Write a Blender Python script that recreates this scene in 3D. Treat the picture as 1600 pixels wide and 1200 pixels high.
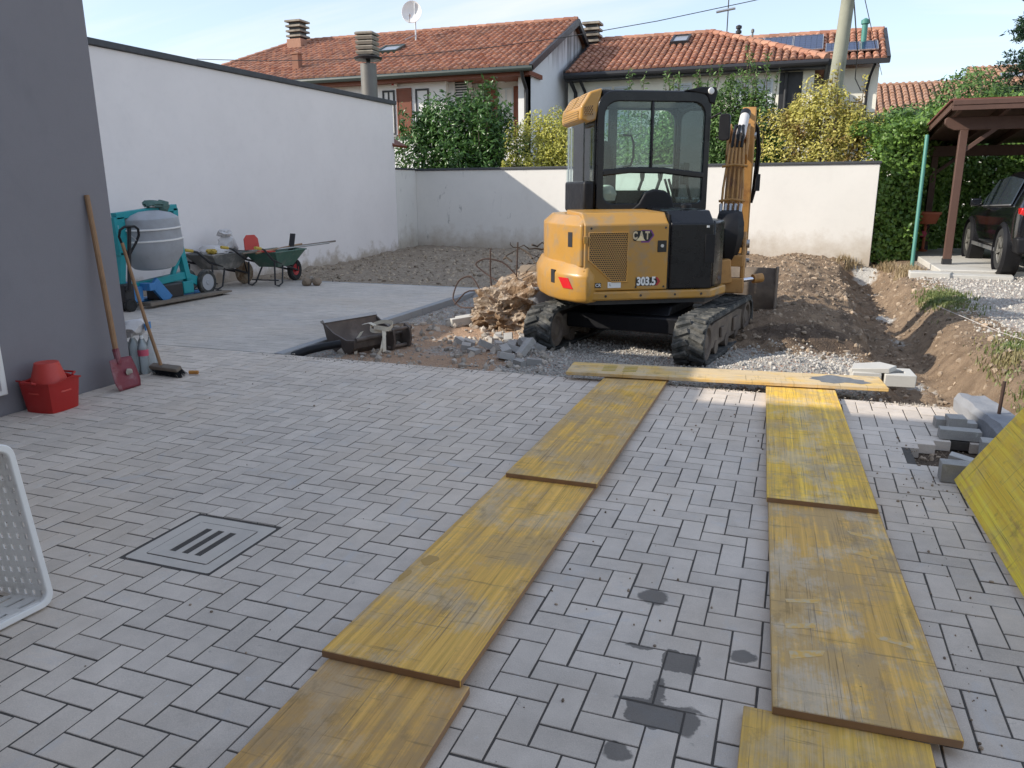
import bpy, bmesh, math, random
import numpy as np
from mathutils import Vector, Matrix, Euler, noise as mnoise

for o in list(bpy.data.objects):
    bpy.data.objects.remove(o)
scene = bpy.context.scene
COL = scene.collection
R = math.radians
random.seed(7)
rng = np.random.default_rng(11)

# ------------------------------------------------------------------ camera
CAM_H = 1.537
CAM_F = 1200.93 / 1600.0
CAM_YAW, CAM_PITCH, CAM_ROLL = R(20.1505), R(14.3296), R(-0.3399)
def cam_axes():
    cy, sy = math.cos(CAM_YAW), math.sin(CAM_YAW)
    f0 = Vector((-sy, cy, 0)); r0 = Vector((cy, sy, 0))
    cp, sp = math.cos(CAM_PITCH), math.sin(CAM_PITCH)
    f = f0 * cp + Vector((0, 0, -sp)); u = f0 * sp + Vector((0, 0, cp))
    cr, sr = math.cos(CAM_ROLL), math.sin(CAM_ROLL)
    return r0 * cr + u * sr, -r0 * sr + u * cr, f
_r, _u, _f = cam_axes()
cam_data = bpy.data.cameras.new('camera')
cam = bpy.data.objects.new('camera', cam_data)
COL.objects.link(cam)
cam.matrix_world = Matrix(((_r.x, _u.x, -_f.x, 0), (_r.y, _u.y, -_f.y, 0), (_r.z, _u.z, -_f.z, CAM_H), (0, 0, 0, 1)))
cam_data.sensor_width = 36.0
cam_data.lens = 36.0 * CAM_F
cam_data.clip_start = 0.05
cam_data.clip_end = 3000
scene.camera = cam

# ------------------------------------------------------------------ light
SUN_DIR = Vector((1.5, 0.84, -1.0)).normalized()          # direction the light travels
SUN_EL = math.asin(-SUN_DIR.z)
SUN_AZ = math.atan2(-SUN_DIR.x, -SUN_DIR.y)
EXPOSURE = 1.42
SKY_STRENGTH = 0.14
SUN_STRENGTH = 2.0
world = bpy.data.worlds.new('World'); scene.world = world
world.use_nodes = True
wt = world.node_tree; wt.nodes.clear()
def _w(t, **k):
    n = wt.nodes.new(t)
    for a, b in k.items(): setattr(n, a, b)
    return n
wo = _w('ShaderNodeOutputWorld'); wb = _w('ShaderNodeBackground')
sky = _w('ShaderNodeTexSky', sky_type='NISHITA', sun_disc=False, sun_elevation=SUN_EL, sun_rotation=SUN_AZ,
         altitude=50, air_density=1.0, dust_density=0.4, ozone_density=1.0)
# thin high cloud: one even layer over the whole dome
tc = _w('ShaderNodeTexCoord'); sep = _w('ShaderNodeSeparateXYZ'); add = _w('ShaderNodeMath', operation='ADD')
add.inputs[1].default_value = 0.12
dx = _w('ShaderNodeMath', operation='DIVIDE'); dy = _w('ShaderNodeMath', operation='DIVIDE'); cmb = _w('ShaderNodeCombineXYZ')
mx = _w('ShaderNodeMath', operation='MAXIMUM'); mx.inputs[1].default_value = 0.0
nz = _w('ShaderNodeTexNoise'); nz.inputs['Scale'].default_value = 0.55; nz.inputs['Detail'].default_value = 7; nz.inputs['Roughness'].default_value = 0.55
nz.inputs['Distortion'].default_value = 0.6
mp = _w('ShaderNodeMapping'); mp.inputs['Scale'].default_value = (0.6, 1.4, 1.0); mp.inputs['Rotation'].default_value = (0, 0, R(25))
mp.inputs['Location'].default_value = (3.1, 1.7, 0)
rmp = _w('ShaderNodeMapRange'); rmp.inputs['From Min'].default_value = 0.46; rmp.inputs['From Max'].default_value = 0.72
rmp.inputs['To Min'].default_value = 0.0; rmp.inputs['To Max'].default_value = 0.9
mix = _w('ShaderNodeMix', data_type='RGBA'); mix.inputs['B'].default_value = (3.0, 2.95, 2.88, 1)
L_ = wt.links.new
L_(tc.outputs['Generated'], sep.inputs[0]); L_(sep.outputs['Z'], mx.inputs[0]); L_(mx.outputs[0], add.inputs[0])
L_(sep.outputs['X'], dx.inputs[0]); L_(add.outputs[0], dx.inputs[1]); L_(sep.outputs['Y'], dy.inputs[0]); L_(add.outputs[0], dy.inputs[1])
L_(dx.outputs[0], cmb.inputs[0]); L_(dy.outputs[0], cmb.inputs[1]); L_(cmb.outputs[0], mp.inputs[0]); L_(mp.outputs[0], nz.inputs['Vector'])
L_(nz.outputs['Fac'], rmp.inputs['Value']); L_(rmp.outputs[0], mix.inputs['Factor'])
veil = _w('ShaderNodeMix', data_type='RGBA'); veil.inputs['Factor'].default_value = 0.68; veil.inputs['B'].default_value = (1.58, 1.80, 2.22, 1)   # even high haze
L_(sky.outputs[0], veil.inputs['A']); L_(veil.outputs['Result'], mix.inputs['A'])
L_(mix.outputs['Result'], wb.inputs['Color']); wb.inputs['Strength'].default_value = SKY_STRENGTH
L_(wb.outputs[0], wo.inputs[0])

sun_data = bpy.data.lights.new('sun', 'SUN'); sun_data.energy = SUN_STRENGTH; sun_data.angle = R(0.53)
sun_data.color = (1.0, 0.93, 0.82)
sun = bpy.data.objects.new('sun', sun_data); COL.objects.link(sun)
sun.rotation_euler = SUN_DIR.to_track_quat('-Z', 'Y').to_euler()
sun.location = (-20, -12, 25)

vs = scene.view_settings
scene.display_settings.display_device = 'sRGB'
vs.view_transform = 'Standard'; vs.look = 'None'; vs.exposure = EXPOSURE; vs.gamma = 1.0
vs.use_curve_mapping = False
scene.render.engine = 'CYCLES'
try:
    scene.cycles.max_bounces = 8; scene.cycles.transparent_max_bounces = 12; scene.cycles.use_denoising = True
except Exception:
    pass

# ------------------------------------------------------------------ helpers
def tag(o, label=None, cat=None, group=None, kind=None):
    if label: o['label'] = label
    if cat: o['category'] = cat
    if group: o['group'] = group
    if kind: o['kind'] = kind
    return o
def thing(name, label, cat, loc=(0, 0, 0), rz=0.0, group=None):
    o = bpy.data.objects.new(name, None)
    o.empty_display_size = 0.1
    COL.objects.link(o); o.location = loc; o.rotation_euler = (0, 0, rz)
    return tag(o, label, cat, group)
def link(name, me, parent=None, loc=None, rot=None, scale=None):
    o = bpy.data.objects.new(name, me); COL.objects.link(o)
    if parent is not None: o.parent = parent
    if loc is not None: o.location = loc
    if rot is not None: o.rotation_euler = rot
    if scale is not None: o.scale = scale
    return o
def copy_tree(o, parent=None):
    c = o.copy(); COL.objects.link(c); c.parent = parent
    for ch in list(o.children): copy_tree(ch, c)
    return c

class MB:
    def __init__(self): self.v = []; self.f = []
    def add(self, vs, fs, M=None):
        b = len(self.v)
        if M is not None: vs = [tuple(M @ Vector(p)) for p in vs]
        self.v.extend([tuple(p) for p in vs]); self.f.extend([tuple(i + b for i in q) for q in fs])
        return self
    def box(self, c, s, M=None):
        x, y, z = s[0] / 2, s[1] / 2, s[2] / 2
        vs = [(c[0] + i * x, c[1] + j * y, c[2] + k * z) for k in (-1, 1) for j in (-1, 1) for i in (-1, 1)]
        fs = [(0, 2, 3, 1), (4, 5, 7, 6), (0, 1, 5, 4), (2, 6, 7, 3), (0, 4, 6, 2), (1, 3, 7, 5)]
        return self.add(vs, fs, M)
    def bx(self, x0, x1, y0, y1, z0, z1, M=None):
        return self.box(((x0 + x1) / 2, (y0 + y1) / 2, (z0 + z1) / 2), (x1 - x0, y1 - y0, z1 - z0), M)
    def bar(self, p0, p1, w, h, up=(0, 0, 1)):
        p0 = Vector(p0); p1 = Vector(p1); d = (p1 - p0); L = d.length; d.normalize()
        up = Vector(up)
        s = d.cross(up)
        if s.length < 1e-4: s = d.cross(Vector((1, 0, 0)))
        s.normalize(); u = s.cross(d)
        M = Matrix((( d.x, s.x, u.x, p0.x), (d.y, s.y, u.y, p0.y), (d.z, s.z, u.z, p0.z), (0, 0, 0, 1)))
        return self.box((L / 2, 0, 0), (L, w, h), M)
    def tube(self, pts, r, n=8, closed=False, caps=True):
        P = [Vector(p) for p in pts]; m = len(P)
        rs = r if isinstance(r, (list, tuple)) else [r] * m
        b = len(self.v); ref = None
        for i in range(m):
            if closed: t = P[(i + 1) % m] - P[i - 1]
            else: t = P[min(i + 1, m - 1)] - P[max(i - 1, 0)]
            if t.length < 1e-9: t = Vector((0, 0, 1))
            t.normalize()
            if ref is None:
                ref = Vector((0, 0, 1)) if abs(t.z) < .9 else Vector((1, 0, 0))
            s = t.cross(ref)
            if s.length < 1e-5: s = t.cross(Vector((0.3, 1, 0.2)))
            s.normalize(); u = s.cross(t); ref = u
            for k in range(n):
                a = 2 * math.pi * k / n
                self.v.append(tuple(P[i] + (s * math.cos(a) + u * math.sin(a)) * rs[i]))
        for i in range(m if closed else m - 1):
            i2 = (i + 1) % m
            for k in range(n):
                k2 = (k + 1) % n
                self.f.append((b + i * n + k, b + i * n + k2, b + i2 * n + k2, b + i2 * n + k))
        if caps and not closed:
            self.f.append(tuple(b + k for k in reversed(range(n))))
            self.f.append(tuple(b + (m - 1) * n + k for k in range(n)))
        return self
    def cyl(self, p0, p1, r0, r1=None, n=16, caps=True):
        return self.tube([p0, p1], [r0, r0 if r1 is None else r1], n, caps=caps)
    def lathe(self, prof, n=24, M=None, closed=False):
        vs = []; fs = []; m = len(prof)
        for (r, z) in prof:
            for k in range(n):
                a = 2 * math.pi * k / n
                vs.append((r * math.cos(a), r * math.sin(a), z))
        for i in range(m if closed else m - 1):
            i2 = (i + 1) % m
            for k in range(n):
                k2 = (k + 1) % n
                fs.append((i * n + k, i * n + k2, i2 * n + k2, i2 * n + k))
        return self.add(vs, fs, M)
    def prism(self, poly, axis, a, b, M=None):
        def mk(p, t):
            return {'x': (t, p[0], p[1]), 'y': (p[0], t, p[1]), 'z': (p[0], p[1], t)}[axis]
        n = len(poly)
        vs = [mk(p, a) for p in poly] + [mk(p, b) for p in poly]
        fs = [tuple(reversed(range(n))), tuple(range(n, 2 * n))]
        for i in range(n):
            j = (i + 1) % n
            fs.append((i, j, n + j, n + i))
        return self.add(vs, fs, M)
    def ring(self, outer, inner, axis, a, b, M=None):
        def mk(p, t):
            return {'x': (t, p[0], p[1]), 'y': (p[0], t, p[1]), 'z': (p[0], p[1], t)}[axis]
        n = len(outer)
        vs = [mk(p, a) for p in outer] + [mk(p, a) for p in inner] + [mk(p, b) for p in outer] + [mk(p, b) for p in inner]
        fs = []
        for i in range(n):
            j = (i + 1) % n
            fs += [(i, j, n + j, n + i), (2 * n + i, 3 * n + i, 3 * n + j, 2 * n + j), (i, 2 * n + i, 2 * n + j, j), (n + i, n + j, 3 * n + j, 3 * n + i)]
        return self.add(vs, fs, M)
    def strip(self, pts, wdir, w, t=0.002):
        # flat band along pts, width w along wdir
        wd = Vector(wdir).normalized() * (w / 2); b = len(self.v); P = [Vector(p) for p in pts]
        for i, p in enumerate(P):
            tdir = (P[min(i + 1, len(P) - 1)] - P[max(i - 1, 0)]).normalized(); nn = tdir.cross(wd).normalized() * (t / 2)
            for q in (p - wd - nn, p + wd - nn, p + wd + nn, p - wd + nn): self.v.append(tuple(q))
        for i in range(len(P) - 1):
            for k in range(4):
                k2 = (k + 1) % 4
                self.f.append((b + 4 * i + k, b + 4 * i + k2, b + 4 * i + 4 + k2, b + 4 * i + 4 + k))
        e = b + 4 * (len(P) - 1)
        self.f.append((b + 3, b + 2, b + 1, b)); self.f.append((e, e + 1, e + 2, e + 3))
        return self
    def mesh(self, name, mat, ang=35):
        me = bpy.data.meshes.new(name)
        me.from_pydata(self.v, [], self.f)
        bm = bmesh.new(); bm.from_mesh(me)
        bmesh.ops.recalc_face_normals(bm, faces=bm.faces); bm.to_mesh(me); bm.free()
        if mat is not None: me.materials.append(mat)
        me.shade_smooth()
        try: me.set_sharp_from_angle(angle=R(ang))
        except Exception: pass
        me.update()
        return me
    def build(self, name, mat, parent=None, bevel=0.0, seg=2, loc=None, rot=None, ang=35):
        o = link(name, self.mesh(name, mat, ang), parent, loc, rot)
        if bevel:
            m = o.modifiers.new('bevel', 'BEVEL'); m.width = bevel; m.segments = seg; m.limit_method = 'ANGLE'; m.angle_limit = R(30)
        return o
def rrect(x0, x1, z0, z1, r, n=4):
    out = []
    rr = r if isinstance(r, (tuple, list)) else (r, r, r, r)       # bl, br, tr, tl
    for (cx, cz, a0, q) in ((x0 + rr[0], z0 + rr[0], 180, rr[0]), (x1 - rr[1], z0 + rr[1], 270, rr[1]), (x1 - rr[2], z1 - rr[2], 0, rr[2]), (x0 + rr[3], z1 - rr[3], 90, rr[3])):
        for k in range(n + 1):
            a = R(a0 + 90 * k / n); out.append((cx + q * math.cos(a), cz + q * math.sin(a)))
    return out
def fast_mesh(name, V, F, mat=None, smooth=False):
    """V (n,3) array, F (m,k) array of one face size"""
    V = np.asarray(V, np.float32); F = np.asarray(F, np.int32)
    me = bpy.data.meshes.new(name); k = F.shape[1]
    me.vertices.add(len(V)); me.vertices.foreach_set('co', V.ravel())
    me.loops.add(F.size); me.loops.foreach_set('vertex_index', F.ravel())
    me.polygons.add(len(F)); me.polygons.foreach_set('loop_start', np.arange(len(F), dtype=np.int32) * k)
    try: me.polygons.foreach_set('loop_total', np.full(len(F), k, np.int32))
    except Exception: pass
    me.polygons.foreach_set('use_smooth', np.full(len(F), smooth))
    if mat is not None: me.materials.append(mat)
    me.update(); me.validate()
    return me
def text_mesh(body, size, depth, mat, bold=0.0, sx=1.0, name='lettering'):
    cu = bpy.data.curves.new(name, 'FONT'); cu.body = body; cu.size = size; cu.extrude = depth; cu.offset = bold
    cu.align_x = 'CENTER'; cu.align_y = 'CENTER'
    t = bpy.data.objects.new('tmp', cu); COL.objects.link(t)
    dg = bpy.context.evaluated_depsgraph_get()
    me = bpy.data.meshes.new_from_object(t.evaluated_get(dg))
    bpy.data.objects.remove(t); bpy.data.curves.remove(cu)
    me.name = name
    for v in me.vertices: v.co.x *= sx
    me.materials.clear(); me.materials.append(mat)
    return me
# smooth value noise on arrays
def vnoise(x, y, seed=0):
    xi = np.floor(x).astype(np.int64); yi = np.floor(y).astype(np.int64); fx = x - xi; fy = y - yi
    fx = fx * fx * (3 - 2 * fx); fy = fy * fy * (3 - 2 * fy)
    def h(a, b):
        n = (a * 374761393 + b * 668265263 + seed * 974711) & 0x7fffffff
        n = ((n ^ (n >> 13)) * 1274126177) & 0x7fffffff
        return ((n ^ (n >> 16)) & 0xffff) / 65535.0
    return (h(xi, yi) * (1 - fx) + h(xi + 1, yi) * fx) * (1 - fy) + (h(xi, yi + 1) * (1 - fx) + h(xi + 1, yi + 1) * fx) * fy
def fbm(x, y, sc, oc=4, seed=0, gain=.5):
    t = 0; a = 1.0; s = 0
    for i in range(oc):
        t = t + a * (vnoise(x * sc + 13.7 * i, y * sc - 7.3 * i, seed + i) - .5); s += a; a *= gain; sc *= 2.03
    return t / s * 2

# ------------------------------------------------------------------ materials
class NT:
    def __init__(self, name):
        self.m = bpy.data.materials.new(name); self.m.use_nodes = True
        self.t = self.m.node_tree; self.t.nodes.clear()
        self.out = self.t.nodes.new('ShaderNodeOutputMaterial'); self.b = self.t.nodes.new('ShaderNodeBsdfPrincipled')
        self.t.links.new(self.b.outputs[0], self.out.inputs[0])
    def n(self, t, ins=None, **k):
        nd = self.t.nodes.new(t)
        for a, b in k.items(): setattr(nd, a, b)
        for a, b in (ins or {}).items(): self.set(nd.inputs[a], b)
        return nd
    def set(self, sock, v):
        if isinstance(v, bpy.types.NodeSocket): self.t.links.new(v, sock)
        elif isinstance(v, bpy.types.Node): self.t.links.new(v.outputs[0], sock)
        else: sock.default_value = v
    def math(self, op, a, b=0.0, c=0.0, clamp=False):
        nd = self.n('ShaderNodeMath', operation=op, use_clamp=clamp); self.set(nd.inputs[0], a); self.set(nd.inputs[1], b)
        if op in ('MULTIPLY_ADD', 'WRAP'): self.set(nd.inputs[2], c)
        return nd.outputs[0]
    def mixc(self, f, a, b, mode='MIX'):
        nd = self.n('ShaderNodeMix', data_type='RGBA', blend_type=mode)
        self.set(nd.inputs['Factor'], f); self.set(nd.inputs['A'], c4(a)); self.set(nd.inputs['B'], c4(b))
        return nd.outputs['Result']
    def pos(self): return self.n('ShaderNodeNewGeometry').outputs['Position']
    def obj(self): return self.n('ShaderNodeTexCoord').outputs['Object']
    def map(self, v, scale=(1, 1, 1), loc=(0, 0, 0), rot=(0, 0, 0)):
        return self.n('ShaderNodeMapping', {'Vector': v, 'Scale': scale, 'Location': loc, 'Rotation': rot}).outputs[0]
    def noise(self, v, scale, detail=4, rough=.55, dist=0):
        return self.n('ShaderNodeTexNoise', {'Vector': v, 'Scale': scale, 'Detail': detail, 'Roughness': rough, 'Distortion': dist}).outputs['Fac']
    def rng(self, v, a, b, c=0.0, d=1.0):
        return self.n('ShaderNodeMapRange', {'Value': v, 'From Min': a, 'From Max': b, 'To Min': c, 'To Max': d}).outputs[0]
    def bump(self, h, strength, dist=.01):
        nd = self.n('ShaderNodeBump', {'Height': h, 'Strength': strength, 'Distance': dist}); self.set(self.b.inputs['Normal'], nd.outputs[0])
    def rand(self):
        a = self.n('ShaderNodeObjectInfo').outputs['Random']; g = self.n('ShaderNodeNewGeometry').outputs['Random Per Island']
        return self.math('FRACT', self.math('ADD', a, g))
    def base(self, c): self.set(self.b.inputs['Base Color'], c4(c))
    def rough(self, r): self.set(self.b.inputs['Roughness'], r)
def c4(c):
    if isinstance(c, (tuple, list)): return tuple(c) + (1,) if len(c) == 3 else tuple(c)
    return c
def mul(c, k): return tuple(min(1, x * k) for x in c)
def MAT(name, col, rough=.6, metal=0.0, var=.12, vscale=4.0, dirt=None, dscale=2.0, dlo=.5, dhi=.75, bump=0.0, bscale=60.0, isl=0.0, spec=.5, coat=0.0, bdist=.005):
    t = NT(name); p = t.pos()
    c = t.mixc(t.noise(p, vscale, 5), mul(col, 1 - var), mul(col, 1 + var))
    if isl: 
        v = t.rng(t.rand(), 0, 1, 1 - isl, 1 + isl)
        nd = t.n('ShaderNodeVectorMath', operation='SCALE'); t.set(nd.inputs[0], c); t.set(nd.inputs['Scale'], v); c = nd.outputs[0]
    if dirt is not None:
        c = t.mixc(t.rng(t.noise(p, dscale, 6, .62), dlo, dhi), c, dirt)
    t.base(c); t.rough(t.rng(t.noise(p, vscale * 2.3, 3), .3, .7, max(0, rough - .07), min(1, rough + .07)))
    t.b.inputs['Metallic'].default_value = metal
    t.b.inputs['Specular IOR Level'].default_value = spec
    if coat: t.b.inputs['Coat Weight'].default_value = coat; t.b.inputs['Coat Roughness'].default_value = .08
    if bump: t.bump(t.noise(p, bscale, 6, .6), bump, bdist)
    return t.m
def paver_mat(name, col, stains=False, isl=.12, dust=.27):
    t = NT(name); p = t.pos()
    n1 = t.noise(p, 1.1, 4, .6); n2 = t.noise(p, 9, 6, .65); n3 = t.noise(p, 260, 3, .7)
    v = t.math('ADD', t.rng(t.rand(), 0, 1, 1 - isl, 1 + isl), t.rng(n2, .3, .7, -.09, .09))
    v = t.math('ADD', v, t.rng(n1, .3, .7, -.10, .10)); v = t.math('ADD', v, t.rng(n3, .25, .75, -.16, .16))
    nd = t.n('ShaderNodeVectorMath', operation='SCALE'); nd.inputs[0].default_value = col; t.set(nd.inputs['Scale'], v)
    c = nd.outputs[0]
    # warm / cool drift, cement dust and chalky scuffs
    c = t.mixc(t.math('MULTIPLY', t.rng(t.noise(p, .7, 3), .45, .7), .35), c, mul((col[0] * 1.12, col[1] * 1.0, col[2] * .84), 1.0))
    sc = t.rng(t.noise(t.map(p, (1, 1, 1), (4, 2, 0), (0, 0, .5)), 3.2, 7, .7, 1.2), .56, .74)
    c = t.mixc(t.math('MULTIPLY', sc, dust * 2.2), c, (.52, .51, .50))
    sp = t.rng(t.noise(p, 26, 4, .6), .66, .74)
    c = t.mixc(t.math('MULTIPLY', sp, .55), c, (.62, .61, .59))
    dk = t.rng(t.noise(p, 15, 5, .7, .4), .66, .76)
    c = t.mixc(t.math('MULTIPLY', dk, .45), c, (.13, .115, .10))
    rough = .86
    if stains:
        s = t.n('ShaderNodeSeparateXYZ', {0: p})
        wob = t.rng(t.noise(p, 14, 4, .6), .2, .8, -.022, .022); wob2 = t.rng(t.noise(t.map(p, loc=(5, 9, 2)), 14, 4, .6), .2, .8, -.022, .022)
        X = t.math('ADD', s.outputs['X'], wob); Y = t.math('ADD', s.outputs['Y'], wob2)
        tot = None
        for (cx, cy, rx, ry, e) in STAINS:
            a = t.math('POWER', t.math('ABSOLUTE', t.math('DIVIDE', t.math('SUBTRACT', X, cx), rx)), e)
            b = t.math('POWER', t.math('ABSOLUTE', t.math('DIVIDE', t.math('SUBTRACT', Y, cy), ry)), e)
            m = t.rng(t.math('ADD', a, b), .74, 1.16, 1, 0)
            tot = m if tot is None else t.math('MAXIMUM', tot, m)
        c = t.mixc(t.math('MULTIPLY', tot, .74), c, (.040, .034, .029))
        rr = t.rng(tot, 0, 1, .86, .55); t.rough(rr)
    else: t.rough(rough)
    t.base(c); t.b.inputs['Specular IOR Level'].default_value = .35
    t.bump(t.math('ADD', t.noise(p, 170, 5, .7), t.math('MULTIPLY', t.noise(p, 22, 4), .7)), .35, .004)
    return t.m

def wood_panel_mat(name, seed, yel=(.70, .43, .10), wornc=(.50, .40, .28), worn=.5, grey=.3):
    yel = (yel[0] * 1.12, yel[1] * 1.07, yel[2] * .95); wornc = (wornc[0] * 1.12, wornc[1] * 1.04, wornc[2] * .92)
    t = NT(name); o = t.map(t.obj(), loc=(seed * 3.1, seed * 7.7, 0))
    g1 = t.noise(t.map(o, (48, .8, 48)), 1.0, 5, .6); g2 = t.noise(t.map(o, (130, 1.6, 130)), 1.0, 4, .6)
    lane = t.noise(t.map(o, (9.5, .05, 1)), 1.0, 1, .5)
    blot = t.math('ADD', t.noise(o, 2.4, 9, .68), t.math('MULTIPLY', t.math('SUBTRACT', g1, .5), .30)); fine = t.noise(t.map(o, (1, .55, 1), (7, 3, 0)), 9, 9, .72)
    c = t.mixc(t.rng(g1, .34, .66), mul(yel, 1.22), mul(yel, .72))
    c = t.mixc(t.math('MULTIPLY', t.rng(lane, .44, .56), .30), c, (yel[0] * .74, yel[1] * .66, yel[2] * .9))
    m = t.rng(blot, .53 - .10 * worn, .62 - .10 * worn)
    c = t.mixc(t.math('MULTIPLY', m, .45 + .4 * worn), c, wornc)
    pale = t.rng(t.math('ADD', t.noise(t.map(o, (1.1, .8, 1), (3, 9, 0)), 3.1, 9, .72), t.math('MULTIPLY', t.math('SUBTRACT', g2, .5), .25)), .50, .60)
    c = t.mixc(t.math('MULTIPLY', pale, grey), c, (.60, .53, .43))
    gr = t.rng(t.noise(t.map(o, (.9, .7, 1), (13, 2, 0)), 4.2, 9, .74), .51, .61)
    c = t.mixc(t.math('MULTIPLY', gr, .12 + grey * .7), c, (.33, .27, .19))
    c = t.mixc(t.math('MULTIPLY', t.rng(fine, .56, .68), .5), c, (.20, .14, .06))
    cross = t.rng(t.noise(t.map(o, (3.0, 42, 1), (1, 5, 0)), 1.0, 4, .6), .60, .68)
    c = t.mixc(t.math('MULTIPLY', cross, .45), c, (.17, .12, .055))
    c = t.mixc(t.math('MULTIPLY', t.rng(g2, .58, .67), .6), c, (.15, .09, .03))
    c = t.mixc(t.rng(t.noise(t.map(o, (26, 26, 26)), 1, 2), .77, .80), c, (.06, .04, .02))
    t.base(c); t.rough(t.rng(blot, .3, .7, .5, .8)); t.b.inputs['Specular IOR Level'].default_value = .3
    t.bump(t.math('ADD', g2, t.math('MULTIPLY', g1, .8)), .5, .004)
    return t.m

def ground_mat():
    t = NT('earth_and_gravel'); p = t.pos()
    def at(n): return t.n('ShaderNodeAttribute', attribute_name=n).outputs['Fac']
    big = t.noise(p, 1.3, 5, .6); mid = t.noise(p, 7, 6, .65); fine = t.noise(p, 55, 5, .7); gr = t.n('ShaderNodeTexVoronoi', {'Vector': p, 'Scale': 75.0}); grc = gr.outputs['Color']; grd = gr.outputs['Distance']
    soil = t.mixc(t.rng(mid, .3, .7), (.19, .13, .085), (.38, .275, .185))
    soil = t.mixc(t.math('MULTIPLY', t.rng(fine, .55, .75), .5), soil, (.45, .36, .265))
    soil = t.mixc(t.math('MULTIPLY', t.rng(big, .5, .7), .5), soil, (.17, .12, .08))
    gsep = t.n('ShaderNodeSeparateColor', {0: grc}).outputs[0]
    grav = t.mixc(gsep, (.27, .25, .225), (.60, .56, .50))
    grav = t.mixc(t.rng(t.n('ShaderNodeSeparateColor', {0: grc}).outputs[1], .86, .93), grav, (.48, .26, .17))
    sand = t.mixc(t.rng(fine, .3, .7), (.40, .25, .16), (.60, .42, .29))
    dry = t.mixc(t.rng(mid, .35, .7), (.31, .245, .185), (.48, .395, .30))
    dry = t.mixc(t.rng(t.noise(t.map(p, (1, 1, 1)), 38, 3, .6), .62, .72), dry, (.54, .48, .40))
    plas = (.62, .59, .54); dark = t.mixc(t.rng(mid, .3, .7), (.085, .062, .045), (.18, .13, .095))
    def m(n, sh=.22): return t.rng(t.math('ADD', at(n), t.math('MULTIPLY', t.math('SUBTRACT', t.noise(p, 6, 5, .65), .5), sh * 4)), .38, .62)
    c = soil
    c = t.mixc(m('dry'), c, dry); c = t.mixc(m('dark'), c, dark); c = t.mixc(m('sand'), c, sand); c = t.mixc(m('gravel'), c, grav); c = t.mixc(m('plaster'), c, plas)
    t.base(c); t.rough(.95); t.b.inputs['Specular IOR Level'].default_value = .2
    h = t.math('ADD', t.math('MULTIPLY', grd, .5), t.math('ADD', fine, t.math('MULTIPLY', mid, 1.4)))
    t.bump(h, .9, .03)
    return t.m

def perforated_mat(name, col, sx, sz, hole=.34, ax=('X', 'Z')):
    t = NT(name); s = t.n('ShaderNodeSeparateXYZ', {0: t.obj()})
    u = t.math('MULTIPLY', s.outputs[ax[0]], sx); v = t.math('MULTIPLY', s.outputs[ax[1]], sz)
    row = t.math('FLOOR', v); off = t.math('MULTIPLY', t.math('MODULO', t.math('ABSOLUTE', row), 2.0), .5)
    fu = t.math('SUBTRACT', t.math('FRACT', t.math('ADD', u, off)), .5); fv = t.math('SUBTRACT', t.math('FRACT', v), .5)
    d = t.math('SQRT', t.math('ADD', t.math('MULTIPLY', fu, fu), t.math('MULTIPLY', fv, fv)))
    hole_m = t.rng(d, hole - .06, hole + .06, 1, 0)
    c = t.mixc(hole_m, t.mixc(t.noise(t.pos(), 6, 4), mul(col, .85), mul(col, 1.05)), (.012, .010, .008))
    t.base(c); t.rough(.5); t.bump(t.math('SUBTRACT', 1.0, hole_m), .8, .01)
    return t.m

def glass_mat(name, tint=(.55, .78, .72), alpha=.35, rough=.02):
    t = NT(name)
    tr = t.n('ShaderNodeBsdfTransparent', {'Color': c4(tint)}); gl = t.n('ShaderNodeBsdfGlossy', {'Color': (1, 1, 1, 1), 'Roughness': rough})
    df = t.n('ShaderNodeBsdfDiffuse', {'Color': (.62, .67, .68, 1)})
    fr = t.n('ShaderNodeFresnel', {'IOR': 1.45})
    m0 = t.n('ShaderNodeMixShader', {0: alpha}); t.t.links.new(tr.outputs[0], m0.inputs[1]); t.t.links.new(df.outputs[0], m0.inputs[2])
    m1 = t.n('ShaderNodeMixShader'); t.t.links.new(fr.outputs[0], m1.inputs[0]); t.t.links.new(m0.outputs[0], m1.inputs[1]); t.t.links.new(gl.outputs[0], m1.inputs[2])
    t.t.links.new(m1.outputs[0], t.out.inputs[0])
    return t.m

def leaf_mat(name, a, b, brown=None, bfrac=.06, rough=.5, trans=.35):
    t = NT(name); r = t.n('ShaderNodeNewGeometry').outputs['Random Per Island']; p = t.pos()
    c = t.mixc(r, a, b)
    c = t.mixc(t.math('MULTIPLY', t.rng(t.noise(p, 1.7, 3), .4, .7), .5), c, mul(b, 1.1))
    if brown is not None:
        c = t.mixc(t.math('MULTIPLY', t.rng(t.noise(t.map(p, loc=(3, 5, 1)), 1.5, 3, .6), .60 - bfrac, .72 - bfrac), .9), c, brown)
    t.base(c); t.rough(rough); t.b.inputs['Specular IOR Level'].default_value = .4
    tl = t.n('ShaderNodeBsdfTranslucent'); t.set(tl.inputs['Color'], c)
    ms = t.n('ShaderNodeMixShader', {0: trans * .6}); t.t.links.new(t.b.outputs[0], ms.inputs[1]); t.t.links.new(tl.outputs[0], ms.inputs[2]); t.t.links.new(ms.outputs[0], t.out.inputs[0])
    return t.m

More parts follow.
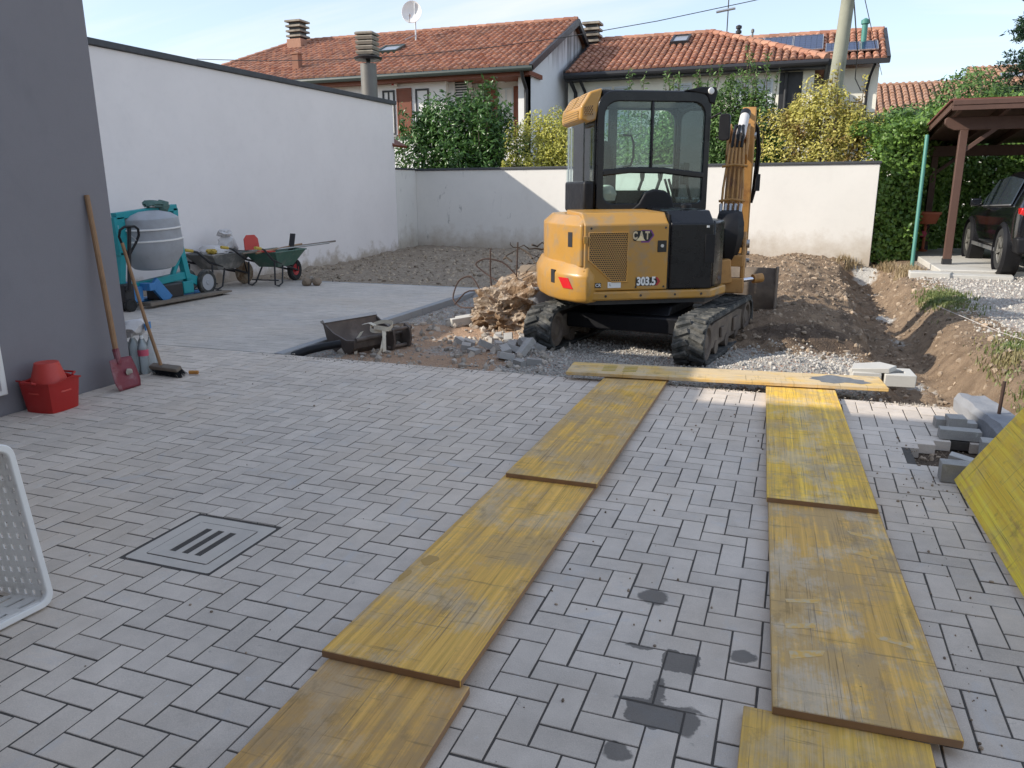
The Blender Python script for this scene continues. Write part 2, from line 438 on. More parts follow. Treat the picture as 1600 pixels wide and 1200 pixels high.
def stained_wall(name, col, stain=(.30, .28, .25), lo=.58, hi=.82, amt=.6, foot=.0, streak=False, bump=.25, smudge=None):
    t = NT(name); p = t.pos(); s = t.n('ShaderNodeSeparateXYZ', {0: p})
    c = t.mixc(t.noise(p, .9, 5, .6), mul(col, .90), mul(col, 1.05))
    c = t.mixc(t.math('MULTIPLY', t.rng(t.noise(p, 6, 5, .65), .5, .75), .18), c, mul(col, .8))
    if streak:
        n = t.noise(t.map(p, (3.5, 3.5, .28)), 1.0, 6, .65); top = t.rng(s.outputs['Z'], STREAK_Z[0], STREAK_Z[1])
        c = t.mixc(t.math('MULTIPLY', t.rng(t.math('MULTIPLY', n, top), .30, .55), amt), c, stain)
    else:
        n = t.noise(t.map(p, (1.2, 1.2, .5)), 1.0, 6, .65, .4); c = t.mixc(t.math('MULTIPLY', t.rng(n, lo, hi), amt), c, stain)
    if foot:
        f = t.rng(t.math('ADD', s.outputs['Z'], t.rng(t.noise(p, 3.5, 5, .65), .2, .8, -.28, .28)), .05, .05 + foot, 1, 0)
        c = t.mixc(t.math('MULTIPLY', f, .75), c, (.40, .32, .23))
    if smudge:
        k = t.math('MULTIPLY', t.rng(t.noise(t.map(p, (3.2, 3.2, 1.1)), 1.5, 8, .72, .6), .60, .68), t.rng(s.outputs['X'], smudge[0], smudge[1], 1, 0))
        c = t.mixc(t.math('MULTIPLY', k, .7), c, (.17, .16, .15))
    t.base(c); t.rough(.9); t.b.inputs['Specular IOR Level'].default_value = .25
    t.bump(t.math('ADD', t.noise(p, 140, 4, .7), t.math('MULTIPLY', t.noise(p, 2.2, 3), 1.0)), bump, .006)
    return t.m

# wet marks that stand on the paving: centre x, centre y, half sizes, exponent (2 round, 6 paver shaped)
STAINS = [(-.415, 2.70, .058, .055, 2), (-.395, 2.355, .045, .014, 2), (-.255, 2.312, .060, .057, 8), (-.065, 2.41, .046, .043, 2),
          (-.29, 2.01, .088, .054, 6), (-.28, 2.062, .14, .018, 2), (-.30, 2.12, .024, .08, 2), (-.19, 2.02, .033, .065, 2), (-.365, 1.825, .046, .039, 2)]
STREAK_Z = (4.2, 6.6)
m_paver = paver_mat('paver_concrete', (.60, .52, .44), True, .085)
m_paver_loose = paver_mat('loose_paver_concrete', (.38, .365, .34), False, .15)
m_oldpaver = paver_mat('dusty_paver_concrete', (.54, .485, .425), False, .05, .35)
m_bed = MAT('sand_bedding', (.075, .065, .056), .95, var=.3, vscale=30, bump=.4)
m_bed2 = MAT('dusty_sand_bedding', (.27, .27, .265), .95, var=.2, vscale=20, bump=.3)
m_drain = MAT('drain_concrete', (.56, .50, .43), .9, var=.1, vscale=9, dirt=(.38, .35, .32), dlo=.5, dhi=.8, bump=.3)
m_kerb = MAT('kerb_concrete', (.33, .33, .33), .9, var=.12, vscale=7, dirt=(.20, .18, .15), dlo=.55, dhi=.8, bump=.3, isl=.05)
m_ground = ground_mat()
m_outer = MAT('garden_soil', (.14, .12, .08), .95, var=.3, vscale=1.0, bump=.4, bscale=8)
m_greywall = stained_wall('grey_plaster', (.245, .232, .245), (.12, .12, .14), .55, .85, .35, 0, bump=.35)
m_white = stained_wall('white_plaster_tall', (.88, .825, .80), (.60, .58, .57), .62, .85, .30, .22)
m_white2 = stained_wall('white_plaster_low', (.78, .75, .70), (.58, .55, .50), .62, .85, .45, .6, smudge=(-8.6, -4.5))
m_coping = MAT('slate_coping', (.055, .058, .065), .6, var=.25, vscale=6, bump=.2)
m_villa1 = stained_wall('villa_white_plaster', (.82, .81, .79), (.7, .69, .67), .6, .85, .25)
m_villa1g = stained_wall('villa_gable_plaster', (.74, .75, .77), (.10, .095, .09), amt=.85, streak=True)  # cooler, darker base puts the gable's shade into colour; streaks are stain
m_villa2 = stained_wall('villa_cream_plaster', (.90, .86, .74), (.55, .50, .40), .62, .85, .3)
def tile_mat(name, a, b, lich):
    t = NT(name); p = t.pos(); r = t.rand()
    c = t.mixc(r, a, b); c = t.mixc(t.math('MULTIPLY', t.rng(t.noise(p, 1.1, 6, .65), .45, .72), .75), c, lich)
    c = t.mixc(t.math('MULTIPLY', t.rng(t.noise(p, 9, 4, .6), .55, .75), .4), c, mul(lich, .7))
    t.base(c); t.rough(.85); t.b.inputs['Specular IOR Level'].default_value = .25; t.bump(t.noise(p, 60, 4), .3, .005); return t.m
m_tile = tile_mat('terracotta_tile', (.29, .120, .076), (.49, .25, .165), (.22, .14, .105))
m_tile2 = tile_mat('terracotta_tile_clean', (.33, .140, .09), (.53, .28, .185), (.28, .165, .115))
m_tile3 = tile_mat('faded_brown_tile', (.34, .19, .12), (.44, .26, .18), (.30, .20, .15))
m_gutter = MAT('gutter_dark_green', (.035, .05, .045), .45, var=.2)
m_dark = MAT('dark_metal', (.022, .022, .025), .5, var=.2)
m_black = MAT('black_plastic', (.009, .009, .011), .5, var=.25, vscale=9, spec=.3)
m_blackp = MAT('black_paint', (.006, .0065, .009), .3, var=.2, coat=.15, spec=.35, dirt=(.10, .085, .07), dscale=4, dlo=.72, dhi=.95)
m_rubber = MAT('dusty_rubber', (.034, .036, .035), .85, var=.4, vscale=14, dirt=(.17, .16, .14), dscale=9, dlo=.47, dhi=.72, bump=.5, bscale=40)
m_tyre = MAT('tyre_rubber', (.022, .022, .022), .85, var=.3, vscale=20, bump=.3, dirt=(.09, .085, .08), dlo=.6, dhi=.9)
m_shutter = MAT('brown_shutter', (.19, .052, .022), .55, var=.15, vscale=5)
m_wshutter = MAT('white_shutter', (.62, .66, .68), .5, var=.06)
m_pane = MAT('window_pane', (.035, .045, .055), .08, var=.2, spec=.8)
m_solar = MAT('solar_cell', (.018, .032, .085), .18, var=.25, vscale=3, spec=.7)
m_alu = MAT('aluminium', (.55, .55, .56), .35, .8, var=.1)
m_chim = MAT('chimney_concrete', (.30, .265, .215), .9, var=.25, vscale=9, bump=.4, dirt=(.12, .105, .085), dlo=.45, dhi=.7)
m_chimbrick = MAT('chimney_brick', (.40, .22, .15), .9, var=.2, vscale=12, bump=.3)
m_flue = MAT('grey_flue_metal', (.17, .165, .15), .5, .3, var=.15, vscale=3)
m_pole = MAT('pole_concrete', (.30, .30, .235), .85, var=.15, vscale=5, bump=.3, dirt=(.16, .165, .12), dscale=1.5)
m_cat = MAT('excavator_yellow', (.47, .245, .045), .38, var=.07, vscale=3, coat=.2, dirt=(.34, .23, .12), dscale=5.5, dlo=.50, dhi=.68)
m_catb = MAT('boom_yellow_worn', (.44, .225, .065), .55, var=.2, vscale=8, dirt=(.20, .085, .035), dscale=5, dlo=.50, dhi=.72)
m_grille = perforated_mat('perforated_yellow', (.46, .25, .07), 46, 52, .33)
m_grille2 = perforated_mat('perforated_yellow_hood', (.50, .27, .06), 38, 44, .30, ('Y', 'Z'))
m_steel = MAT('bare_steel', (.40, .39, .38), .35, .85, var=.2, vscale=8)
m_chrome = MAT('chrome_rod', (.75, .75, .80), .12, 1.0, var=.03)
m_rust = MAT('muddy_steel', (.145, .115, .092), .75, .2, var=.3, vscale=9, dirt=(.24, .19, .145), dscale=4, dlo=.45, dhi=.7, bump=.4)
m_bucket = MAT('worn_bucket_steel', (.120, .098, .085), .6, .35, var=.3, vscale=7, dirt=(.24, .20, .17), dscale=3.5, dlo=.52, dhi=.8, bump=.35)
m_cab = glass_mat('cab_glass', (.90, .975, .95), .015)
m_carglass = glass_mat('car_glass', (.10, .12, .12), .06)
m_carpaint = MAT('car_black_paint', (.007, .008, .011), .16, var=.1, coat=1.0)
m_red = MAT('red_plastic', (.42, .017, .014), .42, var=.1, vscale=6)
m_red2 = MAT('pale_red_plastic', (.56, .055, .04), .5, var=.12, vscale=6)
m_shovel = MAT('red_shovel_steel', (.20, .035, .05), .5, .1, var=.3, vscale=12, dirt=(.33, .22, .22), dscale=9, dlo=.5, dhi=.8)
m_handle = MAT('ash_handle', (.30, .17, .085), .65, var=.3, vscale=14)
m_teal = MAT('teal_paint', (.010, .29, .32), .45, var=.12, vscale=5, dirt=(.16, .26, .27), dscale=5, dlo=.62, dhi=.9)
m_drum = MAT('drum_grey_paint', (.37, .38, .40), .55, var=.08, vscale=5, dirt=(.27, .27, .27), dscale=3, dlo=.5, dhi=.8)
m_blue = MAT('jack_blue_paint', (.05, .21, .47), .45, var=.2, vscale=6, dirt=(.17, .17, .17), dscale=6, dlo=.6, dhi=.85)
m_woodold = MAT('weathered_plank', (.20, .165, .13), .85, var=.3, vscale=14, bump=.3)
m_bgreen = MAT('barrow_green', (.055, .13, .095), .5, var=.25, vscale=7, dirt=(.17, .17, .15), dscale=5, dlo=.5, dhi=.75)
m_bag = MAT('pale_sack', (.60, .57, .55), .8, var=.15, vscale=9, bump=.4)
m_whitepl = MAT('white_plastic', (.82, .79, .75), .42, var=.05, vscale=4, dirt=(.42, .40, .37), dscale=7, dlo=.6, dhi=.85)
m_strap = MAT('cream_strap', (.62, .55, .43), .8, var=.15, vscale=30)
m_carwood = MAT('carport_wood', (.10, .052, .038), .65, var=.2, vscale=8, bump=.2)
m_roofred = MAT('carport_roof_sheet', (.15, .05, .036), .7, var=.25, vscale=6)
m_slab = MAT('pale_concrete', (.52, .50, .455), .9, var=.1, vscale=3, dirt=(.36, .34, .30), dlo=.55, dhi=.8, bump=.2)
m_polegreen = MAT('green_steel_pole', (.07, .235, .19), .45, var=.15)
m_terra = MAT('terracotta_plastic', (.46, .125, .06), .6, var=.1)
m_chunk = MAT('broken_concrete', (.43, .345, .26), .95, var=.35, vscale=8, dirt=(.24, .155, .09), dscale=6, dlo=.44, dhi=.56, bump=1.0, bscale=16, bdist=.06)
m_rebar = MAT('rusty_rebar', (.075, .045, .035), .8, .3, var=.3)
m_stone = MAT('grey_limestone_kerb', (.25, .255, .27), .9, var=.2, vscale=9, bump=.6, bscale=35, bdist=.01)
m_drycrumb = MAT('dry_soil_crumb', (.38, .305, .225), .95, var=.3, vscale=20, isl=.5, bump=.4)
m_clod = MAT('soil_clod', (.30, .23, .165), .95, var=.3, vscale=20, isl=.45, bump=.5)
m_peb = MAT('gravel_stone', (.46, .43, .385), .9, var=.2, vscale=20, isl=.35)
m_debris = MAT('pale_rubble', (.42, .37, .31), .92, var=.3, vscale=14, isl=.3, bump=.5)
m_trunk = MAT('bark', (.09, .065, .045), .9, var=.3, vscale=12)
m_laurel = leaf_mat('laurel_leaf', (.026, .075, .018), (.095, .19, .045), None, rough=.32)
m_ybush = leaf_mat('golden_privet_leaf', (.33, .345, .05), (.60, .56, .13), (.17, .19, .03), .08)
m_thedge = leaf_mat('tall_hedge_leaf', (.042, .100, .022), (.15, .25, .065), None)
m_ybush2 = leaf_mat('yellowing_leaf', (.34, .325, .055), (.60, .53, .15), (.21, .11, .042), .07)
m_ivy = leaf_mat('ivy_hedge_leaf', (.050, .120, .020), (.185, .300, .060), None, rough=.38)
m_conif = leaf_mat('conifer_needle', (.012, .035, .018), (.03, .07, .03), None)
m_grass = leaf_mat('grass_blade', (.07, .13, .025), (.22, .24, .09), (.30, .25, .13), .1)
m_drygrass = leaf_mat('dry_grass_blade', (.30, .22, .12), (.42, .33, .20), None)
m_logo_black = MAT('decal_black', (.010, .010, .010), .4, var=.02)
m_logo_white = MAT('decal_white', (.78, .78, .76), .4, var=.02)
m_logo_yel = MAT('decal_sand', (.56, .46, .30), .4, var=.03)
m_logo_tri = MAT('decal_yellow_triangle', (.75, .62, .36), .4, var=.03)
m_logo_pur = MAT('decal_purple', (.17, .04, .20), .4, var=.02)
m_logo_red = MAT('decal_red', (.42, .02, .03), .4, var=.02)
m_reflector = MAT('red_reflector', (.60, .012, .015), .2, var=.05, coat=.6)
m_seat = MAT('seat_fabric', (.02, .02, .022), .8, var=.2)
m_label = MAT('label_pink', (.62, .10, .16), .5, var=.05)
m_water = glass_mat('clear_bottle', (.90, .94, .96), .38, .05)
m_amber = MAT('amber_plastic', (.45, .19, .03), .5, var=.1)
m_cloth = MAT('green_grey_cloth', (.085, .15, .13), .85, var=.3, vscale=16, bump=.5)
m_bristle = MAT('bristle_black', (.012, .013, .018), .9, var=.3, vscale=30)
m_yellowtape = MAT('yellow_glove', (.52, .36, .06), .7, var=.2)
# ================================================================= ground
def S(x, a, b):
    t = np.clip((x - a) / (b - a), 0, 1); return t * t * (3 - 2 * t)
def G(x, y, cx, cy, rx, ry): return np.exp(-(((x - cx) / rx) ** 2 + ((y - cy) / ry) ** 2))
def terrain(x, y, noise=True):
    x = np.asarray(x, float); y = np.asarray(y, float)
    wx = .10 * fbm(x, y, .9, 3, 5); xx = x + wx; yy = y + .12 * fbm(x, y, .8, 3, 9)
    h = np.full(x.shape, -.085)
    left = 1 - S(xx, -4.9, -4.3)
    h = h + left * S(yy, 11.0, 11.5) * (.085 + .10 * S(yy, 14, 17.4))
    mid = S(xx, -4.9, -4.0) * (1 - S(xx, -.9, -.3))
    h = h + mid * S(yy, 9.6, 11.5) * .16
    h = h + .52 * G(xx, yy, -2.75, 9.95, .62, .75) + .10 * G(xx, yy, -3.1, 8.7, .5, .4)
    h = h + .19 * np.exp(-((xx - .0) / .62) ** 2) * S(yy, 7.75, 8.7) * (1 - .35 * S(yy, 14.5, 17))
    h = h + .10 * S(yy, 12, 16.5) * S(xx, -1, 0) * (1 - S(xx, .9, 1.4))
    h = h + .15 * G(xx, yy, .02, 7.15, .45, .34) + .09 * G(xx, yy, -.35, 6.8, .25, .2)
    h = h + .05 * G(xx, yy, -2.6, 6.95, .7, .4)
    yard = S(xx, 1.45, 2.1)
    h = h * (1 - yard) + yard * (.03 + .05 * S(yy, 5, 7) * (1 - S(yy, 7.6, 9)))
    tr = S(xx, .70, 1.02) * (1 - S(xx, 1.38, 1.78)) * S(yy, 6.05, 6.6) * (1 - S(yy, 16.6, 17.1))
    h = h - .34 * tr
    h = h + .05 * G(xx, yy, 1.80, 6.75, .22, .55)
    lump = np.clip(.25 + mid * S(yy, 9.0, 10) * .8 + S(xx, -.75, -.4) * (1 - S(xx, 1.5, 2.1)) * S(yy, 7.6, 8.2) * 1.0 + G(xx, yy, -2.95, 9.6, 1.1, 1.1) * 1.0 + left * S(yy, 11, 12) * .55, .2, 1.25)
    lump = np.where((xx > .6) & (xx < 2.0) & (yy < 8), .8, lump); lump = lump * (1 - .6 * S(xx, 1.25, 1.6))
    if noise:
        n = .050 * fbm(x, y, 2.2, 4, 21) + .045 * np.abs(fbm(x, y, 5.5, 4, 33)) + .045 * fbm(x, y, 10, 3, 44, .7)
        h = h + lump * n + .006 * fbm(x, y, 22, 2, 3)
    # under and beside the paving
    pav = (1 - S(y, 5.98, 6.16)) * (1 - S(x, 1.12, 1.30))
    h = h * (1 - pav) + pav * np.minimum(-.085, -.10 + 0 * h)
    hole = (x > .72) & (x < 1.36) & (y > 4.55) & (y < 5.2)
    h = np.where(hole, -.062 + .014 * fbm(x, y, 12, 3, 8), h)
    plat = (x < -4.60) & (y < 11.25)
    h = np.where(plat, -.14, h)
    slab = (x > 2.30) & (y > 15.05)
    h = np.where(slab, np.minimum(h, .02), h)
    return h
def hz(x, y): return float(terrain(np.array([x]), np.array([y]))[0])

gx = np.arange(-9.12, 8.99, .04); gy = np.arange(4.2, 18.06, .04)
GX, GY = np.meshgrid(gx, gy); GH = terrain(GX, GY)
nx, ny = len(gx), len(gy)
idx = np.arange(nx * ny).reshape(ny, nx)
F = np.stack([idx[:-1, :-1], idx[:-1, 1:], idx[1:, 1:], idx[1:, :-1]], -1).reshape(-1, 4)
me = fast_mesh('ground', np.stack([GX.ravel(), GY.ravel(), GH.ravel()], -1), F, m_ground, True)
x_, y_ = GX.ravel(), GY.ravel()
wx = x_ + .12 * fbm(x_, y_, 1.3, 3, 61); wy = y_ + .14 * fbm(x_, y_, 1.3, 3, 71)
def attr(n, v):
    a = me.attributes.new(n, 'FLOAT', 'POINT'); a.data.foreach_set('value', np.clip(v, 0, 1).astype(np.float32))
attr('gravel', np.maximum.reduce([S(wx, -2.75, -2.2) * (1 - S(wx, .45, .8)) * (1 - S(wy, 7.75, 8.1)) * S(wy, 5.5, 5.7),
      S(wx, -2.2, -1.9) * (1 - S(wx, -.8, -.5)) * (1 - S(wy, 9.4, 9.9)) * S(wy, 5.5, 5.7),
      (1 - S(wx, -4.0, -3.75)) * S(wx, -4.7, -4.6) * S(wy, 8.1, 8.6) * (1 - S(wy, 11, 11.6)) * .9,
      (1 - S(wx, -4.3, -4.05)) * S(wx, -4.7, -4.6) * (1 - S(wy, 6.7, 7.0)) * .9,
      S(wx, 2.0, 2.4) * .85 * (1 - .35 * G(x_, y_, 2.0, 7.4, .6, 1.3)), .62 * G(wx, wy, -3.2, 6.95, .8, .35)]))
attr('sand', np.maximum.reduce([.75 * S(wx, -4.5, -4.2) * (1 - S(wx, -2.6, -2.2)) * (1 - S(wy, 8.7, 9.1)) * S(wy, 5.9, 6.0), .55 * G(wx, wy, -2.95, 9.6, 1.0, .8)]))
attr('dry', (1 - S(wx, -4.4, -3.4)) * S(wy, 10.9, 11.2) * .9)
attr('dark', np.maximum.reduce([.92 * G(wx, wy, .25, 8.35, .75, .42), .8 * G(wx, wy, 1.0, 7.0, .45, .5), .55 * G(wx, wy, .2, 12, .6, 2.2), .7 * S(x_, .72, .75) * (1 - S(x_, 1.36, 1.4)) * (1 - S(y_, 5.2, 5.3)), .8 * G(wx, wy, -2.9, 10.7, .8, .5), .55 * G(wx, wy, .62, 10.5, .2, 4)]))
attr('plaster', np.maximum.reduce([.85 * G(wx, wy, 1.30, 12.6, .22, .38), .9 * G(wx, wy, 1.28, 17.0, .3, .35), .75 * G(wx, wy, 1.35, 15.2, .2, .3), .62 * G(wx, wy, 1.28, 8.3, .2, .35), .5 * G(wx, wy, 1.3, 10.6, .2, .3)]))
ground = link('ground', me); tag(ground, kind='structure')
# the land outside the yard
oc = [-9.06, 8.96, 4.24, 18.02]; B = 700; z0 = -.14
V = [(-B, -B, z0), (B, -B, z0), (B, B, z0), (-B, B, z0), (oc[0], oc[2], z0), (oc[1], oc[2], z0), (oc[1], oc[3], z0), (oc[0], oc[3], z0)]
mb = MB().add(V, [(0, 1, 5, 4), (1, 2, 6, 5), (2, 3, 7, 6), (3, 0, 4, 7)])
tag(mb.build('terrain', m_outer), kind='structure')

# ================================================================= herringbone paving
def to_px(p):
    d = Vector(p) - Vector((0, 0, CAM_H)); z = d.dot(_f)
    if z < .05: return None
    return (800 + 1600 * CAM_F * d.dot(_r) / z, 600 - 1600 * CAM_F * d.dot(_u) / z)
paving = thing('paving', None, None); tag(paving, kind='structure')
U0, V0 = -.50516, 2.66020
PX0, PX1, PY0, PY1 = -9.06, 1.52, -1.6, 6.02
DRAIN = (-2.645, -2.165, 2.262, 2.752)
cells = []
for k in range(-110, 110):
    for j in range(-75, 75):
        for (a, b, w, l) in ((k - j, k + 3 * j, 2, 1), (k - j, k + 3 * j + 1, 1, 2)):
            x0 = U0 + .1 * a; y0 = V0 + .1 * b
            if x0 > PX1 or y0 > PY1 or x0 + .1 * w < PX0 or y0 + .1 * l < PY0: continue
            cells.append((x0, y0, x0 + .1 * w, y0 + .1 * l))
def cut(rects):
    out = []
    for (x0, y0, x1, y1) in rects:
        if y0 < 4.8 and x1 < -5.155: continue
        x0 = max(x0, PX0 if y0 >= 4.8 else -5.155); x1 = min(x1, PX1); y0 = max(y0, PY0); y1 = min(y1, PY1)
        if y0 > 5.2: x1 = min(x1, 1.165)
        # frame of the drain
        d = DRAIN
        if x1 > d[0] and x0 < d[1] and y1 > d[2] and y0 < d[3]:
            ax, bx_ = max(x0, d[0]), min(x1, d[1]); parts = [(x0, y0, min(x1, d[0]), y1), (max(x0, d[1]), y0, x1, y1), (ax, y0, bx_, min(y1, d[2])), (ax, max(y0, d[3]), bx_, y1)]
            parts = [q for q in parts if q[2] - q[0] > .007 and q[3] - q[1] > .007]
            out.extend(parts)
            continue
        # where pavers have been lifted out
        cx, cy = (x0 + x1) / 2, (y0 + y1) / 2
        if .74 < cx < 1.60 and 4.62 < cy < 5.17 and not (cx < .86 and cy > 5.0): continue
        if cx > 1.20 and cy > 4.3: continue
        if x1 - x0 > .012 and y1 - y0 > .012: out.append((x0, y0, x1, y1))
    return out
cells = cut(cells)
PANEL_RECTS = [(-1.36, 1.0, -.86, 6.1), (-.02, 1.5, .50, 6.1)]
def score(c):
    cx, cy = (c[0] + c[2]) / 2, (c[1] + c[3]) / 2
    q = [to_px((x, y, 0)) for x, y in ((c[0], c[1]), (c[2], c[1]), (c[2], c[3]), (c[0], c[3]))]
    if any(p is None for p in q): return 0
    inside = sum(1 for p in q if 0 < p[0] < 1600 and 0 < p[1] < 1200)
    if inside < 3: return 0
    for r in PANEL_RECTS:
        if r[0] < cx < r[2] and r[1] < cy < r[3]: return 0
    if cx > .93 and cy < 4.4: return 0
    a = 0
    for i in range(4):
        p, n_ = q[i], q[(i + 1) % 4]; a += p[0] * n_[1] - n_[0] * p[1]
    return abs(a) / 2
sc = sorted(((score(c), i) for i, c in enumerate(cells)), reverse=True)
single = set(i for s_, i in sc[:300] if s_ > 0)
def paver_geom(w, l, t=.06, gap=.0033, ch=.0018, jit=.0):
    x, y = w / 2 - gap, l / 2 - gap
    a, b = x - ch, y - ch
    V = [(-x, -y, -t), (x, -y, -t), (x, y, -t), (-x, y, -t), (-x, -y, -ch), (x, -y, -ch), (x, y, -ch), (-x, y, -ch), (-a, -b, 0), (a, -b, 0), (a, b, 0), (-a, b, 0)]
    Fq = [(0, 1, 5, 4), (1, 2, 6, 5), (2, 3, 7, 6), (3, 0, 4, 7), (4, 5, 9, 8), (5, 6, 10, 9), (6, 7, 11, 10), (7, 4, 8, 11), (8, 9, 10, 11)]
    return V, Fq
paver_cache = {}
def paver_mesh(w, l, mat, t=.06):
    k = (round(w, 3), round(l, 3), mat.name, t)
    if k not in paver_cache:
        V, Fq = paver_geom(w, l, t); m = bpy.data.meshes.new('paver'); m.from_pydata(V, [], Fq); m.materials.append(mat); m.update(); paver_cache[k] = m
    return paver_cache[k]
bv, bf = [], []
for i, c in enumerate(cells):
    w, l = c[2] - c[0], c[3] - c[1]; cx, cy = (c[0] + c[2]) / 2, (c[1] + c[3]) / 2
    dz = max(-.0020, random.gauss(0, .0007) - .0006); tx, ty, rz = [max(-.011, min(.011, random.gauss(0, .0045))) for _ in range(3)]
    dx_, dy_ = random.gauss(0, .0007), random.gauss(0, .0007)
    if i in single:
        link('paver', paver_mesh(w, l, m_paver), paving, (cx + dx_, cy + dy_, dz), (tx * .6, ty * .6, rz))
    else:
        V, Fq = paver_geom(w, l); Mx = Matrix.Translation((cx + dx_, cy + dy_, dz)) @ Euler((tx * .6, ty * .6, rz)).to_matrix().to_4x4()
        b = len(bv); bv.extend([tuple(Mx @ Vector(p)) for p in V]); bf.extend([tuple(q + b for q in f) for f in Fq])
tag(link('pavers', fast_mesh('pavers', bv, bf, m_paver), paving), kind='stuff')
mb = MB()                                                        # sand in the joints, lying just under the paver tops
for (x0, x1, y0, y1) in ((-5.155, .74, PY0, 6.015), (-9.08, -5.156, 4.81, 6.015), (.74, 1.5, PY0, 4.6), (.74, 1.16, 5.19, 6.015)):
    mb.bx(x0, x1, y0, y1, -.058, -.0032)
mb.build('joint_sand', m_bed, paving)

# drain: concrete frame and slotted cover, set in the paving
dr = thing('drain_cover', 'square concrete drain cover with three long slots set in the paving', 'drain', (-2.405, 2.507, 0))
mb = MB(); o_ = rrect(-.226, .226, -.232, .232, .012, 2); i_ = rrect(-.165, .165, -.172, .172, .012, 2)
mb.ring(o_, i_, 'z', -.06, -.002); mb.build('frame', m_drain, dr, .004)
mb = MB()
xs = [-.16, -.086, -.050, -.018, .018, .050, .086, .16]
for a in range(0, 7):
    if a in (1, 3, 5):
        mb.bx(xs[a], xs[a + 1], -.167, -.118, -.05, -.001); mb.bx(xs[a], xs[a + 1], .118, .167, -.05, -.001)
    else: mb.bx(xs[a], xs[a + 1], -.167, .167, -.05, -.001)
mb.build('cover', m_drain, dr)
MB().bx(-.16, .16, -.16, .16, -.075, -.062).build('pit', m_dark, dr)

# ================================================================= older paved platform on the left, with its kerb
plat = thing('platform', None, None); tag(plat, kind='structure')
MB().bx(-9.09, -4.665, 6.035, 11.2, -.13, -.0035).build('joint_sand', m_bed2, plat)
bv, bf = [], []
row = 0; y = 6.035
while y < 11.2:
    x = -9.09 - (.1 if row % 2 else 0)
    while x < -4.665:
        x0, x1 = max(x, -9.09), min(x + .2, -4.667)
        if x1 - x0 > .02:
            V, Fq = paver_geom(x1 - x0, .1, .05, .0015, .003); dz = random.gauss(0, .0008)
            b = len(bv); bv.extend([((x0 + x1) / 2 + p[0], y + .05 + p[1], p[2] + dz) for p in V]); bf.extend([tuple(q + b for q in f) for f in Fq])
        x += .2
    y += .1; row += 1
tag(link('pavers', fast_mesh('pavers', bv, bf, m_oldpaver), plat), kind='stuff')
y = 6.03
while y < 11.1:
    MB().bx(-.05, .05, .003, min(.995, 11.2 - y), -.22, .004).build('kerb_stone', m_kerb, plat, .006, loc=(-4.612, y, random.gauss(0, .002)))
    y += 1.0
x = -5.6
while x > -9.1:
    MB().bx(.003, .995, -.05, .05, -.22, .0).build('kerb_stone', m_kerb, plat, .006, loc=(x, 11.25, 0)); x -= 1.0

# ================================================================= walls
wl = thing('boundary_wall', 'tall white plastered wall with dark coping along the left side', 'wall', (-9.1, 11, 0))
MB().bx(-.30, 0, -12.2, 5.85, -.25, 3.42).build('wall', m_white, wl, .01)
mb = MB(); mb.bx(-.36, .045, -12.2, 5.95, 3.423, 3.51); mb.build('coping', m_coping, wl, .008)
ga = thing('garage', 'brown boarded garage end behind the tall white wall', 'garage', (-9.45, 18.3, 0))
MB().bx(-5, 0, -13, -.95, -.1, 3.35).build('wall', m_shutter, ga)
mb = MB(); mb.bar((.0, -1.25, 2.72), (.42, -1.25, 2.50), .6, .05); mb.build('canopy', m_shutter, ga); MB().bx(.003, .03, -1.42, -.98, 0, 2.35).build('door', m_dark, ga)
lw = thing('boundary_wall', 'low white plastered wall with grey coping behind the excavator', 'wall', (-9.1, 17.9, 0))
WA = Vector((-9.1, 17.9, 0)); WB = Vector((1.42, 17.35, 0)); wd = (WB - WA); wl_len = wd.length; wang = math.atan2(wd.y, wd.x)
Mw = Matrix.Rotation(wang, 4, 'Z')
mb = MB(); mb.bx(0, wl_len, 0, .22, -.25, 1.955, Mw); mb.bx(-.24, .0, -1.04, .2, -.25, 1.97); mb.build('wall', m_white2, lw, .008)
mb = MB(); mb.bx(-.02, wl_len + .03, -.03, .26, 1.958, 2.01, Mw); mb.build('coping', m_coping, lw, .006)
mb = MB(); mb.bx(-.27, .02, -1.04, -.04, 1.973, 2.015); mb.build('coping', m_coping, lw, .006)

# grey house the photograph is taken from: the low wing on the left and unseen blocks behind the camera, stepped to shade the paving yet leave sky open
gh = thing('house', 'dark grey plastered house corner at the left edge', 'house', (-5.16, 4.8, 0))
MB().bx(-3.6, 0, -5.6, 0, -.1, 2.97).build('wall', m_greywall, gh, .012)
MB().bx(-3.62, .02, -5.55, .02, 2.973, 3.03).build('coping', m_coping, gh)
mb = MB(); mb.bx(-12, .35, -11, -5.62, -.1, 6.35); mb.bx(.352, 7.0, -10, -5.62, -.1, 4.15); mb.build('wall', m_greywall, gh)  # unseen tall block and lower step, shaped for the shade they cast
MB().bx(-12.4, .6, -11.5, -4.72, 6.353, 6.60).build('roof', m_coping, gh)
MB().bx(.61, 7.2, -10.2, -5.45, 4.153, 4.32).build('low_block_roof', m_coping, gh)  # unseen roof of the low step, kept low to let skylight in
bxm = thing('meter_box', 'white meter box low on the grey wall at the left edge', 'meter box', (-5.157, 3.48, .32))
MB().bx(0, .045, -.2, .2, -.17, .21).build('case', m_whitepl, bxm, .01)
MB().bx(.046, .052, -.15, .15, -.13, .17).build('panel', m_alu, bxm, .002)
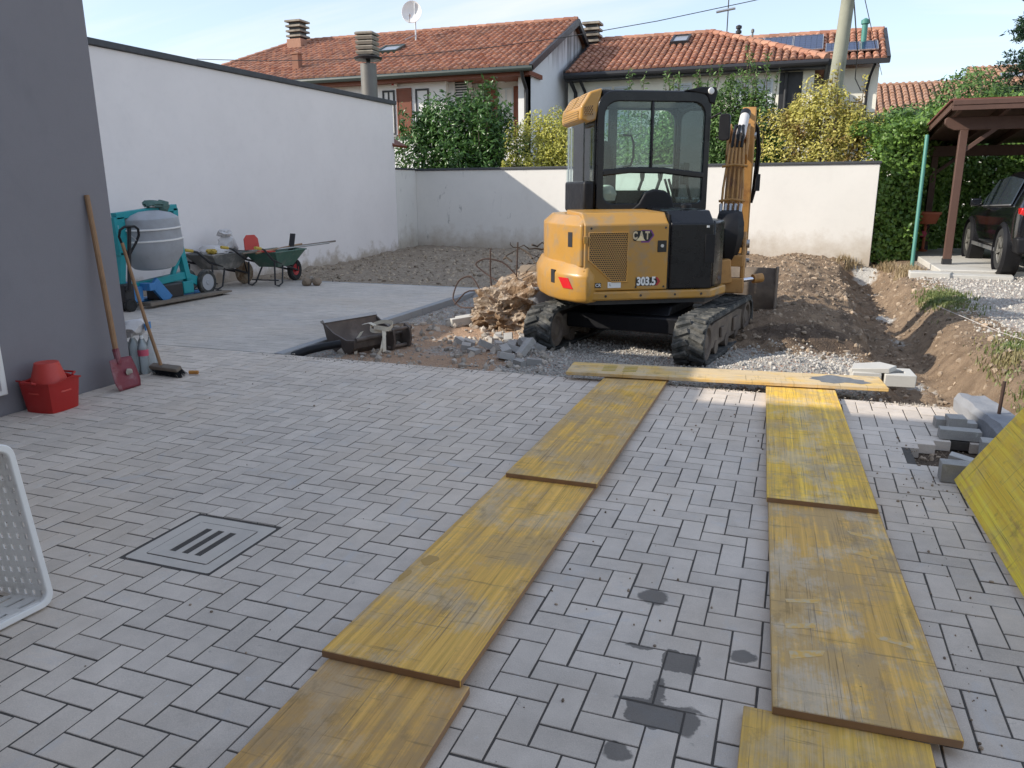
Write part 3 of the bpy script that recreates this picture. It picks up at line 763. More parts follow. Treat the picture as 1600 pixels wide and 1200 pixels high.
# ================================================================= tiled roofs
def tiles_on(mb, p0, ux, up, width, height, tw=.22, tl=.36, clip=None, n=4, gap=0):
    """barrel tiles on a slope: p0 lower left corner, ux along the eave, up up the slope"""
    ux = Vector(ux).normalized(); up = Vector(up).normalized(); nn = ux.cross(up).normalized(); p0 = Vector(p0)
    if nn.z < 0: nn = -nn
    nc = int(width / tw); nr = int(math.ceil(height / tl))
    for r in range(nr):
        for c in range(nc):
            a = (c + .5) * tw; b = r * tl
            if clip and not clip(a, b + tl * .5): continue
            jx, jz = random.gauss(0, .007), random.gauss(0, .007); L = tl * 1.12
            base = p0 + ux * (a + jx) + up * b + nn * (.012 + jz)
            vs = []
            for k in range(n + 1):
                an = math.pi * k / n
                dxx = -math.cos(an) * tw * .42; dz = math.sin(an) * tw * .36
                vs.append(base + ux * dxx + nn * (dz + .030)); vs.append(base + ux * dxx * .82 + nn * dz * .82 + up * L)
            bi = len(mb.v); mb.v.extend([tuple(q) for q in vs])
            for k in range(n): mb.f.append((bi + 2 * k, bi + 2 * k + 2, bi + 2 * k + 3, bi + 2 * k + 1))
            mb.f.append(tuple(bi + 2 * k for k in range(n + 1)))
def ridge_tiles(mb, a, b, r=.13, step=.38):
    a, b = Vector(a), Vector(b); L = (b - a).length; d = (b - a) / L; k = 0
    while k * step < L:
        p = a + d * k * step; q = a + d * min(L, (k + 1.1) * step)
        mb.tube([p, q], [r * 1.08, r * .92], 8); k += 1
def roof_mesh(name, mb, mat, parent):
    me = bpy.data.meshes.new(name); me.from_pydata(mb.v, [], mb.f); me.materials.append(mat); me.shade_smooth()
    me.set_sharp_from_angle(angle=R(50))
    return tag(link(name, me, parent), kind='stuff')

def chimney(parent, x, y, z0, z1, w, cap, mat=None):
    hc = z1 - z0; cp = hc * cap
    c = MB().bx(x - w / 2, x + w / 2, y - w / 2, y + w / 2, z0, z1 - cp).build('chimney', mat or m_chimbrick, parent, .01)
    n = 4; st = cp / n
    for i in range(n):
        zz = z1 - cp + i * st; q = w * .52 if i < n - 1 else w * .55
        MB().lathe([(q * 1.414, zz + st * .42), (q * 1.3 * 1.06, zz + st * .80), (q * .95, zz + st * .84), (q * .95, zz + st * .42)], 4, Matrix.Translation((x, y, 0)) @ Matrix.Rotation(R(45), 4, 'Z'), True).build('cap_slab', m_chim, c)
    MB().bx(x - w * .36, x + w * .36, y - w * .36, y + w * .36, z1 - cp, z1 - .03).build('flue_core', m_dark, c)
    return c
def window(parent, x0, x1, z0, z1, y, frame=m_wshutter, bars=1):
    f = MB().ring(rrect(x0, x1, z0, z1, .001, 1), rrect(x0 + .06, x1 - .06, z0 + .06, z1 - .06, .001, 1), 'y', y - .05, y + .05)
    for i in range(bars):
        xm = x0 + (x1 - x0) * (i + 1) / (bars + 1); f.bx(xm - .025, xm + .025, y - .045, y + .045, z0 + .06, z1 - .06)
    fo = f.build('window', frame, parent)
    MB().bx(x0 + .05, x1 - .05, y - .006, y + .006, z0 + .05, z1 - .05).build('pane', m_pane, fo)
    MB().bx(x0 - .06, x1 + .06, y - .12, y + .03, z0 - .06, z0 - .004).build('sill', m_kerb, fo)
def shutter(parent, x0, x1, z0, z1, y, mat, louv=True):
    s = MB().ring(rrect(x0, x1, z0, z1, .001, 1), rrect(x0 + .05, x1 - .05, z0 + .07, z1 - .07, .001, 1), 'y', y - .045, y)
    so = s.build('shutter', mat, parent)
    mb = MB(); z = z0 + .07
    if louv:
        while z < z1 - .09:
            mb.prism([(y - .036, z), (y - .006, z + .055), (y - .002, z + .05), (y - .032, z - .005)], 'x', x0 + .05, x1 - .05); z += .062
        for k, nm in ((0, 'louvre'),): mb.build('louvres', mat, so)
    else: mb.bx(x0 + .05, x1 - .05, y - .03, y - .01, z0 + .07, z1 - .07); mb.build('panel', mat, so)

# ---- left villa: white, long tiled roof with a hip on the left and a stained gable on the right
v1 = thing('villa', 'white villa with long tiled roof, brown shutters and a streaked gable', 'house', (-8.3, 24.5, 0))
EZ, RZ, EY, RY = 5.16, 7.40, 24.0, 29.31
def P1(x, y, z): return (x + 8.3, y - 24.5, z)
mb = MB(); mb.bx(-13.6, -2.95, 0, .25, 0, 5.05); mb.bx(-2.95, 0, .95, 1.2, 0, 5.05); mb.bx(-2.95, -2.75, .25, .95, 0, 5.05); mb.bx(-.42, 0, 0, .948, 0, 5.05)
mb.build('wall', m_villa1, v1)
MB().prism([(-.0, 0), (9.8, 0), (9.8, 5.2), (RY - 24.5, RZ - .12), (0, 5.12)], 'x', -.22, .003, None).build('gable_wall', m_villa1g, v1)
MB().bx(-14.0, .1, -.42, .9, 4.93, 5.06).build('soffit', m_shutter, v1)
mb = MB()
s1 = Vector((0, RY - EY, RZ - EZ)); hlen = s1.length; xl = -22.6; W1 = -8.10 - xl
tiles_on(mb, P1(xl, EY, EZ), (1, 0, 0), s1, W1, hlen, .23, .37, lambda a, b: a > b * 2.55 / hlen)
roof_mesh('roof_tiles', mb, m_tile, v1)
mb = MB(); e = Vector((0, -.02, .02))
pts = [P1(xl, EY, EZ - .02), P1(-8.12, EY, EZ - .02), P1(-8.12, RY, RZ - .02), P1(xl + 2.55, RY, RZ - .02), P1(-8.12, 34.4, 5.3), P1(xl, 34.4, 5.3)]
mb.add(pts, [(0, 1, 2, 3), (3, 2, 4, 5), (0, 3, 5)]); mb.build('roof', m_tile, v1)
mb = MB(); ridge_tiles(mb, P1(xl + 2.55, RY, RZ + .02), P1(-8.12, RY, RZ + .02)); ridge_tiles(mb, P1(xl, EY, EZ + .02), P1(xl + 2.55, RY, RZ + .04))
mb.build('ridge_tiles', m_tile, v1)
mb = MB(); mb.bar(P1(-8.10, EY - .1, EZ - .06), P1(-8.10, RY, RZ - .04), .10, .20); mb.bar(P1(-8.10, RY, RZ - .04), P1(-8.10, 34.3, 5.25), .10, .20)
mb.build('verge_board', m_dark, v1)
mb = MB(); mb.tube([P1(xl, EY - .07, EZ - .06), P1(-8.05, EY - .07, EZ - .06)], .085, 10); mb.build('gutter', m_gutter, v1)
mb = MB(); mb.tube([P1(-8.42, EY - .05, EZ - .1), P1(-8.42, EY + .05, EZ - .3), P1(-8.42, 24.42, EZ - .62), P1(-8.42, 24.42, 0)], .06, 8); mb.build('downpipe', m_dark, v1)
chimney(v1, -19.62 + 8.3, 28.6 - 24.5, 6.7, 8.12, .66, .52)
chimney(v1, -8.0 + 8.3, 31.0 - 24.5, 5.9, 7.66, .62, .48)
for (a, b, bars) in ((-13.60, -13.14, 1), (-12.36, -11.86, 0)): window(v1, a + 8.3, b + 8.3, 3.3, 4.74, .02, m_dark, bars)
window(v1, -9.75 + 8.3, -9.22 + 8.3, 3.2, 4.75, .97, m_wshutter, 1)
for (a, b, y) in ((-13.05, -12.50, -.01), (-9.20, -8.80, .93), (-10.25, -9.80, .93)): shutter(v1, a + 8.3, b + 8.3, 3.2, 4.78, y, m_shutter, False)
# small things on the left villa
sk = thing('skylight', 'grey roof window low on the left villa roof under the satellite dish', 'skylight', P1(-14.4, 26.6, 6.32 - .0), 0); sk.location = (-14.4, 26.75, 6.34)
Msl = Matrix.Rotation(math.atan2(RZ - EZ, RY - EY), 4, 'X')
MB().ring(rrect(-.42, .42, -.4, .4, .01, 1), rrect(-.34, .34, -.32, .32, .01, 1), 'z', 0, .16, Msl).build('frame', m_gutter, sk); MB().bx(-.35, .35, -.33, .33, .10, .13, Msl).build('pane', m_alu, sk)
dish = thing('satellite_dish', 'white round satellite dish on a thin mast above the left villa ridge', 'satellite dish', (-14.03, 28.0, 6.85))
mb = MB(); mb.tube([(0, 0, 0), (0, 0, 1.35)], .03, 8); mb.tube([(0, 0, .25), (-.3, -.3, .05)], .018, 6); mb.build('mast', m_alu, dish)
Md = Matrix.Translation((-.08, -.12, 1.02)) @ Matrix.Rotation(R(72), 4, 'X') @ Matrix.Rotation(R(22), 4, 'Y')
MB().lathe([(.01, -.09), (.18, -.07), (.34, -.015), (.42, .03), (.43, .015), (.34, -.035), (.18, -.09), (.01, -.11)], 28, Md @ Matrix.Scale(.86, 4, (1, 0, 0))).build('dish', m_whitepl, dish)
mb = MB(); mb.tube([Md @ Vector((-.05, -.40, .0)), Md @ Vector((0, -.34, .34))], .014, 6); mb.tube([Md @ Vector((0, -.36, .34)), Md @ Vector((0, -.30, .42))], .035, 8); mb.build('feed_arm', m_alu, dish)
ac = thing('air_conditioner', 'white air conditioning unit high in the porch of the left villa', 'air conditioner', (-11.0, 25.1, 4.62))
MB().bx(-.12, .42, -.26, .02, -.34, .42).build('case', m_whitepl, ac, .02)
mb = MB()
for k in range(8): mb.bx(-.08, .36, -.275, -.262, -.28 + k * .08, -.235 + k * .08)
mb.build('grille', m_dark, ac)
al = thing('alarm_box', 'small white and red alarm box on the left villa wall by the flue', 'alarm box', (-13.1, 24.48, 4.98))
MB().bx(-.12, .12, -.09, 0, -.14, .16).build('case', m_whitepl, al, .01); MB().bx(-.085, .0, -.1, -.092, -.1, .06).build('emblem', m_logo_red, al)
lp = thing('porch_lamp', 'round porch lamp on the recessed wall of the left villa', 'lamp', (-9.6, 25.43, 4.98))
mb = MB().lathe([(.01, -.11), (.1, -.08), (.13, 0), (.1, .08), (.01, .11)], 12, Matrix.Translation((0, -.1, 0))); mb.build('shade', m_bag, lp); MB().bx(-.04, .04, -.06, 0, -.04, .2).build('bracket', m_dark, lp)
pv = thing('vent_pipe', 'square terracotta vent pipe standing on the left villa roof', 'vent pipe', (-17.4, 25.2, 5.66)); MB().ring(rrect(-.13, .13, -.13, .13, .01, 1), rrect(-.09, .09, -.09, .09, .01, 1), 'z', -.1, .55).build('pipe', m_tile, pv); MB().bx(-.16, .16, -.16, .16, .551, .60).build('cap', m_tile, pv)

# ---- middle villa: cream, hipped roof
v2 = thing('villa', 'cream villa with hipped terracotta roof and white louvred shutters', 'house', (-8.1, 28.0, 0))
def P2(x, y, z): return (x + 8.1, y - 28.0, z)
E2, R2, Y2, YR2 = 5.36, 7.03, 27.5, 31.5
MB().bx(.015, 8.2, 0, 7, 0, 5.2).build('wall', m_villa2, v2)
mb = MB(); s2 = Vector((0, YR2 - Y2, R2 - E2)); h2 = s2.length; xr = .42; W2 = xr + 8.06
tiles_on(mb, P2(-8.06, Y2, E2), (1, 0, 0), s2, W2, h2, .23, .37, lambda a, b: a < W2 - b * (4.05 / h2))
s2b = Vector((-(4.05), 0, R2 - E2)); tiles_on(mb, P2(xr, Y2, E2), (0, 1, 0), s2b, 8.0, s2b.length, .23, .37, lambda a, b: b * .98 < a < 8.0 - b * .98)
roof_mesh('roof_tiles', mb, m_tile2, v2)
mb = MB(); pts = [P2(-8.06, Y2, E2 - .02), P2(xr, Y2, E2 - .02), P2(xr - 4.05, YR2, R2 - .02), P2(-8.06, YR2, R2 - .02), P2(xr, 35.5, E2 - .02), P2(-8.06, 35.5, E2 - .02)]
mb.add(pts, [(0, 1, 2, 3), (1, 4, 2), (3, 2, 4, 5)]); mb.build('roof', m_tile2, v2)
mb = MB(); ridge_tiles(mb, P2(-8.0, YR2, R2 + .02), P2(xr - 4.05, YR2, R2 + .02)); ridge_tiles(mb, P2(xr, Y2, E2 + .04), P2(xr - 4.05, YR2, R2 + .04)); mb.build('ridge_tiles', m_tile2, v2)
mb = MB(); mb.tube([P2(-8.06, Y2 - .08, E2 - .09), P2(xr + .05, Y2 - .08, E2 - .09)], .10, 10); mb.tube([P2(xr + .08, Y2 - .05, E2 - .09), P2(xr + .08, 35.5, E2 - .09)], .10, 10)
mb.bx(.02, 8.5, -.5, .0, 5.12, 5.24); mb.build('gutter', m_dark, v2)
for x in (-7.9, -7.55): MB().tube([P2(x, Y2 + .0, E2 - .15), P2(x + .05, Y2 + .2, E2 - .35), P2(x + .12, 27.93, E2 - .6), P2(x + .12, 27.93, 0)], .07 if x < -7.8 else .055, 8).build('downpipe', m_dark, v2)
MB().tube([P2(-.75, 27.93, 5.1), P2(-.75, 27.93, 0)], .055, 8).build('downpipe', m_dark, v2)
mb = MB(); mb.bar(P2(-8.06, Y2, E2 + .03), P2(-8.06, YR2, R2 + .03), .12, .14); mb.build('flashing', m_dark, v2)
for (a, b) in ((-7.05, -6.50), (-6.40, -5.85), (-4.35, -3.75), (-2.35, -1.9), (-1.80, -1.15)): shutter(v2, a + 8.1, b + 8.1, 3.35, 4.92, -.004, m_wshutter)
mb = MB(); mb.bx(7.15, 7.85, -.01, -.002, 3.0, 5.1); mb.build('doorway', m_dark, v2)
sk2 = thing('skylight', 'dark framed roof window high on the middle villa roof', 'skylight', (-4.55, 30.45, 6.62))
Msl2 = Matrix.Rotation(math.atan2(R2 - E2, YR2 - Y2), 4, 'X')
MB().ring(rrect(-.32, .32, -.5, .5, .01, 1), rrect(-.25, .25, -.42, .42, .01, 1), 'z', 0, .17, Msl2).build('frame', m_dark, sk2); MB().bx(-.26, .26, -.43, .43, .1, .13, Msl2).build('pane', m_alu, sk2)
an = thing('roof_antenna', 'thin antenna mast rising above the middle villa ridge', 'antenna', (-3.0, 31.0, 6.7)); mb = MB(); mb.tube([(0, 0, 0), (0, 0, 2.3)], .022, 6); mb.build('mast', m_dark, an)
mb = MB(); mb.tube([(-.5, 0, 2.02), (.5, 0, 2.06)], .012, 5)
for k in range(5): mb.tube([(-.4 + k * .2, -.2, 2.04), (-.4 + k * .2, .2, 2.04)], .008, 5)
mb.build('aerial', m_dark, an)
fp = thing('flue_pipe', 'short black cowled flue pipe behind the middle villa ridge', 'flue', (-2.72, 32.6, 6.3)); MB().lathe([(.07, 0), (.07, .85), (.11, .86), (.11, .95), (.07, .96), (.07, 1.02), (.11, 1.03), (.11, 1.12), (.02, 1.16)], 10).build('pipe', m_dark, fp)
fp = thing('flue_pipe', 'thin grey vent pipe right of the black flue on the roofs', 'flue', (-2.25, 33.2, 6.3)); MB().lathe([(.035, 0), (.035, .95), (.06, .96), (.06, 1.06), (.01, 1.1)], 8).build('pipe', m_flue, fp)

# ---- right villa with solar panels
v3 = thing('villa', 'cream villa gable end with solar panels on its tiled roof', 'house', (2.3, 32.6, 0))
def P3(x, y, z): return (x - 2.3, y - 32.6, z)
E3, R3, Y3, YR3 = 5.88, 7.32, 32.0, 35.0
MB().prism([(0, 0), (6, 0), (6, 5.7), (2.5, 7.1), (0, 5.7)], 'x', -6.5, 0).build('wall', m_villa2, v3)
s3 = Vector((0, YR3 - Y3, R3 - E3)); h3 = s3.length; mb = MB(); tiles_on(mb, P3(-4.0, Y3, E3), (1, 0, 0), s3, 6.5, h3, .25, .37); roof_mesh('roof_tiles', mb, m_tile2, v3)
mb = MB(); mb.add([P3(-4.0, Y3, E3 - .02), P3(2.5, Y3, E3 - .02), P3(2.5, YR3, R3 - .02), P3(-4.0, YR3, R3 - .02), P3(2.5, 38.4, 5.8), P3(-4, 38.4, 5.8)], [(0, 1, 2, 3), (3, 2, 4, 5)]); mb.build('roof', m_tile2, v3)
mb = MB(); ridge_tiles(mb, P3(-4, YR3, R3 + .02), P3(2.5, YR3, R3 + .02)); mb.build('ridge_tiles', m_tile2, v3)
mb = MB(); mb.bar(P3(2.52, Y3 - .1, E3 - .02), P3(2.52, YR3, R3), .12, .2); mb.bar(P3(-4, Y3 - .09, E3 - .06), P3(2.56, Y3 - .09, E3 - .06), .16, .16); mb.build('verge_board', m_dark, v3)
mb = MB(); mb.tube([P3(2.1, Y3, E3 - .15), P3(2.0, 32.4, E3 - .5), P3(1.95, 32.53, E3 - .9), P3(1.95, 32.53, 0)], .05, 8); mb.build('downpipe', m_dark, v3)
ang3 = math.atan2(R3 - E3, YR3 - Y3)
def solar(x, dist, w, h, lab):
    q = thing('solar_panel', lab, 'solar panel', (x, Y3 + math.cos(ang3) * dist, E3 + math.sin(ang3) * dist), 0, 'solar panels on the right villa roof')
    Mq = Matrix.Rotation(ang3, 4, 'X')
    MB().ring(rrect(0, w, 0, h, .005, 1), rrect(.025, w - .025, .025, h - .025, .005, 1), 'z', .14, .185, Mq).build('frame', m_alu, q)
    mb = MB(); nxx = int(w / .19); nyy = max(2, int(h / .25))
    for i in range(nxx):
        for j in range(nyy):
            a, b = (w - .06) / nxx, (h - .06) / nyy; mb.bx(.03 + i * a + .004, .03 + (i + 1) * a - .004, .03 + j * b + .004, .03 + (j + 1) * b - .004, .165, .172, Mq)
    mb.build('cells', m_solar, q); MB().bx(.02, w - .02, .02, h - .02, .145, .163, Mq).build('backing', m_dark, q)
words = ['leftmost large blue solar panel, partly behind the hipped roof', 'second large blue solar panel from the left in the upper row', 'third large blue solar panel from the left in the upper row', 'large blue solar panel nearest the concrete pole']
for i in range(4): solar(-4.05 + i * 1.10, 1.0, 1.08, 1.75, words[i])
words = ['small low solar panel just right of the concrete pole', 'middle small solar panel in the low row right of the pole', 'rightmost small solar panel under the green flue']
for i in range(3): solar(.42 + i * .60, .62, .58, .95, words[i])
gf = thing('flue_pipe', 'green cowled flue rising through the solar panels', 'flue', (1.72, 33.4, 6.5)); MB().lathe([(.16, 0), (.16, .08), (.10, .1), (.10, .8), (.15, .82), (.15, .95), (.03, 1.02)], 12).build('pipe', m_polegreen, gf)
cn = thing('porch_canopy', 'small grey tiled porch canopy on the wall beside the concrete pole', 'canopy', (.95, 31.6, 4.05)); mb = MB(); mb.bar((-.6, 0, .35), (.7, -.1, -.05), 1.0, .1); mb.build('roof', m_chim, cn); mb = MB(); mb.bar((.45, -.3, -.05), (.2, -.3, -.7), .07, .07); mb.bx(-.6, .3, -.4, .5, -1.2, -.15); mb.build('support', m_dark, cn)

# ---- far houses on the right
def far_house(lab, x0, x1, y, ez, rz, depth, mat_wall, mat_tile):
    h = thing('far_house', lab, 'house', (x0, y, 0)); w = x1 - x0
    MB().prism([(0, 0), (2 * depth, 0), (2 * depth, ez), (depth, rz - .1), (0, ez)], 'x', .1, w - .1).build('wall', mat_wall, h)
    mb = MB(); s = Vector((0, depth + .4, rz - ez + .1)); tiles_on(mb, (-.1, -.4, ez - .05), (1, 0, 0), s, w + .2, s.length, .30, .42, None, 3); roof_mesh('roof_tiles', mb, mat_tile, h)
    mb = MB(); mb.add([(-.1, -.4, ez - .08), (w + .1, -.4, ez - .08), (w + .1, depth, rz), (-.1, depth, rz), (w + .1, 2 * depth + .4, ez), (-.1, 2 * depth + .4, ez)], [(0, 1, 2, 3), (3, 2, 4, 5)]); mb.build('roof', mat_tile, h)
    mb = MB(); ridge_tiles(mb, (-.1, depth, rz + .02), (w + .1, depth, rz + .02), .15, .5); mb.build('ridge_tiles', mat_tile, h)
    mb = MB(); mb.tube([(-.1, -.45, ez - .1), (w + .1, -.45, ez - .1)], .08, 8); mb.build('gutter', m_dark, h)
    return h
far_house('faded brown roofed house just above the hedge right of the cream villa', 2.4, 8.1, 43.5, 4.9, 6.55, 3.6, m_villa2, m_tile3)
fh = far_house('taller brown roofed house with white wall above the carport', 7.9, 17, 46, 5.85, 7.45, 3.6, m_villa1, m_tile3)
sk3 = thing('skylight', 'tiny roof window on the far brown roof at the right edge', 'skylight', (9.6, 48.1, 6.86)); MB().bx(-.5, .5, -.3, .3, 0, .14, Matrix.Rotation(R(24), 4, 'X')).build('pane', m_alu, sk3)

# ---- garage flue behind the tall wall, pole, wires
gfl = thing('garage_flue', 'grey metal flue with slatted concrete cap rising behind the tall white wall', 'chimney', (-9.62, 16.72, 2.9))
mb = MB(); mb.lathe([(.185, -2.9), (.185, 1.42)], 24); mb.build('pipe', m_flue, gfl)
MB().lathe([(.03, 1.50), (.30, 1.50), (.33, 1.55), (.22, 1.60), (.05, 1.60)], 24).build('rain_collar', m_dark, gfl)
MB().cyl((0, 0, 1.40), (0, 0, 1.51), .05, n=8).build('stem', m_dark, gfl)
for i in range(4):
    z = 1.61 + i * .105
    MB().lathe([(.27, z + .0), (.30, z + .055), (.285, z + .075), (.2, z + .075), (.2, z)], 4, Matrix.Rotation(R(52), 4, 'Z'), True).build('cap_slab', m_chim, gfl)
MB().bx(-.15, .15, -.15, .15, 1.602, 2.0).build('core', m_dark, gfl); MB().lathe([(.02, 2.03), (.30, 2.03), (.31, 2.06), (.27, 2.09), (.02, 2.10)], 4, Matrix.Rotation(R(52), 4, 'Z')).build('top_slab', m_chim, gfl)
pole = thing('utility_pole', 'tall tapering concrete utility pole behind the yellow bush', 'pole', (.33, 21, -.1)); MB().tube([(0, 0, 0), (.235, 0, 4.0), (.34, 0, 6.0), (.53, 0, 9.6)], [.20, .165, .145, .115], 24).build('shaft', m_pole, pole)
def wire(lab, pts, r, seg=18, extra=None):
    P = []
    for i in range(len(pts) - 1):
        a, b = Vector(pts[i]), Vector(pts[i + 1])
        for k in range(seg): P.append(a.lerp(b, k / seg))
    P.append(Vector(pts[-1]))
    o = MB().tube(P, r, 5).build('cable', m_dark, None); return tag(o, lab, 'cable')
def sag(a, b, s, n=8): return [tuple(Vector(a).lerp(Vector(b), k / n) - Vector((0, 0, s * 4 * (k / n) * (1 - k / n)))) for k in range(n + 1)]
wire('thin overhead cable crossing in front of the villa roofs', sag((-17, 19.6, 5.25), (.76, 20.9, 6.2), .62), .010, 2)
sb = MB().tube([(-2.27, 19.0 + 1.6, 5.60), (-1.83, 19.0 + 1.63, 5.66)], .03, 8).build('cable_splice', m_alu); tag(sb, 'grey splice tube on the overhead cable above the excavator', 'cable splice')
wire('dark thick cable drooping from the pole to the cream villa gable', [(.74, 21.1, 6.0), (.95, 24, 6.0), (1.35, 29, 5.7), (1.5, 32.2, 5.3), (1.75, 32.45, 4.9)], .018, 3)
wire('thin stay wire running from the pole down to the right', [(.95, 21.5, 6.1), (2.95, 40, 6.3)], .011, 3)
# ================================================================= plants
def leaves_mesh(name, P, N, L, Wd, mat, droop=.15):
    n = len(P); N = N / np.linalg.norm(N, axis=1, keepdims=True)
    t = rng.normal(size=(n, 3)); t -= (t * N).sum(1, keepdims=True) * N; t /= np.linalg.norm(t, axis=1, keepdims=True)
    t[:, 2] *= 1; s = np.cross(N, t); L = L[:, None]; Wd = Wd[:, None]
    a = P; b = P + t * L * .5 + s * Wd * .5 - N * L * .06; c = P + t * L - N * L * droop; d = P + t * L * .5 - s * Wd * .5 - N * L * .06
    m = P + t * L * .5 + N * L * .04
    V = np.stack([a, b, c, d, m], 1).reshape(-1, 3); i = np.arange(n)[:, None] * 5
    F = np.concatenate([i + np.array([[0, 1, 4]]), i + np.array([[1, 2, 4]]), i + np.array([[2, 3, 4]]), i + np.array([[3, 0, 4]])], 1).reshape(-1, 3)
    return fast_mesh(name, V, F, mat, True)
def blob_points(blobs, n, depth=.35, lump=.22, lsc=2.6, seed=0, zmin=0.0):
    vol = np.array([(b[3] * b[4] * b[5]) ** .667 for b in blobs]); k = rng.choice(len(blobs), n, p=vol / vol.sum())
    B = np.array(blobs)[k]; d = rng.normal(size=(n, 3)); d /= np.linalg.norm(d, axis=1, keepdims=True)
    r = 1 - depth * rng.random(n) ** 1.6
    # lumpy outline
    q = B[:, :3] + d * B[:, 3:6]
    r = r * (1 + lump * (fbm(q[:, 0] + q[:, 1] * .7, q[:, 2] + q[:, 1] * .4, lsc, 3, 90 + seed)) * 1.6)
    P = B[:, :3] + d * B[:, 3:6] * r[:, None]; N = d / B[:, 3:6]; ok = P[:, 2] > zmin
    return P[ok], N[ok]
def shrub(name, lab, cat, loc, blobs, n, L, Wf, mat, stems=6, up=.5, jit=.8, shoots=0, shoot_h=.7, zmin=0.05, group=None, depth=.35, lump=.22, lsc=2.6, seed=0):
    root = thing(name, lab, cat, loc, 0, group)
    P, N = blob_points(blobs, n, depth, lump, lsc, seed, zmin); m = len(P)
    N = N / np.linalg.norm(N, axis=1, keepdims=True) + np.array([0, 0, up]) + rng.normal(size=(m, 3)) * jit
    ll = L * (.7 + .6 * rng.random(m))
    Ps, Ns, Ls = [P], [N], [ll]
    sm = MB()
    for k in range(shoots):
        b = blobs[rng.integers(len(blobs))]; a = rng.random() * 6.28; rr = rng.random() ** .5 * .8
        x, y = b[0] + math.cos(a) * rr * b[3], b[1] + math.sin(a) * rr * b[4]; z = b[2] + b[5] * math.sqrt(max(0.05, 1 - rr * rr)) * .85
        h = shoot_h * (.5 + .9 * rng.random()); lx, ly = rng.normal() * .12 * h, rng.normal() * .12 * h
        sm.tube([(x, y, z - .3), (x + lx, y + ly, z + h)], [.012, .004], 4)
        q = int(h * 42); tt = rng.random(q)[:, None]
        Ps.append(np.array([[x, y, z]]) + tt * np.array([[lx, ly, h]]) + rng.normal(size=(q, 3)) * .025); Ns.append(rng.normal(size=(q, 3)) + np.array([0, 0, .3])); Ls.append(L * (.8 + .4 * rng.random(q)))
    P, N, ll = np.concatenate(Ps), np.concatenate(Ns), np.concatenate(Ls)
    link('foliage', leaves_mesh('foliage', P, N, ll, ll * Wf, mat), root)
    for k in range(stems):
        b = blobs[k % len(blobs)]; x, y = b[0] + rng.normal() * b[3] * .25, b[1] + rng.normal() * b[4] * .25
        p = [(x * .8 + b[0] * .2, y, -.15), (x, y, b[2] * .6), (x + rng.normal() * .25 * b[3], y + rng.normal() * .2, b[2] + b[5] * .6)]; sm.tube(p, [.045, .03, .012], 6)
    sm.build('stems', m_trunk, root)
    return root
# evergreen laurel left of the excavator
shrub('laurel_shrub', 'dark glossy laurel shrub rising over the low wall beside the tall wall', 'shrub', (-8.30, 19.2, 0),
      [(-1.15, -.1, 2.1, .80, .8, 1.45), (-.1, 0, 2.1, 1.0, .9, 1.6), (.80, 0, 2.0, .75, .8, 1.50), (.1, -.1, 1.6, 1.55, .9, 1.3), (-.2, .1, 3.1, .75, .6, .72), (.72, .1, 3.1, .5, .5, .65), (-1.15, 0, 2.9, .4, .4, .60)],
      17000, .155, .34, m_laurel, 8, .35, .8, 34, .5, .3, depth=.5, lump=.42, lsc=2.2, seed=1)
shrub('golden_bush', 'rounded yellow green bush left of the excavator cab', 'bush', (-5.95, 18.95, 0),
      [(-.35, 0, 1.9, .85, .7, 1.42), (.5, .1, 1.9, .8, .7, 1.38), (.05, -.1, 1.2, 1.25, .75, 1.2), (.2, .1, 2.7, .62, .55, .70), (1.0, .2, 1.7, .6, .6, 1.2)],
      26000, .072, .5, m_ybush, 7, .6, .8, 0, .4, .3, depth=.3, lump=.20, lsc=3.2, seed=2)
shrub('tall_hedge_bush', 'tall upright green bush with long shoots behind the excavator boom', 'bush', (-1.95, 19.1, 0),
      [(-.75, 0, 2.15, .75, .6, 1.55), (.15, 0, 2.2, .85, .6, 1.65), (.85, .1, 2.1, .65, .6, 1.50), (-1.9, .2, 1.8, 1.0, .5, 1.50), (0, 0, 1.9, 1.75, .7, 1.4)],
      60000, .10, .36, m_thedge, 8, .9, .7, 46, .85, .3, depth=.4, lump=.2, seed=3)
shrub('yellowing_bush', 'large yellowing bush with brown dead patches in front of the concrete pole', 'bush', (.30, 18.9, 0),
      [(-.75, 0, 1.9, .75, .65, 1.35), (.0, 0, 2.1, .8, .65, 1.45), (.72, 0, 1.85, .65, .6, 1.25), (0, -.1, 1.2, 1.4, .7, 1.2), (.1, .1, 3.1, .36, .36, .62), (-.45, .1, 2.9, .4, .4, .5), (.65, 0, 2.8, .3, .3, .5)],
      25000, .078, .5, m_ybush2, 7, .7, .8, 14, .45, .3, depth=.34, lump=.26, lsc=3.0, seed=4)
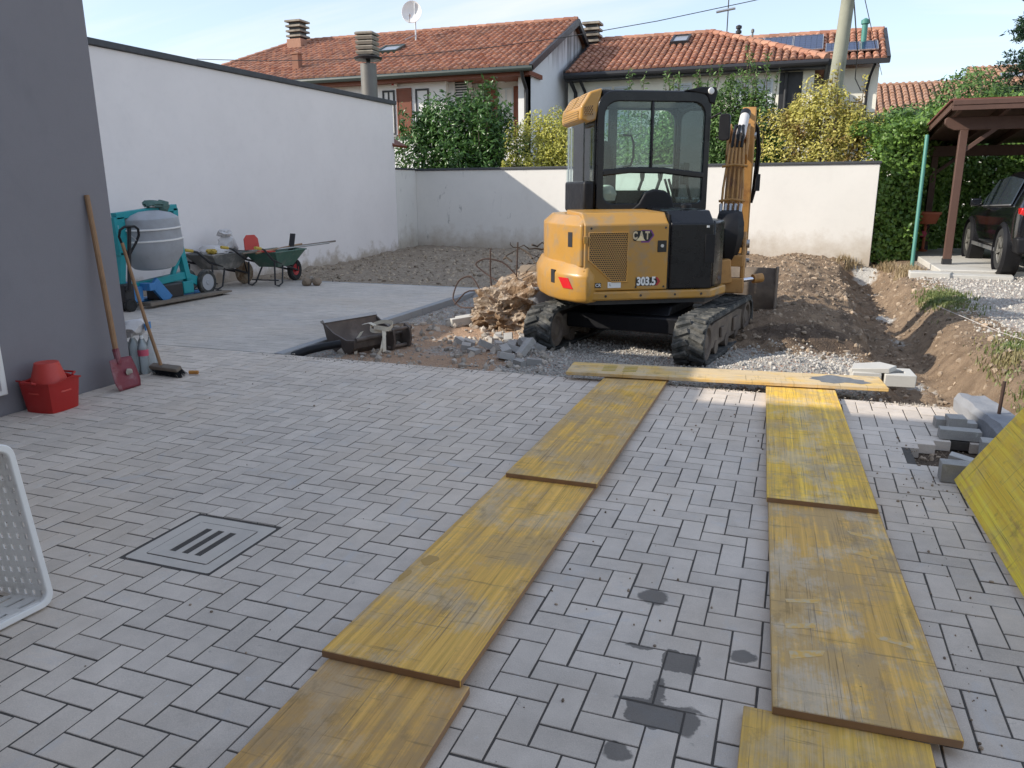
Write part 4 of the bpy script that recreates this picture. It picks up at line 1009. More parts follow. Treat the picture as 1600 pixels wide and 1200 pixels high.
def box_leaves(segs, n, L, Wf, mat, root, seed=0, lump=.22):
    # clipped hedge: leaves over wavy front faces and tops of upright slabs (x0,y0,x1,y1,h0,h1,thick)
    tot = sum(math.hypot(s[2] - s[0], s[3] - s[1]) * (s[4] + s[5]) * .5 for s in segs); Ps = []; Ns = []
    for s in segs:
        ln = math.hypot(s[2] - s[0], s[3] - s[1]); k = int(n * ln * (s[4] + s[5]) * .5 / tot)
        u = rng.random(k); top = rng.random(k) < .14; v = rng.random(k)
        h = s[4] + (s[5] - s[4]) * u; dx_, dy_ = (s[2] - s[0]) / ln, (s[3] - s[1]) / ln; nx_, ny_ = dy_, -dx_
        x = s[0] + (s[2] - s[0]) * u; y = s[1] + (s[3] - s[1]) * u; w = fbm(u * ln, v * h * 1.0, 1.7, 3, 50 + seed) * lump
        dep = rng.random(k) ** 1.8 * .45 - w; dep = np.where(top, rng.random(k) * s[6], dep + .18 * np.clip((v * h - h + .5) / .5, 0, 1) ** 2)
        z = np.where(top, h + .35 * fbm(u * ln, dep, 1.4, 3, 77 + seed) - rng.random(k) * .25, v * h)
        Ps.append(np.stack([x - nx_ * dep, y - ny_ * dep, z], 1)); Ns.append(np.where(top[:, None], np.array([[0, 0, 1.]]), np.array([[nx_, ny_, .45]])))
    P = np.concatenate(Ps); N = np.concatenate(Ns) + rng.normal(size=(len(P), 3)) * .75; ll = L * (.7 + .6 * rng.random(len(P)))
    link('foliage', leaves_mesh('foliage', P, N, ll, ll * Wf, mat), root)
hd = thing('ivy_hedge', 'dense green hedge from the end of the low wall to behind the carport', 'hedge', (1.45, 17.6, 0))
hs = [(0, .0, .80, .25, 2.5, 2.75, 1.6), (.80, .25, .95, 1.9, 2.75, 3.0, 1.4), (.85, 1.9, 1.5, 2.3, 3.0, 3.1, 1.6), (1.5, 2.3, 1.7, 3.4, 3.1, 3.3, 1.5), (1.6, 3.4, 9.5, 3.9, 3.4, 3.6, 1.5)]
box_leaves(hs, 80000, .095, .66, m_ivy, hd, 1, .16)
box_leaves([(q[0] - .0, q[1] + .45, q[2], q[3] + .45, q[4] - .1, q[5] - .1, 1.0) for q in hs], 26000, .13, .66, m_ivy, hd, 2, .1)
P, N = blob_points([(2.1, 4.5, 3.3, .9, .8, .95), (2.75, 4.6, 3.1, .7, .7, .7), (1.1, 4.2, 2.9, .8, .7, .6), (.5, 2.0, 2.7, .5, .6, .5)], 7000, .4, .25, 2.5, 5, 2.4); N = N + rng.normal(size=N.shape) * .7 + np.array([0, 0, .5]); ll = .12 * (.7 + .6 * rng.random(len(P)))
link('foliage', leaves_mesh('foliage', P, N, ll, ll * .4, m_thedge), hd)
mb = MB()
for s in hs:
    ln = math.hypot(s[2] - s[0], s[3] - s[1]); k = max(2, int(ln / .7)); nx_, ny_ = (s[3] - s[1]) / ln, -(s[2] - s[0]) / ln
    for i in range(k):
        u = (i + .5) / k; x, y = s[0] + (s[2] - s[0]) * u - nx_ * .35, s[1] + (s[3] - s[1]) * u - ny_ * .35; mb.tube([(x, y, -.15), (x + .05, y, 1.3), (x - .08, y + .05, s[4] * .93)], [.05, .035, .015], 6)
mb.build('stems', m_trunk, hd)
# dark inner wood of the hedge, well inside the leaves
cf = thing('conifer_tree', 'dark conifer crown cut by the right edge of the photo', 'tree', (9.75, 45, 0))
MB().tube([(0, 0, -.1), (0, 0, 12.5)], [.28, .03], 10).build('trunk', m_trunk, cf)
Ps, Ns = [], []
for k in range(150):
    z = 2.5 + 9.8 * (k / 150); rr = (12.8 - z) * .24 * (.75 + .5 * rng.random()); a = rng.random() * 6.28; q = 90; t = rng.random(q) ** .7
    Ps.append(np.stack([np.cos(a) * rr * t + rng.normal(size=q) * .09, np.sin(a) * rr * t + rng.normal(size=q) * .09, z - .28 * rr * t + rng.normal(size=q) * .07], 1)); Ns.append(rng.normal(size=(q, 3)) + np.array([0, 0, .8]))
P, N = np.concatenate(Ps), np.concatenate(Ns); ll = .22 * (.6 + .8 * rng.random(len(P))); link('crown', leaves_mesh('crown', P, N, ll, ll * .3, m_conif), cf)
# grass on the bank and dry weeds under the hedge
def blades(name, lab, mat, spots, n, hgt, parent=None):
    Ps, k = [], len(spots); w = np.array([s[2] * s[3] for s in spots]); c = rng.choice(k, n, p=w / w.sum()); sp = np.array(spots)[c]
    x = sp[:, 0] + rng.normal(size=n) * sp[:, 2] * .5; y = sp[:, 1] + rng.normal(size=n) * sp[:, 3] * .5
    keep = (fbm(x, y, 3.0, 3, 12) + rng.random(n) * .8 > .25) & (terrain(x, y) > -.12); x, y = x[keep], y[keep]; n = len(x); z = terrain(x, y) - .01
    h = hgt * (.4 + .9 * rng.random(n)); a = rng.random(n) * 6.28; ln = .8 * rng.random(n); wd = .006 + .004 * rng.random(n)
    ca, sa = np.cos(a), np.sin(a); b0 = np.stack([x - sa * wd, y + ca * wd, z], 1); b1 = np.stack([x + sa * wd, y - ca * wd, z], 1)
    m0 = np.stack([x + ca * h * ln * .35 - sa * wd * .7, y + sa * h * ln * .35 + ca * wd * .7, z + h * .6], 1); m1 = np.stack([x + ca * h * ln * .35 + sa * wd * .7, y + sa * h * ln * .35 - ca * wd * .7, z + h * .6], 1); tp = np.stack([x + ca * h * ln, y + sa * h * ln, z + h * (1 - .3 * ln)], 1)
    V = np.stack([b0, b1, m1, m0, tp], 1).reshape(-1, 3); i = np.arange(n)[:, None] * 5
    F = np.concatenate([i + np.array([[0, 1, 2]]), i + np.array([[0, 2, 3]]), i + np.array([[3, 2, 4]])], 1).reshape(-1, 3)
    return tag(link(name, fast_mesh(name, V, F, mat), None), lab, 'grass', None, 'stuff')
blades('grass', 'short green grass on the bank right of the trench', m_grass, [(2.15, 7.6, .5, .9), (2.0, 6.7, .3, .5), (2.4, 8.3, .5, .6), (1.9, 11.9, .35, 1.0), (1.62, 5.7, .12, .3)], 15000, .07)
blades('dry_grass', 'dry straw coloured weeds along the foot of the hedge', m_drygrass, [(1.62, 16.6, .2, .6), (1.85, 15.7, .2, .3), (1.05, 17.0, .3, .25), (1.9, 15.2, .2, .3)], 2200, .16)
# ================================================================= mini excavator
EXZ = -.07; EXC = Vector((-1.6, 8.2, EXZ)); EXH = R(29)
ex = thing('excavator', 'yellow and black mini excavator with glass cab standing on the gravel', 'excavator', EXC, EXH)
Mi = (Matrix.Translation(EXC) @ Matrix.Rotation(EXH, 4, 'Z')).inverted()
def W(x, y, z): return tuple(Mi @ Vector((x, y, z)))
def zl(z): return z - EXZ
# ---- undercarriage
UH = R(90 - 8.5) - EXH; UL = Mi @ Vector((-1.46, 8.10, EXZ))
def belt_pt(s, half=.83, r=.215):
    st = 2 * half; arc = math.pi * r; per = 2 * st + 2 * arc; s = s % per
    if s < st: return (-half + s, r * 2, 0.0)                       # top, forwards
    s -= st
    if s < arc:
        a = s / r; return (half + r * math.sin(a), r + r * math.cos(a), -a)
    s -= arc
    if s < st: return (half - s, 0.0, -math.pi)
    s -= st; a = s / r
    return (-half - r * math.sin(a), r - r * math.cos(a), -math.pi - a)
PER = 2 * 1.66 + 2 * math.pi * .215
lugm = MB()
for sgn in (1, -1):
    Ml = Matrix.Rotation(R(24) * sgn, 4, 'Z'); y0 = .074 * sgn
    V = [(-.030, -.072, 0), (.030, -.072, 0), (.030, .072, 0), (-.030, .072, 0), (-.018, -.066, .019), (.018, -.066, .019), (.018, .066, .019), (-.018, .066, .019)]
    lugm.add(V, [(0, 1, 5, 4), (1, 2, 6, 5), (2, 3, 7, 6), (3, 0, 4, 7), (4, 5, 6, 7)], Matrix.Translation((.02 * sgn, y0, 0)) @ Ml)
lug_me = lugm.mesh('lug', m_rubber)
for side in (1, -1):
    yb = .765 * side; mb = MB(); N = 64
    prof_o = [belt_pt(PER * k / N) for k in range(N)]; prof_i = [belt_pt(PER * k / N) for k in range(N)]
    outer = [(p[0], p[1]) for p in prof_o]; inner = []
    for p in prof_o:
        a = p[2]; inner.append((p[0] - math.sin(-a) * .035, p[1] - math.cos(a) * .035))
    mb.ring(outer, inner, 'y', yb - .148, yb + .148)
    tr_ = mb.build('track', m_rubber, ex, .006, loc=UL, rot=(0, 0, UH)); nl = 46
    for k in range(nl):
        x, z, a = belt_pt(PER * (k + .5) / nl)
        link('lug', lug_me, tr_, (x, yb, z), (0, -a, 0))
    fr = MB(); fr.prism([(-.72, .10), (.72, .10), (.74, .30), (.5, .345), (-.5, .345), (-.74, .30)], 'y', yb - .10, yb + .10)
    for s2 in (1, -1): fr.bx(-.30, -.16, yb + s2 * .10, yb + s2 * .128, .17, .27); fr.bx(.22, .44, yb + s2 * .10, yb + s2 * .128, .15, .29)
    fr.build('track_frame', m_rust, ex, .01, loc=UL, rot=(0, 0, UH))
    for xc, nm in ((-.83, 'idler'), (.83, 'sprocket')):
        w = MB(); M0 = Matrix.Translation((xc, yb, .215)) @ Matrix.Rotation(R(90), 4, 'X')
        w.lathe([(.0, .120), (.06, .120), (.075, .105), (.12, .09), (.135, .125), (.172, .125), (.178, .10), (.178, -.10), (.172, -.125), (.135, -.125), (.12, -.09), (.075, -.105), (.06, -.120), (.0, -.120)], 24, M0)
        w.build(nm, m_rust, ex, loc=UL, rot=(0, 0, UH))
    rl = MB()
    for k in range(3):
        xr_ = -.42 + k * .42; rl.lathe([(.0, .11), (.07, .11), (.07, .05), (.05, .04), (.05, -.04), (.07, -.05), (.07, -.11), (0, -.11)], 14, Matrix.Translation((xr_, yb, .095)) @ Matrix.Rotation(R(90), 4, 'X'))
    tag(rl.build('track_rollers', m_rust, ex, loc=UL, rot=(0, 0, UH)), kind='stuff')
mb = MB(); mb.bx(-.55, .55, -.66, .66, .20, .36); mb.prism([(-.45, .36), (.45, .36), (.38, .46), (-.38, .46)], 'y', -.40, .40); mb.build('car_body', m_black, ex, .015, loc=UL, rot=(0, 0, UH))
MB().lathe([(0, .455), (.40, .455), (.40, .56), (0, .56)], 32).build('swing_bearing', m_dark, ex)
bl = MB(); pf = [(0.0, .10), (-.05, .25), (-.05, .42), (.02, .60), (.05, .60), (-.015, .42), (-.015, .25), (.035, .10)]
bl.prism([(1.86 + p[0], p[1] + .05) for p in pf], 'y', -1.0, 1.0)
for s in (1, -1): bl.bx(1.80, 1.93, s * 1.0 - .008, s * 1.0 + .008, .14, .67)
bl.build('dozer_blade', m_rust, ex, loc=UL, rot=(0, 0, UH))
for s in (1, -1): MB().bar((.6, .30 * s, .30), (1.84, .36 * s, .36), .09, .13).build('blade_arm', m_rust, ex, .01, loc=UL, rot=(0, 0, UH))

# ---- upper body
def loopz(poly, z0, z1, s0=1.0, s1=1.0):
    return poly
base = [(.52, -.80), (-.60, -.815), (-.76, -.79), (-.90, -.58), (-.98, -.25), (-1.0, .12), (-.93, .50), (-.72, .78), (-.50, .84), (.60, .84), (.80, .62), (.80, -.52)]
MB().prism(base, 'z', zl(.475), zl(.565)).build('base_beam', m_cat, ex, .02, 3)
MB().prism([(p[0] * .93, p[1] * .93) for p in base], 'z', zl(.43), zl(.474)).build('belly_plate', m_dark, ex)
def loft(levels, name, mat, bevel=.0, cap=True):
    # levels: list of (polygon, z)
    mb = MB(); n = len(levels[0][0])
    for (pl, z) in levels: mb.v.extend([(p[0], p[1], z) for p in pl])
    for i in range(len(levels) - 1):
        for k in range(n):
            k2 = (k + 1) % n; mb.f.append((i * n + k, i * n + k2, (i + 1) * n + k2, (i + 1) * n + k))
    if cap: mb.f.append(tuple(reversed(range(n)))); mb.f.append(tuple((len(levels) - 1) * n + k for k in range(n)))
    return mb.build(name, mat, ex, bevel, 3)
# counterweight: heavy bumper round the tail
cw = [(-.745, -.865), (-.84, -.80), (-.96, -.56), (-1.02, -.27), (-1.03, .12), (-.97, .54), (-.78, .83), (-.58, .89), (-.40, .60), (-.40, -.60)]
def sc(pl, k, cx=-.45, cy=0): return [((p[0] - cx) * k + cx, (p[1] - cy) * k + cy) for p in pl]
loft([(sc(cw, .955), zl(.455)), (sc(cw, .985), zl(.49)), (sc(cw, 1.0), zl(.60)), (sc(cw, 1.0), zl(.72)), (sc(cw, .90), zl(.835))], 'counterweight', m_cat, .02)
# tail hood above the counterweight
hood = [(-.775, -.785), (-.80, -.775), (-.825, -.70), (-.885, -.56), (-.955, -.22), (-.965, .12), (-.90, .48), (-.70, .74), (-.50, .80), (-.30, .5), (-.30, -.5)]
loft([(hood, zl(.80)), (hood, zl(1.19)), (sc(hood, .86, -.3, -.02), zl(1.275))], 'tail_hood', m_cat, .018)
# engine door on the right, bevelled along its top
def side_panel(x0, x1, name, mat, inset=0.0, top=1.315):
    mb = MB(); prof = [(-.800 + inset, zl(.57)), (-.800 + inset, zl(1.195)), (-.665, zl(top - .015)), (-.03, zl(top)), (-.03, zl(.57))]
    mb.prism(prof, 'x', x0, x1); return mb.build(name, mat, ex, .014, 3)
door = side_panel(-.765, .065, 'engine_door', m_cat)
tank = side_panel(.085, .52, 'tank_cover', m_blackp, -.004, 1.33)
mb = MB(); mb.prism([(.52, -.80), (.70, -.62), (.76, -.40), (.76, -.05), (.52, -.05)], 'z', zl(.57), zl(1.22)); mb.build('front_cover', m_blackp, ex, .03, 3)
MB().lathe([(0, 0), (.055, 0), (.055, .03), (.035, .045), (0, .05)], 16, Matrix.Translation((.36, -.45, zl(1.33)))).build('filler_cap', m_black, tank)
MB().bx(.43, .53, -.812, -.806, zl(.82), zl(1.09)).build('access_hatch', m_black, tank, .004)
MB().bx(.44, .465, -.811, -.805, zl(1.155), zl(1.175)).build('sticker', m_logo_white, tank)
# joint strips
MB().bx(.066, .084, -.785, -.1, zl(.57), zl(1.28)).build('seal', m_black, ex)
MB().bx(-.778, -.766, -.74, -.3, zl(.57), zl(1.2)).build('seal', m_black, ex)
YP = -.802
g = [(-.725, zl(1.125)), (-.335, zl(1.125)), (-.335, zl(.650)), (-.49, zl(.650)), (-.725, zl(.865))]
gi = [(-.714, zl(1.115)), (-.346, zl(1.115)), (-.346, zl(.660)), (-.486, zl(.660)), (-.714, zl(.870))]
MB().ring(g, gi, 'y', YP - .010, YP + .004).build('grille_frame', m_cat, door, .003)
MB().prism(gi, 'y', YP - .004, YP + .003).build('grille', m_grille, door)
lk = MB().bx(-.045, .045, YP - .004, YP + .004, zl(.93), zl(1.04)).build('door_latch', m_logo_black, door, .006)
mb = MB(); mb.lathe([(0, 0), (.016, 0), (.016, .006), (0, .006)], 12, Matrix.Translation((.0, YP - .004, zl(.99))) @ Matrix.Rotation(R(90), 4, 'X')); mb.build('lock', m_alu, door)
def txt(body, x, z, size, mat, bold, off, sx=1.0):
    me = text_mesh(body, size, .0006, mat, bold, sx); return link('lettering', me, door, (x, YP - off, z), (R(90), 0, 0))
lx, lz = -.190, zl(1.085)
MB().prism([(lx - .02, lz - .062), (lx + .055, lz - .062), (lx + .108, lz + .005), (lx + .078, lz + .056), (lx - .02, lz + .056)], 'y', YP - .002, YP).build('emblem_hexagon', m_logo_pur, door)
MB().prism([(lx - .01, lz - .048), (lx + .05, lz - .048), (lx + .092, lz + .006), (lx + .068, lz + .047), (lx - .01, lz + .047)], 'y', YP - .0028, YP).build('emblem_core', m_logo_black, door)
MB().prism(rrect(lx - .098, lx + .046, lz - .045, lz + .050, .012, 3), 'y', YP - .0036, YP).build('emblem_plate', m_logo_black, door)
txt('C A T', lx - .024, lz + .002, .098, m_logo_yel, .005, .0050, .66)
MB().prism([(lx - .072, lz - .044), (lx + .020, lz - .044), (lx - .026, lz + .004)], 'y', YP - .0062, YP).build('emblem_triangle', m_logo_tri, door)
nx_, nz_ = -.140, zl(.652)
MB().prism([(nx_ - .112, nz_ - .040), (nx_ + .105, nz_ - .040), (nx_ + .105, nz_ + .040), (nx_ - .112, nz_ + .040)], 'y', YP - .002, YP).build('model_plate', m_logo_black, door)
MB().prism([(nx_ + .085, nz_ - .038), (nx_ + .108, nz_ - .038), (nx_ + .135, nz_), (nx_ + .108, nz_ + .038), (nx_ + .085, nz_ + .038), (nx_ + .11, nz_)], 'y', YP - .0030, YP).build('emblem_arrow', m_logo_red, door)
txt('303.5', nx_ - .008, nz_, .108, m_logo_white, .0045, .0042, .80)
MB().bx(-.655, -.595, YP - .002, YP, zl(.602), zl(.648)).build('tag_plate', m_logo_black, door); txt('CR', -.625, zl(.625), .042, m_logo_white, .001, .0034)
MB().bx(-.53, -.40, YP - .002, YP, zl(.598), zl(.655)).build('sticker', m_logo_white, door); txt('L', -.505, zl(.628), .036, m_logo_black, .0, .003)
for z in (.70, 1.02): MB().bx(-.775, -.735, YP - .012, YP + .002, zl(z), zl(z + .07)).build('hinge', m_cat, door, .004)
for (x, z) in ((-.70, .60), (-.25, .60), (.03, .60), (.03, 1.16), (-.70, 1.16)):
    MB().lathe([(0, .004), (.009, .004), (.011, 0)], 8, Matrix.Translation((x, YP, zl(z))) @ Matrix.Rotation(R(90), 4, 'X')).build('bolt', m_dark, door)
for x in (-.55, -.2, .15, .42): MB().lathe([(0, .005), (.011, .005), (.013, 0)], 8, Matrix.Translation((x, -.8145 + .012 * (x > .1), zl(.52))) @ Matrix.Rotation(R(90), 4, 'X')).build('bolt', m_dark, ex)
# tail lamp recess, reflector
nrm = Vector((-.58 - -.83, 0, 0))
def tail_plate(p0, p1, t0, t1, z0, z1, off, mat, name, skew=0):
    p0, p1 = Vector(p0), Vector(p1); d = p1 - p0; n_ = Vector((d.y, -d.x, 0)).normalized()
    if n_.dot(Vector((-1, -1, 0))) < 0: n_ = -n_
    a, b = p0 + d * t0, p0 + d * t1; q = []
    for (pp, z, sk) in ((a, z0, skew), (b, z0, skew), (b, z1, -skew), (a, z1, -skew)): q.append(pp + d * sk + Vector((0, 0, z)))
    V = [tuple(v + n_ * off) for v in q] + [tuple(v - n_ * .01) for v in q]
    MB().add(V, [(0, 1, 2, 3), (4, 7, 6, 5), (0, 4, 5, 1), (1, 5, 6, 2), (2, 6, 7, 3), (3, 7, 4, 0)]).build(name, mat, ex)
tail_plate((-.84, -.80, 0), (-.96, -.56, 0), .30, .85, zl(.59), zl(.69), .006, m_reflector, 'reflector', -.14)
tail_plate((-.96, -.56, 0), (-1.02, -.27, 0), .30, .60, zl(.62), zl(.75), .003, m_dark, 'tie_down_hole')
tail_plate((-.825, -.70, 0), (-.885, -.56, 0), .35, .8, zl(.98), zl(1.12), .003, m_dark, 'hood_latch')

# ---- cab
X0, X1, YA, YB, ZA, ZB = -.455, .745, -.035, .86, zl(1.285), zl(2.475)
def frame_side(y0, y1, name, pillar):
    mb = MB(); mb.ring(rrect(X0, X1, ZA, ZB, (.06, .03, .15, .17), 5), rrect(X0 + .075, X1 - .065, ZA + .085, ZB - .105, (.10, .05, .13, .14), 5), 'y', y0, y1)
    if pillar:
        zc = zl(1.64); mb.prism([(X0 + .06, zc + .005), (-.1, zc + .035), (.25, zc + .03), (X1 - .05, zc - .02), (X1 - .05, zc + .04), (.25, zc + .092), (-.1, zc + .097), (X0 + .06, zc + .07)], 'y', y0 - .004, y1 - .002)
        mb.bx(.108, .138, y0 - .002, y1 - .01, zl(1.72), ZB - .10)
    else:
        mb.bx(-.10, .0, y0, y1 - .002, ZA + .05, ZB - .08); mb.bx(X0 + .05, -.09, y0, y1 - .002, ZA + .05, zl(1.62))
    o = mb.build(name, m_blackp, ex, .012, 3)
    MB().bx(X0 + .06, X1 - .05, (y0 + y1) / 2 - .003, (y0 + y1) / 2 + .003, ZA + .07, ZB - .09).build('pane', m_cab, o); return o
rs = frame_side(YA, YA + .055, 'cab_side', True); ls = frame_side(YB - .05, YB, 'cab_door', False)
MB().tube([(.06, YB - .10, zl(1.75)), (.14, YB - .13, zl(1.77)), (.17, YB - .13, zl(1.86)), (.17, YB - .13, zl(2.0)), (.14, YB - .13, zl(2.09)), (.05, YB - .10, zl(2.1))], .013, 8).build('grab_handle', m_black, ls)
# the dark boss in the lower right window over the engine
mb = MB(); mb.prism([(-.08, ZA + .02), (.40, ZA + .02), (.35, zl(1.44)), (.28, zl(1.50)), (.16, zl(1.515)), (.06, zl(1.48)), (.0, zl(1.37))], 'y', YA - .02, YA + .06); mb.build('engine_boss', m_black, ex, .02, 3)
def ring_yz(name, x0, x1, openz0, openz1):
    mb = MB(); mb.ring([(YA + .06, ZA), (YB - .055, ZA), (YB - .055, ZB - .06), (YA + .06, ZB - .06)], [(YA + .10, openz0), (YB - .09, openz0), (YB - .09, openz1), (YA + .10, openz1)], 'x', x0, x1)
    o = mb.build(name, m_blackp, ex, .01); MB().bx((x0 + x1) / 2 - .003, (x0 + x1) / 2 + .003, YA + .09, YB - .08, openz0 - .01, openz1 + .01).build('pane', m_cab, o); return o
ring_yz('cab_back', X0 - .012, X0 + .035, zl(1.59), zl(2.16)); ring_yz('cab_front', X1 - .05, X1 - .004, zl(1.42), zl(2.36))
mb = MB(); mb.prism(rrect(YA + .02, YB - .02, ZB - .085, ZB + .012, (.02, .02, .045, .045), 3), 'x', X0 + .05, X1 - .06); mb.build('cab_roof', m_black, ex, .012, 3)
mb = MB(); mb.prism([(X1 - .30, ZB + .008), (X1 - .12, ZB + .045), (X1 + .03, ZB + .045), (X1 + .055, ZB + .0), (X1 + .03, ZB - .12), (X1 - .03, ZB - .11), (X1 - .06, ZB - .03)], 'y', YA - .012, YA + .13); mb.build('lamp_housing', m_black, ex, .012)
MB().lathe([(0, .012), (.028, .01), (.034, 0), (0, -.005)], 16, Matrix.Translation((X1 - .02, YA - .012, ZB + .005)) @ Matrix.Rotation(R(90), 4, 'X')).build('work_lamp', m_logo_white, ex)
MB().bx(X0 + .01, X1 - .01, YA + .06, YB - .06, ZA - .0, ZA + .03).build('cab_floor', m_black, ex)
# condenser hood over the back window
hx = [(X0 + .05, zl(2.50)), (X0 - .08, zl(2.465)), (X0 - .175, zl(2.32)), (X0 - .178, zl(2.20)), (X0 - .10, zl(2.165)), (X0 - .013, zl(2.19))]
mb = MB(); mb.prism(hx, 'y', YA + .01, YB - .02); hoodc = mb.build('condenser_hood', m_cat, ex, .022, 3)
tq = math.atan2(.155, .085)
for (a, b) in ((YA + .10, YA + .36), (YA + .42, YB - .12)):
    V = [(X0 - .086, a, zl(2.457)), (X0 - .086, b, zl(2.457)), (X0 - .169, b, zl(2.328)), (X0 - .169, a, zl(2.328))]; nn = Vector((-.84, 0, .54)) * .004
    MB().add([tuple(Vector(v) + nn) for v in V], [(0, 1, 2, 3)]).build('grille', m_grille2, hoodc)
MB().bx(X0 - .1825, X0 - .179, YA + .10, YB - .12, zl(2.205), zl(2.285)).build('grille', m_grille2, hoodc)
MB().prism([(X0 - .14, zl(2.32)), (X0 - .05, zl(2.33)), (X0 - .05, zl(2.24)), (X0 - .14, zl(2.23))], 'y', YA + .005, YA + .009).build('grille', m_grille, hoodc)
mb = MB(); mb.bx(X0 - .135, X0 - .02, YA + .005, YB - .02, zl(1.275), zl(1.60)); mb.build('back_panel', m_black, ex, .03, 3)
mb = MB(); mb.bx(X0 - .13, X0 - .115, YA + .06, YB - .08, zl(1.59), zl(2.17)); mb.build('back_window', m_cab, ex)
# inside the cab
mb = MB(); mb.bx(-.28, .22, .20, .66, ZA + .06, zl(1.50)); mb.build('seat', m_seat, ex, .04, 3)
mb = MB(); mb.prism([(-.30, zl(1.47)), (-.16, zl(1.47)), (-.22, zl(1.98)), (-.30, zl(2.02)), (-.36, zl(1.98))], 'y', .22, .64); mb.build('seat_back', m_seat, ex, .04, 3)
for yy in (.10, .70):
    mb = MB(); mb.bx(-.2, .30, yy, yy + .10, ZA + .05, zl(1.50)); mb.tube([(.25, yy + .05, zl(1.5)), (.29, yy + .05, zl(1.62))], .018, 8); mb.lathe([(.018, 0), (.028, .05), (.03, .1), (.012, .13)], 10, Matrix.Translation((.29, yy + .05, zl(1.60)))); mb.build('console', m_black, ex, .01)
mb = MB(); mb.bx(.56, .68, .12, .7, ZA + .03, zl(1.36)); mb.tube([(.55, .36, zl(1.36)), (.46, .36, zl(1.62))], .014, 6); mb.tube([(.55, .48, zl(1.36)), (.46, .48, zl(1.62))], .014, 6); mb.build('travel_levers', m_black, ex)
mb = MB(); mb.bx(.50, .56, .02, .14, zl(1.56), zl(1.78)); mb.tube([(.6, .06, zl(1.4)), (.55, .07, zl(1.6))], .018, 6); mb.build('monitor', m_black, ex, .01)
MB().lathe([(.02, 0), (.09, .03), (.11, .10), (.07, .17), (.03, .19)], 9, Matrix.Translation((-.30, .12, zl(1.37)))).build('crumpled_bag', m_bag, ex)
mb = MB(); mb.tube([(X1 + .0, YA - .0, zl(2.22)), (X1 + .06, YA - .09, zl(2.26)), (X1 + .08, YA - .10, zl(2.20))], .012, 8); mb.build('mirror_arm', m_black, ex)
mb = MB(); mb.prism(rrect(-.055, .055, -.13, .13, .03, 3), 'y', -.03, .03, Matrix.Translation((X1 + .10, YA - .12, zl(2.12))) @ Matrix.Rotation(R(-35), 4, 'Z')); mb.build('mirror', m_black, ex, .008)

# ---- swing bracket, boom, arm
BX, BY = -.705, 8.86                                       # foot of the boom in the yard
bu = Vector((-.035, 1.0, 0)).normalized(); bs = Vector((bu.y, -bu.x, 0))
def BP(s, t, z): return W(BX + bu.x * s + bs.x * t, BY + bu.y * s + bs.y * t, z)
def plate(poly, t0, t1):
    mb = MB(); n = len(poly); mb.v = [BP(p[0], t0, p[1]) for p in poly] + [BP(p[0], t1, p[1]) for p in poly]
    mb.f = [tuple(reversed(range(n))), tuple(range(n, 2 * n))] + [(i, (i + 1) % n, n + (i + 1) % n, n + i) for i in range(n)]
    return mb
for s in (-1, 1):
    plate([(-.16, .48), (.10, .50), (.16, .78), (.12, 1.02), (.02, 1.06), (-.09, 1.0), (-.17, .84), (-.20, .62)], s * .165 - .022, s * .165 + .022).build('swing_bracket_cheek', m_catb, ex, .012)
mb = plate([(-.26, .42), (.02, .42), (.04, .56), (-.24, .58)], -.19, .19); mb.build('swing_bracket_foot', m_catb, ex, .012)
plate([(-.22, .70), (.04, .70), (.04, .82), (-.22, .82)], -.17, .17).build('swing_bracket_web', m_catb, ex, .01)
MB().bar(W(-1.0, 8.55, zl(.62) + EXZ), W(-.70, 8.70, .66), .30, .26).build('boom_mount', m_catb, ex, .015)
MB().tube([BP(0, -.22, .93), BP(0, .22, .93)], .045, 16).build('boom_pin', m_steel, ex)
cl = [(0, .93, .075), (.12, 1.12, .11), (.30, 1.42, .14), (.52, 1.72, .15), (.78, 1.96, .13), (1.08, 2.12, .085)]
def band(cl, k=1):
    up, dn = [], []
    for i, (s, z, h) in enumerate(cl):
        a, b = cl[max(i - 1, 0)], cl[min(i + 1, len(cl) - 1)]; dx_, dz_ = b[0] - a[0], b[1] - a[1]; L = math.hypot(dx_, dz_)
        up.append((s - dz_ / L * h, z + dx_ / L * h)); dn.append((s + dz_ / L * h, z - dx_ / L * h))
    return up + dn[::-1]
plate(band(cl), -.085, .085).build('boom', m_catb, ex, .012)
for s in (-1, 1):
    plate([(.50, 1.88), (.60, 2.08), (.72, 2.20), (.80, 2.16), (.98, 2.25), (1.12, 2.23), (1.18, 2.10), (1.05, 2.02), (.78, 1.94), (.60, 1.78)], s * .105 - .014, s * .105 + .014).build('boom_ear', m_catb, ex, .006)
for k in range(5):
    t = -.09 + k * .045; pts = []
    for i in (1, 2, 3):
        s, z, h = cl[i]; a, b = cl[i - 1], cl[i + 1]; L = math.hypot(b[0] - a[0], b[1] - a[1]); pts.append(BP(s - (b[1] - a[1]) / L * (h + .035), t * (1.15 if i < 3 else .9), z + (b[0] - a[0]) / L * (h + .035)))
    pts.append(BP(.52, t * .8, 2.00)); MB().tube(pts, .0135, 8).build('hydraulic_tube', m_catb, ex)
    MB().tube([BP(-.125, t * 1.1, 1.27), BP(-.075, t * 1.15, 1.35)], .019, 6).build('tube_fitting', m_steel, ex)
for (s, z) in ((.07, 1.38), (.30, 1.75)):
    MB().tube([BP(s, -.135, z), BP(s - .03, 0, z + .02), BP(s, .135, z)], .016, 6).build('tube_clamp', m_catb, ex)
